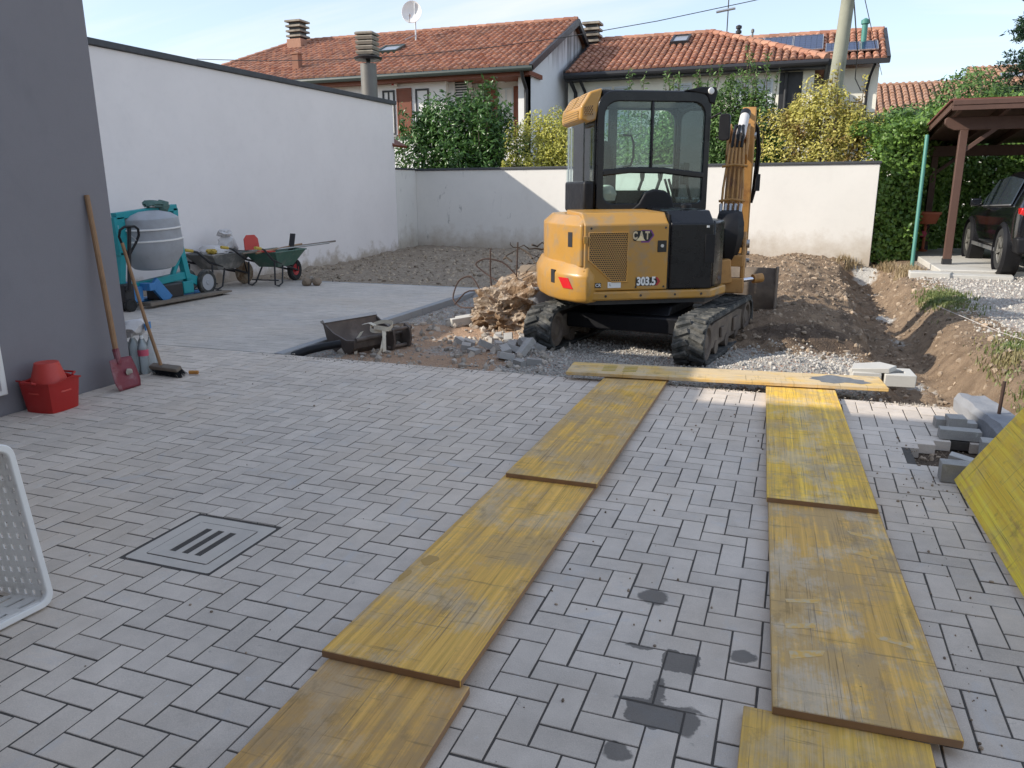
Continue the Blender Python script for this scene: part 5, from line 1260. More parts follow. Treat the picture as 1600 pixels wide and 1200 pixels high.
# black sleeve that gathers the hoses at the foot of the boom
mb = MB(); ring_n = 14; pts = [(-.16, .72, .06, .05), (-.19, .86, .115, .075), (-.21, 1.02, .150, .09), (-.19, 1.16, .145, .085), (-.15, 1.25, .125, .06), (-.10, 1.29, .115, .045)]; b0 = 0
for (s, z, a, b) in pts:
    for k in range(ring_n):
        an = 2 * math.pi * k / ring_n; cr = 1 + .06 * math.cos(an * 7); mb.v.append(BP(s + math.sin(an) * b * cr, math.cos(an) * a * cr, z))
for i in range(len(pts) - 1):
    for k in range(ring_n):
        k2 = (k + 1) % ring_n; mb.f.append((i * ring_n + k, i * ring_n + k2, (i + 1) * ring_n + k2, (i + 1) * ring_n + k))
mb.f.append(tuple(range(ring_n))); mb.f.append(tuple((len(pts) - 1) * ring_n + k for k in range(ring_n))); mb.build('hose_sleeve', m_black, ex)
for k in range(3): MB().tube([BP(.48, -.05 + .05 * k, 1.96), BP(.50, -.04 + .05 * k, 2.1), BP(.62, -.03 + .04 * k, 2.20), BP(.78, .0 + .03 * k, 2.20)], .017, 8).build('hose', m_black, ex)
MB().tube([BP(.56, .03, 2.08), BP(.92, .05, 2.32)], .055, 16).build('arm_cylinder', m_bag, ex); MB().tube([BP(.92, .05, 2.32), BP(1.0, .055, 2.37)], .06, 14).build('cylinder_head', m_black, ex)
MB().tube([BP(1.0, .055, 2.37), BP(1.26, .06, 2.40)], .026, 12).build('cylinder_rod', m_chrome, ex)
MB().tube([BP(.16, 0, .74), BP(.42, 0, 1.25)], .05, 14).build('boom_cylinder', m_black, ex); MB().tube([BP(.42, 0, 1.25), BP(.62, 0, 1.72)], .025, 10).build('cylinder_rod', m_chrome, ex)
arm = [(1.26, 2.44, .06), (1.22, 2.28, .12), (1.22, 2.08, .155), (1.26, 1.75, .13), (1.32, 1.25, .105), (1.38, .72, .075)]
plate(band(arm), .01, .17).build('arm', m_catb, ex, .012)
MB().tube([BP(1.12, -.13, 2.12), BP(1.12, .19, 2.12)], .042, 14).build('arm_pin', m_steel, ex)
MB().tube([BP(1.45, .08, 2.2), BP(1.47, .08, 1.6)], .045, 12).build('bucket_cylinder', m_black, ex); MB().tube([BP(1.47, .08, 1.6), BP(1.5, .08, 1.05)], .024, 10).build('cylinder_rod', m_chrome, ex)
for (dt, dz) in ((.16, 0), (.185, -.05)): MB().tube([BP(1.15, .15, 2.28), BP(1.17, dt + .02, 2.2), BP(1.2, dt + .055, 1.95), BP(1.22, dt + .04, 1.7 + dz), BP(1.26, dt + .03, 1.5), BP(1.30, .18, 1.34)], .016, 8).build('hose', m_black, ex)
MB().bx(-.03, .03, -.02, .02, -.1, .1, Matrix.Translation(BP(1.2, .235, 1.58))).build('hose_valve', m_black, ex, .008)
# quick coupler hanging from the arm
for s in (-1, 1): plate([(1.30, .78), (1.46, .78), (1.52, .62), (1.42, .42), (1.24, .46), (1.22, .62)], .045 + s * .10 - .012, .045 + s * .10 + .012).build('coupler_cheek', m_rust, ex, .005)
for (s, z) in ((1.38, .72), (1.47, .62), (1.28, .50)): MB().tube([BP(s, -.11, z), BP(s, .20, z)], .026, 12).build('coupler_pin', m_steel, ex)
MB().bar(BP(1.50, .045, 1.0), BP(1.47, .045, .66), .09, .05).build('coupler_link', m_rust, ex, .006)
plate([(1.10, .34), (1.44, .34), (1.46, .42), (1.12, .42)], -.10, .19).build('coupler_base', m_rust, ex, .008)
for s in (-1, 1): plate([(1.0, .30), (1.14, .30), (1.16, .50), (1.06, .66), (1.0, .64)], .045 + s * .12 - .012, .045 + s * .12 + .012).build('coupler_hook', m_rust, ex, .005)
# swing cylinder on the right
MB().tube([W(-.95, 8.50, .50), W(-.42, 8.74, .565)], .024, 14).build('swing_rod', m_chrome, ex)
mb = MB(); mb.tube([W(-.42, 8.74, .565), W(-.33, 8.80, .575)], .05, 12); mb.build('swing_rod_eye', m_catb, ex)
# ================================================================= yellow formwork panels
def panel(lab, near_l, near_r, far_l, length, seed, worn=.5, grey=.3, yel=(.56, .36, .05), z0=.03, z1=.03, w=.5, t=.027, wornc=(.46, .33, .17), rev=False):
    """near_l, near_r: plan corners of the end towards the camera; far_l gives the direction; z: top height at each end"""
    a, b = Vector(near_l), Vector(near_r); f = Vector(far_l); mid = (a + b) / 2
    d = (f - a); d.normalize(); rz = math.atan2(d.y, d.x) - math.pi / 2
    o = MB().bx(-w / 2, w / 2, 0, length, -t, 0).build('formwork_panel', wood_panel_mat('yellow_panel', seed, yel, wornc, worn, grey), None, .003, 2)
    sl = math.atan2(z1 - z0, length); o.rotation_euler = (sl, 0, rz); o.location = (mid.x, mid.y, z0)
    tag(o, lab, 'board', 'yellow formwork boards laid as a track')
    MB().bx(-w / 2 + .002, w / 2 - .002, -.0015, .0, -t + .002, -.002).build('end_grain', m_handle, o)
    MB().bx(w / 2 - .0002, w / 2 + .0015, .004, length - .004, -t + .003, -.003).build('side_edge', m_handle, o)
    return o
panel('brown stained board nearest the camera at the bottom of the left row', (-1.30, -.10), (-.80, -.08), (-1.35, 1.92), 2.0, 1.3, .85, .25, (.60, .36, .10), .030, .030, wornc=(.42, .28, .13))
panel('middle board of the left row with two amber spots by its edge', (-1.36, 1.885), (-.885, 1.905), (-1.372, 3.59), 2.0, 5.1, .45, .35, (.70, .43, .10), .057, .030)
panel('far board of the left row, its end under the crossing board', (-1.35, 3.615), (-.885, 3.63), (-1.37, 5.87), 2.5, 9.4, .75, .35, (.68, .42, .09), .059, .034)
panel('short visible board at the bottom edge of the right row', (-.03, .10), (.47, .12), (-.04, 2.09), 2.0, 14.2, .55, .3, (.64, .42, .10), .030, .030)
panel('scuffed board with pale tyre marks in the middle of the right row', (.05, 2.09), (.53, 2.12), (-.02, 3.69), 2.0, 18.7, .95, .55, (.68, .43, .11), .058, .030)
panel('bright yellow board of the right row touching the crossing board', (-.035, 3.715), (.455, 3.76), (-.13, 6.02), 2.5, 23.3, .35, .45, (.76, .49, .075), .060, .034)
cb = panel('long pale board lying across the far ends of both rows', (.72, 6.16), (.70, 6.54), (-1.72, 5.91), 2.44, 31.9, 1.05, .12, (.66, .46, .17), .072, .072, w=.38, wornc=(.58, .48, .33))
tag(MB().prism([(.12 * math.cos(a) * (1 + .25 * math.sin(3 * a + 1) + .12 * math.sin(7 * a)), .32 + .20 * math.sin(a) * (1 + .2 * math.sin(2 * a) + .1 * math.sin(9 * a))) for a in [k * .157 for k in range(40)]], 'z', .0004, .0012).build('paint_smear', MAT('grey_paint_smear', (.16, .17, .18), .8, var=.4, vscale=18), cb), None)
for r in range(2):
    for k in range(4):
        MB().prism([(-.10 + k * .055, 2.16 - r * .17), (-.07 + k * .055, 2.16 - r * .17), (-.045 + k * .055, 2.05 - r * .17), (-.075 + k * .055, 2.05 - r * .17)], 'z', .0004, .001).build('tread_print', MAT('yellow_tread_print', (.42, .30, .05), .8, var=.2), cb)
rb = [o for o in COL.objects if o.get('label', '').startswith('scuffed board')][0]
m_tyremark = MAT('pale_tyre_mark', (.60, .47, .28), .85, var=.15, vscale=30, dirt=(.70, .43, .12), dscale=40, dlo=.42, dhi=.58)
for k in range(7):
    for s in (-1, 1):
        y = .35 + k * .17 + random.gauss(0, .012); x = .0 + s * (.10 + random.gauss(0, .01)); L = .11 + random.gauss(0, .015)
        if random.random() < .45: continue
        MB().prism([(x - .01 * s, y), (x + s * L, y - .035), (x + s * L * .96, y - .07 + random.gauss(0, .006)), (x, y - .035)], 'z', .0003, .0008).build('tyre_mark', m_tyremark, rb)
lb = MB().bx(0, .5, -2.0, 0, -.027, 0).build('formwork_panel', wood_panel_mat('yellow_panel', 41.7, (.95, .61, .07), (.62, .45, .18), .15, .12), None, .003)
lb.location = (.875, 4.37, .03); lb.rotation_euler = Euler((0, -math.atan2(.42, .262), R(1.5)), 'XYZ')
tag(lb, 'bright yellow board tilted on its edge at the right edge of the photo', 'board', 'yellow formwork boards laid as a track')
mbd = [o for o in COL.objects if o.get('label', '').startswith('middle board of the left row')][0]; m_resin = MAT('amber_resin', (.42, .235, .03), .4, var=.15)
for (cx, cy, rx, ry) in ((-.195, .71, .032, .045), (-.232, .56, .016, .05)):
    MB().prism([(cx + rx * math.cos(a) * (1 + .18 * math.sin(4 * a + cx)), cy + ry * math.sin(a) * (1 + .15 * math.sin(3 * a))) for a in [k * .2618 for k in range(24)]], 'z', .0003, .0009).build('resin_spot', m_resin, mbd)

# ================================================================= loose pavers and stones
def loose(lab, x, y, z, rx=0, ry=0, rz=0, w=.1, l=.2, grp=None, t=.06, cat='paver'):
    o = link('loose_paver', paver_mesh(w, l, m_paver_loose, t), None, (x, y, z), (R(rx), R(ry), R(rz))); return tag(o, lab, cat, grp)
GS = 'pavers stacked beside the gap in the paving'
loose('large loose paver standing at the near side of the gap under the tilted board', .925, 4.44, .105, 0, 0, 90, .10, .22, GS, .10)
loose('thin broken paver lying on the near paver of the gap', .93, 4.53, .112, 8, -4, 70, .07, .12, GS, .05)
loose('long loose paver lying on the far lip of the gap', 1.045, 5.24, .066, 0, 0, 90, .09, .235, GS, .062)
loose('half paver perched behind the long loose paver', 1.055, 5.45, .09, 0, 0, 4, .11, .12, GS, .085)
loose('small cut paver left of the perched half paver', .975, 5.50, .06, 0, 0, 3, .07, .10, GS)
loose('small cut paver right of the perched half paver', 1.145, 5.48, .055, 0, 0, 2, .07, .10, GS)
loose('upper paver of the pair at the right end of the gap', 1.225, 5.06, .062, 0, 0, 85, .12, .20, GS, .066)
loose('lower paver of the pair at the right end of the gap', 1.225, 5.05, -.004, 0, 0, 86, .12, .20, GS, .06)
loose('paver edge under the tilted board in the gap', 1.23, 4.86, .03, 0, 0, 80, .1, .2, GS)
for i, (x, y, z, rz) in enumerate(((1.30, 3.75, .05, 10), (1.31, 3.2, .05, 100), (1.30, 3.75, .115, 95), (1.31, 3.2, .115, 8), (1.3, 3.73, .18, 12), (1.31, 3.22, .18, 98), (1.30, 3.74, .245, 88), (1.31, 3.21, .245, 5), (1.29, 3.74, .305, 10), (1.30, 3.21, .305, 95))):
    loose('paver in the stack that props the tilted board', x, y, z, 0, 0, rz, .1, .2, 'pavers propping the tilted board')
ks = thing('kerb_stone', 'long rough grey kerb stone lying at the right end of the paving', 'kerb stone', (1.29, 5.58, 0), R(8))
V = []
mb = MB(); prof = [(-.105, -.10), (.105, -.10), (.115, .085), (.085, .115), (-.085, .118), (-.112, .08)]
mb.prism([(p[0], p[1]) for p in prof], 'y', -.40, .40); me = mb.mesh('stone', m_stone)
bm = bmesh.new(); bm.from_mesh(me); bmesh.ops.triangulate(bm, faces=bm.faces); bmesh.ops.subdivide_edges(bm, edges=bm.edges, cuts=5, use_grid_fill=True); bmesh.ops.subdivide_edges(bm, edges=[e for e in bm.edges if e.calc_length() > .05], cuts=1)
for v in bm.verts: v.co += Vector((mnoise.noise(v.co * 9), mnoise.noise(v.co * 8 + Vector((3, 0, 0))) * 1.5, mnoise.noise(v.co * 11 + Vector((0, 5, 0))))) * .013 + Vector((0, 0, mnoise.noise(v.co * 28) * .006))
bm.to_mesh(me); bm.free(); me.shade_smooth(); me.set_sharp_from_angle(angle=R(30)); link('stone', me, ks)
st = tag(MB().tube([(1.30, 5.50, .05), (1.305, 5.505, .33)], .011, 8).build('steel_stake', m_rebar), 'short rusty steel stake standing at the grey kerb stone', 'stake')
cbx = thing('concrete_box', 'small broken concrete box frame at the right end of the crossing board', 'concrete box', (.80, 6.78, -.03), R(4))
MB().ring([(-.06, -.13), (.17, -.13), (.17, .14), (-.06, .14)], [(-.02, -.05), (.10, -.05), (.10, .07), (-.02, .07)], 'z', 0, .10).build('frame', m_slab, cbx, .006)
MB().prism([(-.30, -.08), (-.02, -.10), (.05, .0), (-.05, .16), (-.26, .12)], 'z', .105, .145, Matrix.Rotation(R(-4), 4, 'Y')).build('slab', m_slab, cbx, .005)
MB().bx(-.30, -.08, -.10, .06, .0, .10).build('block', m_slab, cbx, .008)
# broken pavers spilled left of the track
GB = 'broken pavers spilled beside the left track'
spill = [(-3.07, 7.03, 3, 8, 20, .10, .14), (-2.92, 6.86, 2, -6, 65, .08, .13), (-2.80, 6.98, 25, 6, 118, .10, .20), (-2.60, 6.88, 12, -14, 35, .10, .16), (-2.52, 6.98, 8, 22, 75, .10, .20), (-2.40, 6.88, -38, 10, 148, .10, .22), (-2.52, 6.72, 14, 6, 128, .10, .16), (-2.60, 7.08, 10, -4, 10, .1, .2), (-2.44, 7.10, 32, 5, 60, .1, .18), (-3.25, 7.34, 12, 6, 62, .10, .16), (-3.10, 7.20, 20, -10, 110, .09, .12), (-2.98, 7.72, 6, 12, 40, .09, .12), (-2.84, 7.62, 26, -8, 15, .10, .13), (-2.72, 7.42, 8, 10, 85, .10, .14), (-2.66, 7.66, 18, 14, 50, .09, .12), (-2.50, 7.56, -8, 22, 20, .10, .13), (-2.46, 7.76, 14, 4, 80, .09, .11), (-2.60, 7.28, 6, -18, 130, .10, .18), (-2.80, 7.24, 4, 6, 30, .08, .12), (-2.34, 7.20, 22, 0, 100, .1, .16), (-2.22, 6.66, 6, 4, 112, .08, .15), (-2.34, 6.58, 3, -5, 60, .07, .12), (-2.95, 7.48, 9, 7, 150, .07, .1), (-2.7, 7.82, 12, 2, 70, .1, .12), (-3.05, 7.88, 8, -8, 20, .08, .1)]
SL = {0: 'flat grey paver lying apart at the left end of the spill', 1: 'paver on the ground nearest the paving edge at the left of the spill', 2: 'whole paver tipped like a ramp in the middle of the spill', 4: 'paver leaning on the ramp paver towards the track', 5: 'long paver standing steeply against the pile by the left track', 6: 'flat paver in front of the pile by the left track', 9: 'paver lying alone near the bucket side of the spill', 10: 'tipped paver beside the lone paver near the bucket', 11: 'white sunlit paver piece farthest left under the foundation block', 16: 'sunlit paver piece nearest the foundation block', 20: 'paver chip lying flat before the crossing board', 21: 'thin paver chip closest to the paving edge'}
for i, (x, y, a, b, c, w, l) in enumerate(spill):
    loose(SL.get(i, 'loose broken paver in the heap left of the left track'), x, y, hz(x, y) + .045 + abs(math.sin(R(a))) * l * .35, a, b, c, w, l, GB)
for (p, q, lab) in (((-3.78, 8.22), (-3.34, 8.62), 'near pale concrete kerb stick lying before the broken foundation block'), ((-3.80, 8.40), (-3.45, 8.58), 'shorter concrete kerb stick behind the near one')):
    z = hz((p[0] + q[0]) / 2, (p[1] + q[1]) / 2) + .05
    tag(MB().bar((p[0], p[1], z - .01), (q[0], q[1], z + .04), .08, .10).build('kerb_stick', m_slab, None, .006), lab, 'kerb')
# ---- broken foundation block with reinforcing bars
def rock(name, loc, r, mat, parent=None, sub=3, amp=.28, seed=0, sc_=1.6, flat=None):
    bm = bmesh.new(); bmesh.ops.create_icosphere(bm, subdivisions=sub, radius=1.0)
    for v in bm.verts:
        p = v.co.copy(); n = mnoise.noise(p * sc_ + Vector((seed * 3.7, seed, 0))) + .5 * mnoise.noise(p * sc_ * 2.3 + Vector((seed, 0, 7))) + .30 * mnoise.noise(p * sc_ * 5.1) + .16 * mnoise.noise(p * sc_ * 11) + (.10 * mnoise.noise(p * sc_ * 19) if sub > 3 else 0)
        q = p * (1 + amp * n)
        # knock flats into it
        if sub >= 4: p = p * 1.0
        for d, k in () if sub >= 5 else ((Vector((.5, -.8, .3)), .74), (Vector((-.8, -.3, .5)), .76), (Vector((.1, .2, 1)), .7), (Vector((.9, .2, .3)), .8), (Vector((-.3, -.9, -.2)), .78)):
            d = d.normalized(); e = q.dot(d)
            if e > k: q -= d * (e - k) * .85
        v.co = Vector((q.x * r[0], q.y * r[1], q.z * r[2]))
    me = bpy.data.meshes.new(name); bm.to_mesh(me); bm.free(); me.materials.append(mat); me.shade_smooth()
    try: me.set_sharp_from_angle(angle=R(28))
    except Exception: pass
    return link(name, me, parent, loc)
fb = thing('foundation_block', 'big broken concrete foundation block clotted with soil beside the left track', 'concrete block', (-3.05, 8.55, 0), R(15))
rock('block', (0, 0, .12), (.52, .42, .34), m_chunk, fb, 5, .46, 3, 1.9)
rock('soil_clump', (-.18, -.16, .10), (.28, .24, .22), m_chunk, fb, 5, .5, 41, 2.4); rock('concrete_clump', (.22, -.12, .26), (.24, .22, .20), m_stone, fb, 4, .3, 43, 1.3)
for i, pts in enumerate(([(-.25, -.1, .25), (-.5, -.05, .16), (-.72, .15, .12), (-.86, .35, .2), (-.80, .5, .42), (-.62, .4, .50), (-.5, .25, .36), (-.40, .1, .12)], [(-.2, .2, .4), (-.42, .42, .5), (-.60, .5, .62), (-.45, .45, .70), (-.22, .42, .66), (-.05, .35, .5)], [(-.3, .1, .2), (-.35, .12, .52), (-.34, .14, .84)], [(-.05, .3, .4), (-.03, .32, .90)], [(-.25, -.05, .3), (-.6, -.02, .38), (-.75, -.1, .2)])):
    P = [Vector(p) for p in pts]; Q = []
    for k in range(len(P) - 1):
        for j in range(4): Q.append(P[k].lerp(P[k + 1], j / 4))
    Q.append(P[-1]); 
    for _ in range(2): Q = [Q[0]] + [(Q[k - 1] + Q[k] * 2 + Q[k + 1]) / 4 for k in range(1, len(Q) - 1)] + [Q[-1]]
    MB().tube(Q, .009, 6).build('rebar', m_rebar, fb)
fs = thing('concrete_slab_piece', 'flat broken slab capped with soil on top of the foundation block', 'concrete block', (-2.98, 9.05, .42), R(20))
rock('slab', (0, 0, 0), (.42, .34, .15), m_chunk, fs, 3, .3, 9); rock('soil_cap', (.02, .02, .11), (.26, .22, .11), m_clod, fs, 3, .4, 5)
for i, (x, y, z, r, lab) in enumerate(((-2.55, 9.35, .42, .30, 'pale broken concrete lump high in the rubble heap by the counterweight'), (-3.45, 8.95, .02, .20, 'round rubble lump left of the foundation block'), (-2.60, 8.75, .12, .26, 'rubble lump between the foundation block and the track'), (-3.42, 8.40, .04, .12, 'small pale lump at the foot of the foundation block'), (-2.75, 9.8, .56, .28, 'grey rubble lump at the top of the heap'), (-2.4, 10.0, .50, .25, 'rubble lump behind the counterweight'))):
    q = thing('rubble_lump', lab, 'rubble', (x, y, z), i); rock('lump', (0, 0, 0), (r, r * .8, r * .62), m_debris if i % 2 == 0 else m_chunk, q, 3, .34, 20 + i)
rt = thing('root_tangle', 'tangle of dug up roots on the soil heap behind the foundation block', 'roots', (-3.30, 10.7, .42))
mb = MB()
for k in range(46):
    a, b = rng.random() * 6.28, rng.random(); p = Vector((rng.normal() * .22, rng.normal() * .2, rng.normal() * .12)); P = [p]
    for j in range(6): p = p + Vector((math.cos(a + j * .5 * (b - .5) * 3), math.sin(a + j * .4 * (b - .5) * 3), (rng.random() - .42) * 1.0)) * .10; P.append(p)
    mb.tube(P, [.016, .014, .012, .010, .008, .006, .003], 5)
tag(mb.build('roots', m_trunk, rt), kind='stuff')
tag(MB().tube([(-3.05, 10.9, .75), (-2.8, 10.8, .86), (-2.62, 10.7, 1.0), (-2.50, 10.6, 1.10)], [.03, .035, .045, .05], 7).build('tree_branch', m_trunk), 'bare broken branch lying across the top of the rubble heap', 'branch')

# ---- scattered stones and clods
def scatter(name, lab, cat, mat, n, fx, fy, size, sub, dens=None, sink=.3, rough=.35):
    bm = bmesh.new(); bmesh.ops.create_icosphere(bm, subdivisions=sub, radius=1.0); bv0 = np.array([v.co[:] for v in bm.verts]); bf0 = np.array([[v.index for v in f.verts] for f in bm.faces]); bm.free()
    x, y = fx(n), fy(n)
    if dens is not None: k = dens(x, y) > rng.random(len(x)); x, y = x[k], y[k]
    n = len(x); z = terrain(x, y); s = size[0] + (size[1] - size[0]) * rng.random(n) ** 4.2
    V = np.repeat(bv0[None], n, 0) * (1 + rough * rng.normal(size=(n, len(bv0), 1)))
    V = V * (s[:, None, None] * (.6 + .7 * rng.random((n, 1, 3))))
    a = rng.random(n) * 6.28; c_, s_ = np.cos(a)[:, None], np.sin(a)[:, None]; V = np.stack([V[..., 0] * c_ - V[..., 1] * s_, V[..., 0] * s_ + V[..., 1] * c_, V[..., 2]], -1)
    V = V + np.stack([x, y, z + s * (1 - 2 * sink) * .5], 1)[:, None, :]
    F = (bf0[None] + (np.arange(n) * len(bv0))[:, None, None]).reshape(-1, 3)
    return tag(link(name, fast_mesh(name, V.reshape(-1, 3), F, mat, False)), lab, cat, None, 'stuff')
U = lambda a, b: (lambda n: a + (b - a) * rng.random(n))
soilzone = lambda x, y: np.clip(np.maximum.reduce([S(x, -.75, -.4) * (1 - S(x, 1.6, 2.0)) * S(y, 7.5, 8.0), .9 * G(x, y, -2.9, 9.8, .9, 1.0), .45 * S(y, 10, 11) * S(x, -4.6, -4) * (1 - S(x, -.8, -.4)), .8 * S(x, .6, .7) * (1 - S(x, 2.0, 2.3)) * S(y, 6.0, 6.2)]), 0, 1)
scatter('soil_clods', 'brown clods of dug soil on the mound and trench edges', 'soil', m_clod, 15000, U(-4.5, 2.1), U(6.1, 17.2), (.005, .036), 1, soilzone, .3, .22)
scatter('soil_clods', 'dry crumbs and stalks over the soil below the far walls', 'soil', m_drycrumb, 9000, U(-9.0, -1.0), U(11.3, 17.2), (.005, .034), 1, lambda x, y: np.where(x > -4.3, .7, .9), .25, .3)
scatter('gravel', 'pale crushed gravel around the excavator tracks', 'gravel', m_peb, 16000, U(-2.9, .75), U(6.08, 8.2), (.004, .016), 1, lambda x, y: S(x, -2.9, -2.2) * (1 - S(x, .5, .8)) * (1 - S(y, 7.8, 8.2)), .2, .2)
scatter('gravel', 'pale gravel of the yard before the carport', 'gravel', m_peb, 9000, U(1.9, 4.6), U(8.0, 15.0), (.006, .022), 1, None, .25, .2)
scatter('rubble_crumbs', 'small pale rubble crumbs between the kerb and the left track', 'rubble', m_debris, 2600, U(-4.4, -2.1), U(6.1, 9.3), (.006, .05), 1, lambda x, y: .35 + .65 * G(x, y, -2.9, 7.6, .7, .9), .25, .25)
scatter('rubble_crumbs', 'crumbs of soil and stone around the gap in the paving', 'rubble', m_clod, 500, U(.55, 1.3), U(4.5, 5.35), (.003, .018), 1, lambda x, y: np.where((x > .74) & (y > 4.6) & (y < 5.17), 1.0, 0.0), .25, .25)
mb = MB()
def crumbs(name, lab, spots, n, size, mat=m_clod):
    bm = bmesh.new(); bmesh.ops.create_icosphere(bm, subdivisions=1, radius=1.0); b0 = np.array([v.co[:] for v in bm.verts]); f0 = np.array([[v.index for v in f.verts] for f in bm.faces]); bm.free()
    Vs = []; 
    for k in range(n):
        sp = spots[rng.integers(len(spots))]; s = size[0] + (size[1] - size[0]) * rng.random() ** 3
        Vs.append(b0 * s * (.6 + .7 * rng.random(3)) + np.array([sp[0] + rng.normal() * sp[2], sp[1] + rng.normal() * sp[3], s * .3]))
    F = (f0[None] + (np.arange(n) * len(b0))[:, None, None]).reshape(-1, 3); tag(link(name, fast_mesh(name, np.concatenate(Vs), F, mat, False)), lab, 'crumbs', None, 'stuff')
crumbs('soil_crumbs', 'dark soil crumbs scattered on the paving right of the boards', [(.72, 4.9, .09, .16), (.68, 3.4, .08, .5), (.62, 2.6, .05, .4), (.75, 4.3, .1, .2)], 130, (.002, .009))
crumbs('soil_crumbs', 'sand and grit spilled over the far edge of the paving', [(-.5, 6.0, .45, .03), (-2.9, 6.0, .6, .04), (-3.9, 5.98, .4, .05), (.9, 6.0, .2, .03)], 900, (.002, .009), m_debris)
crumbs('soil_crumbs', 'tiny dirt specks dropped over the open paving', [(-.6, 2.8, .2, .8), (-2.2, 2.4, .8, .8), (-.45, 5.2, .3, .4), (-3.4, 5.2, .7, .4)], 160, (.002, .008))

# ================================================================= excavator bucket lying by the kerb
bk = thing('digger_bucket', 'rusty excavator bucket lying on the ground with a cream strap', 'bucket', (-4.14, 6.92, hz(-3.9, 6.8) + .10), R(-20))
bk.scale = (.80, .80, .80); bk.location.z -= .02
sec = [(-.36, .25), (-.30, .06), (-.18, -.08), (.0, -.13), (.16, -.10), (.25, -.02), (.27, .09)]
ins = [(p[0] * .93 + .004, p[1] * .90 + .016) for p in sec]
mb = MB(); n = len(sec); shell = sec + ins[::-1]; mb.prism(shell, 'y', -.42, .42); mb.build('bucket_shell', m_bucket, bk, .004)
for s in (1, -1): MB().prism(sec + [(.10, .07), (-.16, .14)], 'y', s * .43 - .012, s * .43 + .012).build('side_plate', m_bucket, bk, .004)
MB().prism([(-.42, .255), (-.35, .285), (-.32, .25), (-.36, .22)], 'y', -.44, .44).build('cutting_edge', m_steel, bk)
MB().tube([(.27, -.42, .09), (.27, .42, .09)], .028, 10).build('rim_bar', m_bucket, bk)
for s in (.06, .34):
    MB().prism([(.14, -.10), (.40, -.14), (.46, .02), (.44, .17), (.34, .22), (.30, .10), (.26, .12), (.20, .04)], 'y', s - .016, s + .016).build('hanger_plate', m_bucket, bk, .004)
for (x, z) in ((.44, .16), (.42, -.06)): MB().tube([(x - .05, .0, z), (x - .05, .40, z)], .026, 12).build('hanger_pin', m_bucket, bk)
sp = thing('lifting_strap', 'cream webbing strap knotted through the lying bucket', 'strap', (-3.93, 6.84, hz(-3.9, 6.8) + .075), R(-20)); sp.scale = (.85, .85, .85)
def loop(c, a, b, tilt, n=22, span=2 * math.pi, ph=0):
    return [Vector(c) + Vector((math.cos(ph + span * k / n) * a, math.sin(ph + span * k / n) * b * math.cos(tilt), math.sin(ph + span * k / n) * b * math.sin(tilt))) for k in range(n + 1)]
for pts, wd in ((loop((.07, -.06, .22), .16, .12, .35), (0, .2, 1)), (loop((.14, -.10, .21), .12, .09, -.2, 22, 5.2, 1), (0, .2, 1)), ([(-.10, -.22, .16), (-.12, -.32, .04), (-.06, -.36, -.10), (.10, -.38, -.17), (.28, -.36, -.12), (.32, -.28, .02), (.26, -.18, .16), (.18, -.12, .22)], (.2, 1, .2)), ([(.20, -.14, .22), (.30, -.22, .12), (.34, -.26, -.02)], (.2, 1, .2)), ([(.0, -.1, .23), (-.14, -.06, .24), (-.22, -.10, .22)], (0, 1, .2))):
    MB().strip(pts, wd, .045, .004).build('webbing', m_strap, sp)
hb = tag(MB().tube([(-4.22, 6.52, .03), (-4.34, 6.42, .015), (-4.46, 6.30, -.01), (-4.56, 6.18, -.05)], .040, 12).build('black_hose', m_black), 'thick black hose end lying between the bucket and the paving', 'hose')
# ================================================================= left side: mixer, jack, barrows
mxr = thing('concrete_mixer', 'teal concrete mixer with grey drum standing on the pallet jack', 'concrete mixer', (-8.2, 8.22, 0))
# y runs along the wall (to the right in the picture), x towards the yard
def beam(name, p0, p1, w, h, up=(0, 0, 1), par=mxr, mat=None): return MB().bar(p0, p1, w, h, up).build(name, mat or m_teal, par, .006)
beam('frame_beam', (0, -.56, 1.21), (0, .50, 1.30), .09, .085)
beam('frame_post', (0, -.52, 1.20), (.0, -.50, .72), .09, .17, (0, 1, 0)); beam('frame_post', (0, .47, 1.29), (0, .46, 1.13), .09, .09, (0, 1, 0))
beam('frame_leg', (0, .46, 1.0), (.02, .56, .30), .09, .09, (0, 1, 0)); beam('frame_brace', (0, .50, .66), (0, .30, .35), .05, .06, (0, 1, 0))
beam('base_beam', (0, -.62, .28), (.0, .60, .36), .10, .10); beam('frame_leg', (0, -.52, .75), (0, -.60, .30), .09, .09, (0, 1, 0))
beam('axle_arm', (0, .56, .33), (.02, .86, .20), .08, .12); beam('axle_arm', (-.22, .40, .30), (-.22, .86, .20), .06, .08)
MB().bx(-.16, .10, -.04, .40, .06, .28).build('motor_guard', m_dark, mxr, .03); MB().bx(-.14, .08, .42, .62, .10, .27).build('foot_bracket', m_teal, mxr, .01)
dm = Matrix.Translation((.02, -.02, .86)) @ Matrix.Rotation(R(3), 4, 'X')
MB().lathe([(0, -.36), (.20, -.36), (.26, -.34), (.385, -.16), (.40, -.08), (.41, .02), (.41, .035), (.40, .04), (.395, .18), (.39, .30), (.385, .315), (.30, .37), (.16, .405), (0, .41)], 36, dm).build('drum', m_drum, mxr)
for z in (.035, .185):
    MB().lathe([(.402, z - .012), (.418, z - .008), (.418, z + .008), (.402, z + .012)], 36, dm, True).build('drum_band', m_whitepl, mxr)
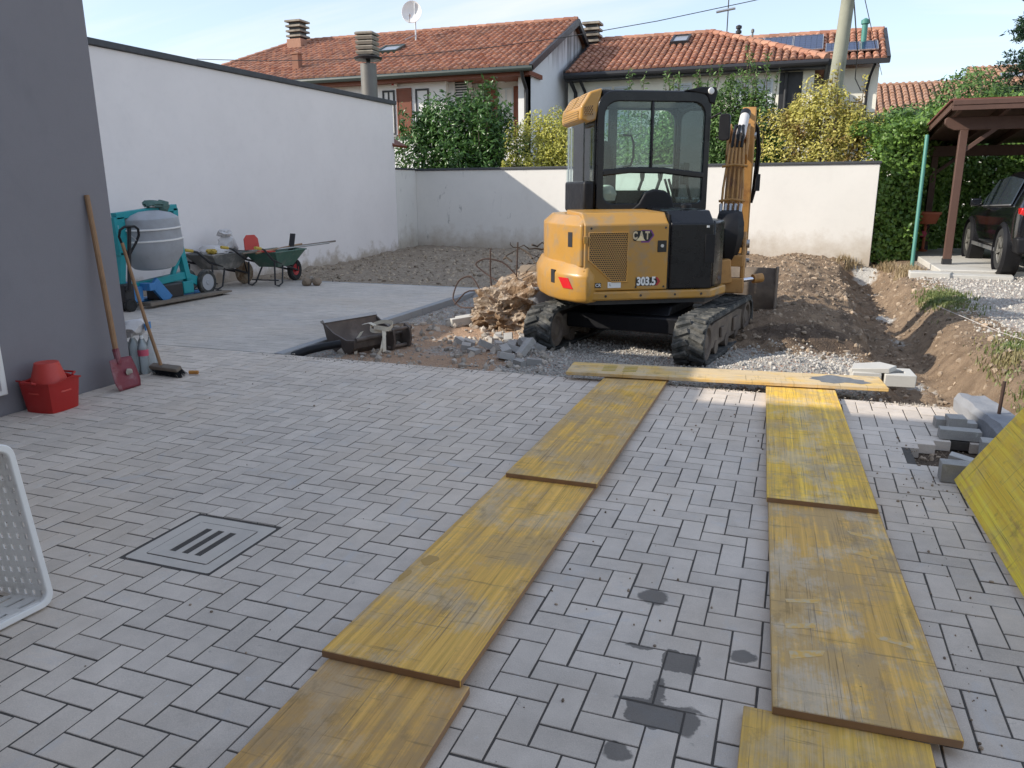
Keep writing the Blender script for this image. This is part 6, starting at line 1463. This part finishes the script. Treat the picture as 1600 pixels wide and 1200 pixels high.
for s in (1, -1):
    w = MB(); Mx_ = Matrix.Translation((.06 if s > 0 else -.30, .90, .215)) @ Matrix.Rotation(R(90), 4, 'Y'); w.lathe([(.12, -.035), (.165, -.04), (.182, -.02), (.182, .02), (.165, .04), (.12, .035)], 28, Mx_, True); wo_ = w.build('wheel', m_rubber, mxr)
    MB().lathe([(0, .035), (.03, .04), (.04, .03), (.142, .034), (.147, -.02), (0, -.02)], 24, Mx_).build('hub', m_drum, wo_)
gl = thing('work_gloves', 'grey green cloth heaped on the top beam of the concrete mixer', 'cloth', (-8.18, 8.30, 1.31))
rock('cloth', (0, .02, .045), (.10, .20, .06), m_cloth, gl, 3, .5, 14, 2.2); rock('cloth_fold', (.02, .16, .02), (.07, .10, .09), m_cloth, gl, 3, .4, 17, 2.2); MB().bx(-.06, .06, -.10, .06, .0, .03).build('paper', m_bag, gl, .01)
def text_on(body, size, mat, parent, loc, rot, bold=.002, sx=1.0): return link('lettering', text_mesh(body, size, .0006, mat, bold, sx), parent, loc, rot)
# pale worn lettering, turned on its side, on the left post
lm = MAT('worn_pale_lettering', (.20, .42, .46), .6, var=.3, vscale=30)
for k, q in enumerate(((0, .0), (.03, .055), (.0, .11))): MB().bx(.0451, .0462, -.56 + q[0], -.545 + q[0], .95 + q[1], .99 + q[1]).build('worn_mark', lm, mxr)

pj = thing('pallet_jack', 'blue hand pallet jack with black loop handle under the concrete mixer', 'pallet jack', (-8.0, 8.05, 0))
for x in (-.06, -.48):
    MB().prism([(-.18, .085), (1.28, .070), (1.42, .055), (1.42, .035), (1.26, .03), (-.18, .035)], 'x', x - .08, x + .08).build('fork', m_woodold if x > -.1 else m_blue, pj, .005)
    w = MB(); w.lathe([(0, .045), (.038, .045), (.04, .03), (.04, -.03), (.038, -.045), (0, -.045)], 14, Matrix.Translation((x, 1.22, .04)) @ Matrix.Rotation(R(90), 4, 'Y')); w.build('fork_roller', m_tyre, pj)
MB().bar((-.06, -.02, .34), (-.06, .22, .07), .16, .05, (1, 0, 0)).build('heel_plate', m_blue, pj, .006); MB().bx(-.56, .02, -.16, -.06, .24, .34).build('head_frame', m_blue, pj, .01); MB().bx(-.30, -.10, -.36, -.16, .10, .30).build('head_post', m_blue, pj, .01)
MB().bx(-.26, -.06, -.50, -.34, .12, .36).build('pump', m_dark, pj, .02)
for x in (-.20, -.34):
    w = MB(); Mx_ = Matrix.Translation((x + .12, -.42, .085)) @ Matrix.Rotation(R(90), 4, 'Y'); w.lathe([(0, .03), (.05, .03), (.055, .035), (.085, .03), (.085, -.03), (.055, -.035), (0, -.035)], 20, Mx_); w.build('steer_wheel', m_tyre, pj)
hx0 = Vector((.02, -.50, .30)); hx1 = Vector((.19, -.54, 1.08))
MB().tube([(-.15, -.40, .30), hx0], .035, 8).build('handle_knuckle', m_dark, pj)
MB().tube([hx0, hx1], .024, 10).build('handle_shaft', m_dark, pj)
hp = [(.11, .0, .74), (.15, -.11, .89), (.165, -.155, .98), (.18, -.14, 1.06), (.19, -.08, 1.095), (.19, .08, 1.095), (.18, .14, 1.06), (.165, .155, .98), (.15, .11, .89), (.115, .015, .74)]
MB().tube([Vector((p[0], -.535 + p[1], p[2])) for p in hp], .016, 8).build('handle_loop', m_black, pj)
MB().tube([(.17, -.53, 1.0), (.16, -.43, .92)], .008, 6).build('release_lever', m_alu, pj)

def barrow(lab, loc, rz, wheel_mat, mud, tm=None):
    tm = tm or m_bgreen
    b = thing('wheelbarrow', lab, 'wheelbarrow', loc, rz, 'wheelbarrows by the tall wall')
    # along +y: handles at the back (negative y), wheel in front
    def lv(y0, y1, xw, z): return [(-xw, y0, z), (xw, y0, z), (xw, y1, z), (-xw, y1, z)]
    L1, L2, L3, L4 = lv(-.28, .16, .18, .30), lv(-.50, .40, .30, .55), lv(-.495, .395, .293, .552), lv(-.27, .15, .17, .312)
    mb = MB(); mb.v = L1 + L2 + L3 + L4; mb.f = [(3, 2, 1, 0)]
    for a in range(3):
        for k in range(4): mb.f.append((a * 4 + k, a * 4 + (k + 1) % 4, a * 4 + 4 + (k + 1) % 4, a * 4 + 4 + k))
    mb.f.append((12, 13, 14, 15)); mb.build('tray', tm, b, .006)
    mb = MB(); mb.tube([Vector(p) for p in L2], .013, 6, closed=True); mb.build('tray_rim', tm, b)
    for s in (1, -1):
        MB().tube([(s * .30, -.95, .66), (s * .29, -.78, .62), (s * .25, -.52, .44), (s * .15, .0, .30), (s * .06, .48, .175)], .017, 8).build('frame_tube', m_dark, b)
        MB().tube([(s * .305, -1.03, .67), (s * .298, -.88, .645)], .024, 8).build('grip', m_yellowtape, b)
        MB().tube([(s * .24, -.46, .40), (s * .25, -.50, .04), (s * .25, -.40, .015), (s * .25, -.30, .05), (s * .19, -.16, .32)], .014, 8).build('leg', m_dark, b)
        MB().tube([(s * .07, .46, .18), (s * .16, .30, .46)], .011, 6).build('fork_stay', m_dark, b)
    MB().tube([(-.25, -.40, .10), (.25, -.40, .10)], .011, 6).build('leg_brace', m_dark, b)
    Mx_ = Matrix.Translation((0, .47, .185)) @ Matrix.Rotation(R(90), 4, 'Y')
    w = MB().lathe([(.10, -.035), (.15, -.048), (.18, -.03), (.188, 0), (.18, .03), (.15, .048), (.10, .035)], 28, Mx_, True).build('wheel', m_chunk if mud else m_tyre, b)
    MB().lathe([(0, .045), (.03, .045), (.035, .02), (.095, .03), (.105, 0), (.095, -.03), (.035, -.02), (.03, -.045), (0, -.045)], 20, Mx_).build('rim', wheel_mat, w)
    return b
barrow('wheelbarrow with muddy wheel and pale sacks nearest the mixer', (-8.72, 10.18, 0), R(-4), m_chunk, True, MAT('cemented_barrow_grey', (.16, .16, .15), .7, var=.3, vscale=8, dirt=(.33, .31, .28), dscale=5, dlo=.48, dhi=.65))
barrow('green wheelbarrow with red wheel hub piled with long tools', (-8.12, 10.82, 0), R(3), m_logo_red, False)
def sack(lab, loc, r, seed, mat=None):
    s = thing('sack', lab, 'sack', loc, seed); rock('sack_body', (0, 0, 0), r, mat or m_bag, s, 3, .45, seed, 1.9); return s
sack('pale crumpled sack lying in the muddy wheelbarrow tray', (-8.72, 10.02, .60), (.22, .26, .10), 31); sack('upright pale sack on the right of the muddy wheelbarrow load', (-8.70, 10.32, .68), (.16, .17, .16), 33); sack('small folded sack on top of the muddy wheelbarrow load', (-8.72, 10.30, .86), (.13, .14, .07), 35)
yg = thing('yellow_glove', 'yellow glove at the handle end of the muddy wheelbarrow load', 'glove', (-8.60, 9.82, .60), 1); rock('glove', (0, 0, 0), (.08, .10, .045), m_yellowtape, yg, 3, .5, 39, 2.4)
tag(MB().bar((-8.58, 9.85, .60), (-8.45, 10.45, .50), .03, .03).build('steel_bar', m_dark), 'dark bar slanting across the muddy wheelbarrow load', 'bar')
def scoop(lab, loc, rz, ry, mat):
    s = thing('dustpan', lab, 'dustpan', loc, rz); Mq = Matrix.Rotation(ry, 4, 'X')
    MB().prism([(-.13, -.02), (.13, -.02), (.12, .16), (.07, .22), (-.07, .22), (-.12, .16)], 'y', -.012, .012, Mq).build('pan', mat, s, .004); return s
scoop('red square shovel blade upright between the two wheelbarrow loads', (-8.32, 10.44, .60), R(65), R(-8), m_red2)
tl = [((-8.22, 10.20, .555), (-8.02, 12.42, .60 + .0), .016, 'long grey pole running out of the green wheelbarrow to the right', m_woodold), ((-8.12, 10.30, .56), (-7.98, 12.15, .585), .014, 'lower thin pole beside the long pole in the green wheelbarrow', m_steel), ((-8.02, 10.15, .555), (-8.18, 11.6, .60), .016, 'brown wooden handle lying along the green wheelbarrow', m_handle), ((-8.16, 10.0, .56), (-8.05, 11.4, .575), .017, 'grey shaft lying nearest the wall in the green wheelbarrow', m_woodold)]
for a, b, r, lab, mt in tl: tag(MB().tube([a, b], r, 8).build('tool_handle', mt), lab, 'tool handle')
tag(MB().bar((-8.10, 11.16, .50), (-8.09, 11.24, .80), .10, .02, (0, 1, 0)).build('plank_offcut', m_dark, None, .003), 'short dark board sticking up from the green wheelbarrow', 'board')
tag(MB().prism([(-.10, -.02), (.12, .0), (.16, .10), (.0, .14), (-.12, .08)], 'z', 0, .02, Matrix.Translation((-8.0, 10.30, .56))).build('red_scraper', m_red2), 'red plate at the handle end of the green wheelbarrow', 'plate')
fpc = thing('muddy_brick', 'muddy double lump of brick alone on the platform right of the wheelbarrows', 'brick', (-7.42, 10.72, 0), .4); rock('lump', (-.075, 0, .07), (.085, .10, .075), m_clod, fpc, 3, .2, 51); rock('lump', (.085, .0, .075), (.085, .10, .075), m_clod, fpc, 3, .2, 53); MB().bx(-.03, .03, -.03, .03, .10, .15).build('stub', m_debris, fpc, .01)

# ================================================================= by the grey corner
tb = thing('rubble_tub', 'deep red flexible tub standing against the grey wall', 'tub', (-4.985, 3.90, 0), R(4))
def tubm(name, r0, r1, h, par, mat, loc=(0, 0, 0), square=.0, flip=False, t=.006):
    n = 40; V = []; mb = MB()
    def rr(a, r): 
        k = 1.0 / max(abs(math.cos(a)), abs(math.sin(a))); return r * (1 + square * (min(k, 1.33) - 1))
    lv = [(r0, 0, 0), (r0 + (r1 - r0) * .5, h * .5, .0), (r1, h, 0), (r1 + .012, h + .004, 0), (r1 + .010, h - .008, 0), (r1 - t, h - .004, 0), (r0 - t, .012, 0)]
    for (r, z, q) in lv:
        for k in range(n):
            a = 2 * math.pi * k / n; z_ = z
            if z > h * .9 and not flip: z_ += .010 * math.sin(3 * a + 1) + .006 * math.sin(5 * a)
            V.append((rr(a, r) * math.cos(a), rr(a, r) * math.sin(a), z_))
    m = len(lv); F = [tuple(reversed(range(n))), tuple((m - 1) * n + k for k in range(n))]
    for i in range(m - 1):
        for k in range(n): k2 = (k + 1) % n; F.append((i * n + k, i * n + k2, (i + 1) * n + k2, (i + 1) * n + k))
    if flip: V = [(p[0], -p[1], -p[2]) for p in V]
    mb.add(V, F); return mb.build(name, mat, par, 0, loc=loc)
tubm('tub_body', .128, .152, .225, tb, m_red, (0, 0, 0), .75)
for s in (1, -1): MB().tube([(-.05, s * .160, .222), (-.05, s * .185, .235), (.05, s * .185, .235), (.05, s * .160, .222)], .008, 6).build('tub_handle', m_red, tb)
tb2 = thing('bucket', 'paler red bucket turned upside down inside the red tub', 'bucket', (-4.985, 3.90, .345), R(10)); tubm('bucket_body', .078, .138, .20, tb2, m_red2, (0, 0, 0), .0, True)
sh = thing('shovel', 'red bladed shovel with long wooden handle leaning on the grey wall', 'shovel', (-4.94, 4.52, 0))
MB().tube([(-.205, .06, 1.50), (-.13, .03, .9), (-.075, .01, .40), (-.055, .0, .27)], [.019, .021, .022, .019], 10).build('handle', m_handle, sh)
MB().tube([(-.06, .0, .32), (-.035, -.005, .20)], [.026, .022], 10).build('socket', m_shovel, sh)
mb = MB(); NU, NV = 9, 11
for j in range(NV):
    v = j / (NV - 1); wv = .105 + .018 * math.sin(v * 2.2) - .06 * max(0, v - .78) ** 1.0 * 1.2
    for i in range(NU):
        u = i / (NU - 1) * 2 - 1; lipz = 1 if v < .1 else 0
        mb.v.append((-.045 + .075 * v + .020 * (u * u) * (1 - .4 * v) - .012 * math.exp(-(u / .22) ** 2) * (1 - v), u * wv + .0, .245 - .245 * v * (1 - .02 * u * u)))
for j in range(NV - 1):
    for i in range(NU - 1): mb.f.append((j * NU + i, j * NU + i + 1, (j + 1) * NU + i + 1, (j + 1) * NU + i))
o = mb.build('blade', m_shovel, sh); md = o.modifiers.new('thickness', 'SOLIDIFY'); md.thickness = .004
tag(rock('mortar_splash', (.012, .035, .135), (.008, .035, .028), m_debris, sh, 2, .4, 61), None)
br = thing('broom', 'push broom with wooden handle and black bristles leaning on the grey corner', 'broom', (-4.95, 4.90, 0), 0)
MB().tube([(-.21, -.03, 1.12), (-.10, .0, .5), (-.02, .03, .10)], [.013, .014, .014], 8).build('handle', m_handle, br)
Mb_ = Matrix.Translation((.0, .06, .06)) @ Matrix.Rotation(R(-4), 4, 'Z') @ Matrix.Rotation(R(20), 4, 'X')
MB().bx(-.16, .16, -.032, .032, .0, .035, Mb_).build('broom_head', m_woodold, br, .008)
mb = MB()
for k in range(420):
    x = -.155 + .31 * rng.random(); y = -.03 + .06 * rng.random(); p0 = Mb_ @ Vector((x, y, .004)); p1 = Mb_ @ Vector((x * 1.08 + rng.normal() * .006, y * 1.5 + .012 + rng.normal() * .006, -.062)); mb.tube([p0, p1], [.0022, .0016], 3, caps=False)
tag(mb.build('bristles', m_bristle, br), kind='stuff')
ah = tag(MB().tube([(-4.80, 5.06, .022), (-4.73, 5.09, .02)], .016, 10).build('amber_knob', m_amber), 'small amber plastic knob behind the broom head', 'knob')
wp = thing('water_bottles', 'pack of clear water bottles with pink labels behind the grey corner', 'water bottles', (-5.30, 4.98, 0))
for i in range(2):
    for j in range(3):
        x, y = -.10 + j * .10, .0 + i * .095
        b = MB().lathe([(0, .004), (.036, .0), (.043, .012), (.040, .05), (.043, .07), (.040, .11), (.043, .13), (.041, .15), (.043, .155), (.043, .215), (.036, .25), (.018, .285), (.0145, .30), (.0145, .315), (0, .318)], 16, Matrix.Translation((x, y, 0))).build('bottle', m_water, wp)
        if j == 2 and i == 0: MB().lathe([(.0435, .158), (.0435, .212)], 16, Matrix.Translation((x, y, 0))).build('bottle_label', m_label, b)
        MB().lathe([(0, .328), (.016, .328), (.016, .306), (0, .306)], 12, Matrix.Translation((x, y, 0))).build('cap', m_logo_white, b)
wq = thing('sack', 'white plastic sack resting on the pack of water bottles', 'sack', (-5.30, 5.02, .40), 2); rock('sack_body', (0, 0, 0), (.15, .11, .075), m_bag, wq, 3, .35, 71, 1.8); MB().bx(-.06, .06, -.115, -.105, -.03, .03).build('print', m_blue, wq)

# ================================================================= white perforated crate at the left edge
def perf(nx_, nz_, w, h, hx_, hz_, t, M):
    mb = MB(); xs = []; zs = []
    for n_, L, a, arr in ((nx_, w, hx_, xs), (nz_, h, hz_, zs)):
        g_ = L / n_; arr.append(0)
        for k in range(n_): arr += [k * g_ + g_ / 2 - a / 2, k * g_ + g_ / 2 + a / 2]
        arr.append(L)
    for i in range(len(xs) - 1):
        for j in range(len(zs) - 1):
            if i % 2 == 1 and j % 2 == 1: continue
            mb.bx(xs[i], xs[i + 1], 0, t, zs[j], zs[j + 1])
    if M is not None: mb.v = [tuple(M @ Vector(p)) for p in mb.v]
    return mb

CW, CH, CD = .56, .60, .30                                   # length, height as it stands, depth
cr = thing('plastic_crate', 'white perforated plastic crate standing on its side at the left edge', 'crate', (-2.575, 1.865, .028))
cr.rotation_euler = (0, R(-9), R(-4))
def place(mb, M): mb.v = [tuple(M @ Vector(p)) for p in mb.v]; return mb
# far end wall (its inside faces the camera), back, bottom, top and near end
Mx_end = Matrix(((-1, 0, 0, 0), (0, 1, 0, 0), (0, 0, 1, 0), (0, 0, 0, 1)))
perf(6, 13, CD, CH, .017, .020, .006, Mx_end).build('end_wall', m_whitepl, cr, .0015)
perf(6, 12, CD, CH, .022, .024, .006, Matrix.Translation((0, -CW, 0)) @ Mx_end).build('end_wall', m_whitepl, cr)
perf(11, 13, CW, CH, .018, .020, .006, Matrix.Translation((-CD, -CW, 0)) @ Matrix.Rotation(R(90), 4, 'Z')).build('base', m_whitepl, cr)
for z in (0, CH): perf(5, 4, CW, CD, .07, .022, .006, Matrix.Translation((-CD, -CW, z)) @ Matrix(((0, 0, 1, 0), (1, 0, 0, 0), (0, 1, 0, 0), (0, 0, 0, 1)))).build('long_wall', m_whitepl, cr)
mb = MB(); mb.ring(rrect(-CW - .022, .022, -.022, CH + .022, .05, 5), rrect(-CW + .004, -.004, .004, CH - .004, .035, 5), 'x', -.012, .014)
mb.build('rim', m_whitepl, cr, .006, 3)
MB().ring(rrect(-CW - .024, .024, -.024, CH + .024, .05, 5), rrect(-CW - .016, .016, -.016, CH + .016, .05, 5), 'x', -.045, -.012).build('rim_skirt', m_whitepl, cr, .003)

# ================================================================= right side: carport, slab, car
slab = MB().bx(2.36, 9.5, 15.10, 20.4, -.10, .12).build('concrete_slab', m_slab, None, .012); tag(slab, kind='structure')
eb = thing('concrete_block', 'low broken concrete edging block at the near left corner of the slab', 'concrete block', (2.02, 14.75, -.02))
MB().prism([(-.18, -.12), (.42, -.18), (.50, .10), (.10, .30), (-.16, .26)], 'z', -.08, .13).build('block', m_slab, eb, .012)
for (x, y, w, l, lab) in ((2.75, 14.72, 1.1, .30, 'long flat concrete edging strip before the carport slab'), ): tag(MB().prism([(-.5, -.1), (w * .55, -.16), (w * .6, .2), (-.45, .24)], 'z', -.06, .085, Matrix.Translation((x, y, 0))).build('edging_strip', m_slab, None, .01), lab, 'concrete block')
cp = thing('carport', 'dark red timber carport with sloping roof over the black car', 'carport', (2.62, 16.2, .12))
def C(x, y, z): return (x - 2.62, y - 16.2, z - .12)
YF, YBk, ZF, ZBk = 15.55, 20.45, 2.90, 2.44
def zr(y): return ZF + (ZBk - ZF) * (y - YF) / (YBk - YF)
for (x, y) in ((2.62, 16.2), (2.70, 19.75), (7.2, 16.2), (7.2, 19.75)):
    MB().bx(x - .065 - 2.62, x + .065 - 2.62, y - .065 - 16.2, y + .065 - 16.2, 0.09, zr(y) - .36 - .12).build('post', m_carwood, cp, .008)
    MB().bx(x - .075 - 2.62, x + .075 - 2.62, y - .075 - 16.2, y + .075 - 16.2, 0, .10).build('post_shoe', m_dark, cp)
for y in (16.2, 19.75):
    z = zr(y) - .36
    mb = MB(); mb.prism([(2.30 - 2.62, z + .19 - .12), (2.30 - 2.62, z + .12 - .12), (2.36 - 2.62, z + .05 - .12), (2.46 - 2.62, z - .12), (8.0 - 2.62, z - .12), (8.0 - 2.62, z + .22 - .12), (2.33 - 2.62, z + .22 - .12)], 'y', y - 16.2 - .06, y - 16.2 + .06); mb.build('cross_beam', m_carwood, cp, .008)
    for x, sx in ((2.62 if y < 17 else 2.70, 1), (7.2, -1)): MB().bar(C(x + sx * .05, y, z - .34), C(x + sx * .52, y, z + .04), .07, .09, (0, 1, 0)).build('knee_brace', m_carwood, cp, .005)
for k in range(8):
    x = 2.42 + k * .72; MB().bar(C(x, YF, zr(YF) - .09), C(x, YBk, zr(YBk) - .09), .07, .12).build('rafter', m_carwood, cp)
mb = MB(); mb.bar(C(5.25, YF - .02, zr(YF) - .0), C(5.25, YBk, zr(YBk) - .0), 5.9, .025); mb.build('roof_boards', m_carwood, cp)
mb = MB(); mb.bar(C(5.25, YF - .06, zr(YF) + .035), C(5.25, YBk + .05, zr(YBk) + .035), 6.0, .03); mb.build('roof_sheet', m_roofred, cp)
for j in range(2): MB().bx(2.29 - 2.62, 8.2 - 2.62, YF - .075 - 16.2 - j * .012, YF - .04 - 16.2 - j * .012, zr(YF) - .14 + j * .085 - .12, zr(YF) - .06 + j * .085 - .12).build('fascia_board', m_carwood, cp, .006)
MB().bar(C(2.30, YF, zr(YF) - .04), C(2.30, YBk, zr(YBk) - .04), .03, .13).build('barge_board', m_carwood, cp, .004)
gp = tag(MB().tube([(2.02, 15.9, -.05), (2.07, 16.38, 2.42)], .034, 14).build('green_post', m_polegreen), 'leaning green steel post at the left corner of the carport', 'post')
pl = thing('flower_bowl', 'terracotta flower bowl on a thin stand behind the green post', 'flower pot', (2.62, 19.3, .12))
MB().lathe([(0, .60), (.20, .60), (.27, .80), (.29, .80), (.29, .85), (.26, .85), (.19, .63), (0, .63)], 24).build('bowl', m_terra, pl); MB().lathe([(.09, 0), (.10, .02), (.03, .05), (.03, .58), (.10, .60)], 14).build('stand', m_terra, pl)
MB().lathe([(0, .30), (.08, .33), (.10, .40), (.06, .44), (0, .44)], 12, Matrix.Translation((-.05, -.03, 0))).build('pink_pot', m_label, pl)

# black SUV, its tail to the camera
car = thing('parked_car', 'black SUV parked tail first under the carport', 'car', (4.16, 14.42, .12))
HW = .925
def station(y, zb, zs, zt, hw, rw, zsill):
    # half ring from the keel up to the roof centre
    half = [(0, zb), (hw * .80, zb), (hw * .97, zb + .10), (hw, zsill), (hw * 1.0, zs - .12), (hw * .965, zs), (rw + (hw * .955 - rw) * .45, zs + (zt - zs) * .55), (rw, zt - .06), (rw * .86, zt - .005), (0, zt)]
    return [(x, y, z) for x, z in half] + [(-x, y, z) for x, z in half[-2:0:-1]]
ST = [station(.0, .42, .95, .96, .80, .72, .62), station(.04, .34, 1.02, 1.03, .87, .74, .62), station(.14, .30, 1.06, 1.18, .90, .70, .62), station(.36, .27, 1.08, 1.52, .92, .62, .62), station(.70, .26, 1.06, 1.64, HW, .63, .60), station(1.5, .25, 1.02, 1.68, HW, .655, .58), station(2.3, .25, 1.00, 1.66, HW, .65, .56), station(2.85, .25, .99, 1.52, HW, .62, .56), station(3.35, .25, .98, 1.16, HW, .66, .56), station(3.65, .25, .97, 1.02, .92, .72, .56), station(4.25, .26, .86, .90, .88, .70, .52), station(4.50, .34, .72, .74, .78, .60, .50)]
mb = MB(); n = len(ST[0])
for r in ST: mb.v.extend(r)
for i in range(len(ST) - 1):
    for k in range(n): k2 = (k + 1) % n; mb.f.append((i * n + k, i * n + k2, (i + 1) * n + k2, (i + 1) * n + k))
mb.f.append(tuple(range(n))); mb.f.append(tuple((len(ST) - 1) * n + k for k in range(n)))
body = mb.build('body', m_carpaint, car, 0, ang=60); md = body.modifiers.new('subdivision', 'SUBSURF'); md.levels = 2; md.render_levels = 2
def carwheel(x, y):
    s = 1 if x > 0 else -1; Mx_ = Matrix.Translation((x, y, .36)) @ Matrix.Rotation(R(90), 4, 'Y')
    MB().lathe([(.40, -.14 * 1), (.455, -.10), (.455, .13), (.40, .13)], 28, Mx_, True).build('wheel_arch', m_black, car)
    w = MB().lathe([(.23, -.11), (.33, -.115), (.36, -.08), (.36, .08), (.33, .115), (.23, .11)], 32, Mx_, True).build('wheel', m_tyre, car)
    mb = MB(); mb.lathe([(0, s * .06), (.05, s * .07), (.06, s * .045), (.24, s * .02), (.24, -s * .05), (0, -s * .05)], 24, Mx_)
    for k in range(5):
        a = 2 * math.pi * k / 5; mb.bar(Mx_ @ Vector((.04 * math.cos(a), .04 * math.sin(a), s * .07)), Mx_ @ Vector((.23 * math.cos(a), .23 * math.sin(a), s * .095)), .05, .03, (1, 0, 0))
    mb.lathe([(.215, s * .085), (.24, s * .11), (.24, s * .06), (.215, s * .06)], 24, Mx_, True); mb.build('rim', m_flue, w)
for x in (-.83, .83):
    for y in (.78, 3.50): carwheel(x, y)
for s in (-1, 1):
    g_ = MB(); xo = s
    V = [(xo * .905, .62, 1.10), (xo * .905, 1.62, 1.06), (xo * .735, 1.56, 1.56), (xo * .73, .80, 1.50)]; V2 = [(xo * .905, 1.70, 1.06), (xo * .905, 2.95, 1.03), (xo * .74, 2.45, 1.50), (xo * .735, 1.66, 1.56)]
    for Q in (V, V2): MB().add(Q + [(p[0] - s * .02, p[1], p[2]) for p in Q], [(0, 1, 2, 3), (7, 6, 5, 4), (0, 4, 5, 1), (1, 5, 6, 2), (2, 6, 7, 3), (3, 7, 4, 0)]).build('side_window', m_pane, car)
    MB().prism([(.62, 1.085), (2.95, 1.015), (2.95, 1.035), (.62, 1.108)], 'x', s * .908 - .01, s * .908 + .01).build('window_trim', m_alu, car)
    tl_ = MB(); tl_.prism([(s * .46, .93), (s * .78, .92), (s * .885, .96), (s * .87, 1.06), (s * .46, 1.03)], 'y', -.005, .26); tl_.build('tail_light', m_reflector, car, .015)
    MB().prism([(s * .60, .975), (s * .80, .97), (s * .82, 1.01), (s * .60, 1.005)], 'y', -.012, .02).build('tail_light_lens', m_logo_white, car)
    mb = MB(); mb.box((s * 1.02, 2.75, 1.10), (.19, .10, .15)); mb.bar((s * .90, 2.78, 1.06), (s * .97, 2.76, 1.08), .05, .05); mb.build('door_mirror', m_carpaint, car, .03, 3)
    MB().bx(s * .935 - .012, s * .935 + .012, 1.15, 3.05, .30, .36).build('sill', m_alu, car)
    MB().prism([(s * .62, .40), (s * .80, .40), (s * .80, .44), (s * .62, .44)], 'y', -.03, .02).build('rear_reflector', m_reflector, car)
MB().prism([(-.86, .34), (.86, .34), (.90, .60), (-.90, .60)], 'y', -.05, .30).build('bumper', m_black, car, .04, 3)
MB().add([(-.60, .10, 1.10), (.60, .10, 1.10), (.54, .40, 1.52), (-.54, .40, 1.52), (-.60, .14, 1.09), (.60, .14, 1.09), (.54, .44, 1.51), (-.54, .44, 1.51)], [(0, 1, 2, 3), (7, 6, 5, 4), (0, 4, 5, 1), (1, 5, 6, 2), (2, 6, 7, 3), (3, 7, 4, 0)]).build('rear_window', m_pane, car)
MB().bx(-.26, .26, -.012, .02, .72, .84).build('number_plate', m_logo_white, car)
MB().tube([(-.55, .03, .36), (-.55, .25, .36)], .04, 12).build('exhaust', m_alu, car)
# thin line string across the bank
tag(MB().tube([(1.72, 10.9, .06), (1.98, 8.9, .10), (2.4, 7.0, .14)], .003, 5).build('string_line', m_bag), 'thin pale string line stretched over the bank right of the trench', 'string')
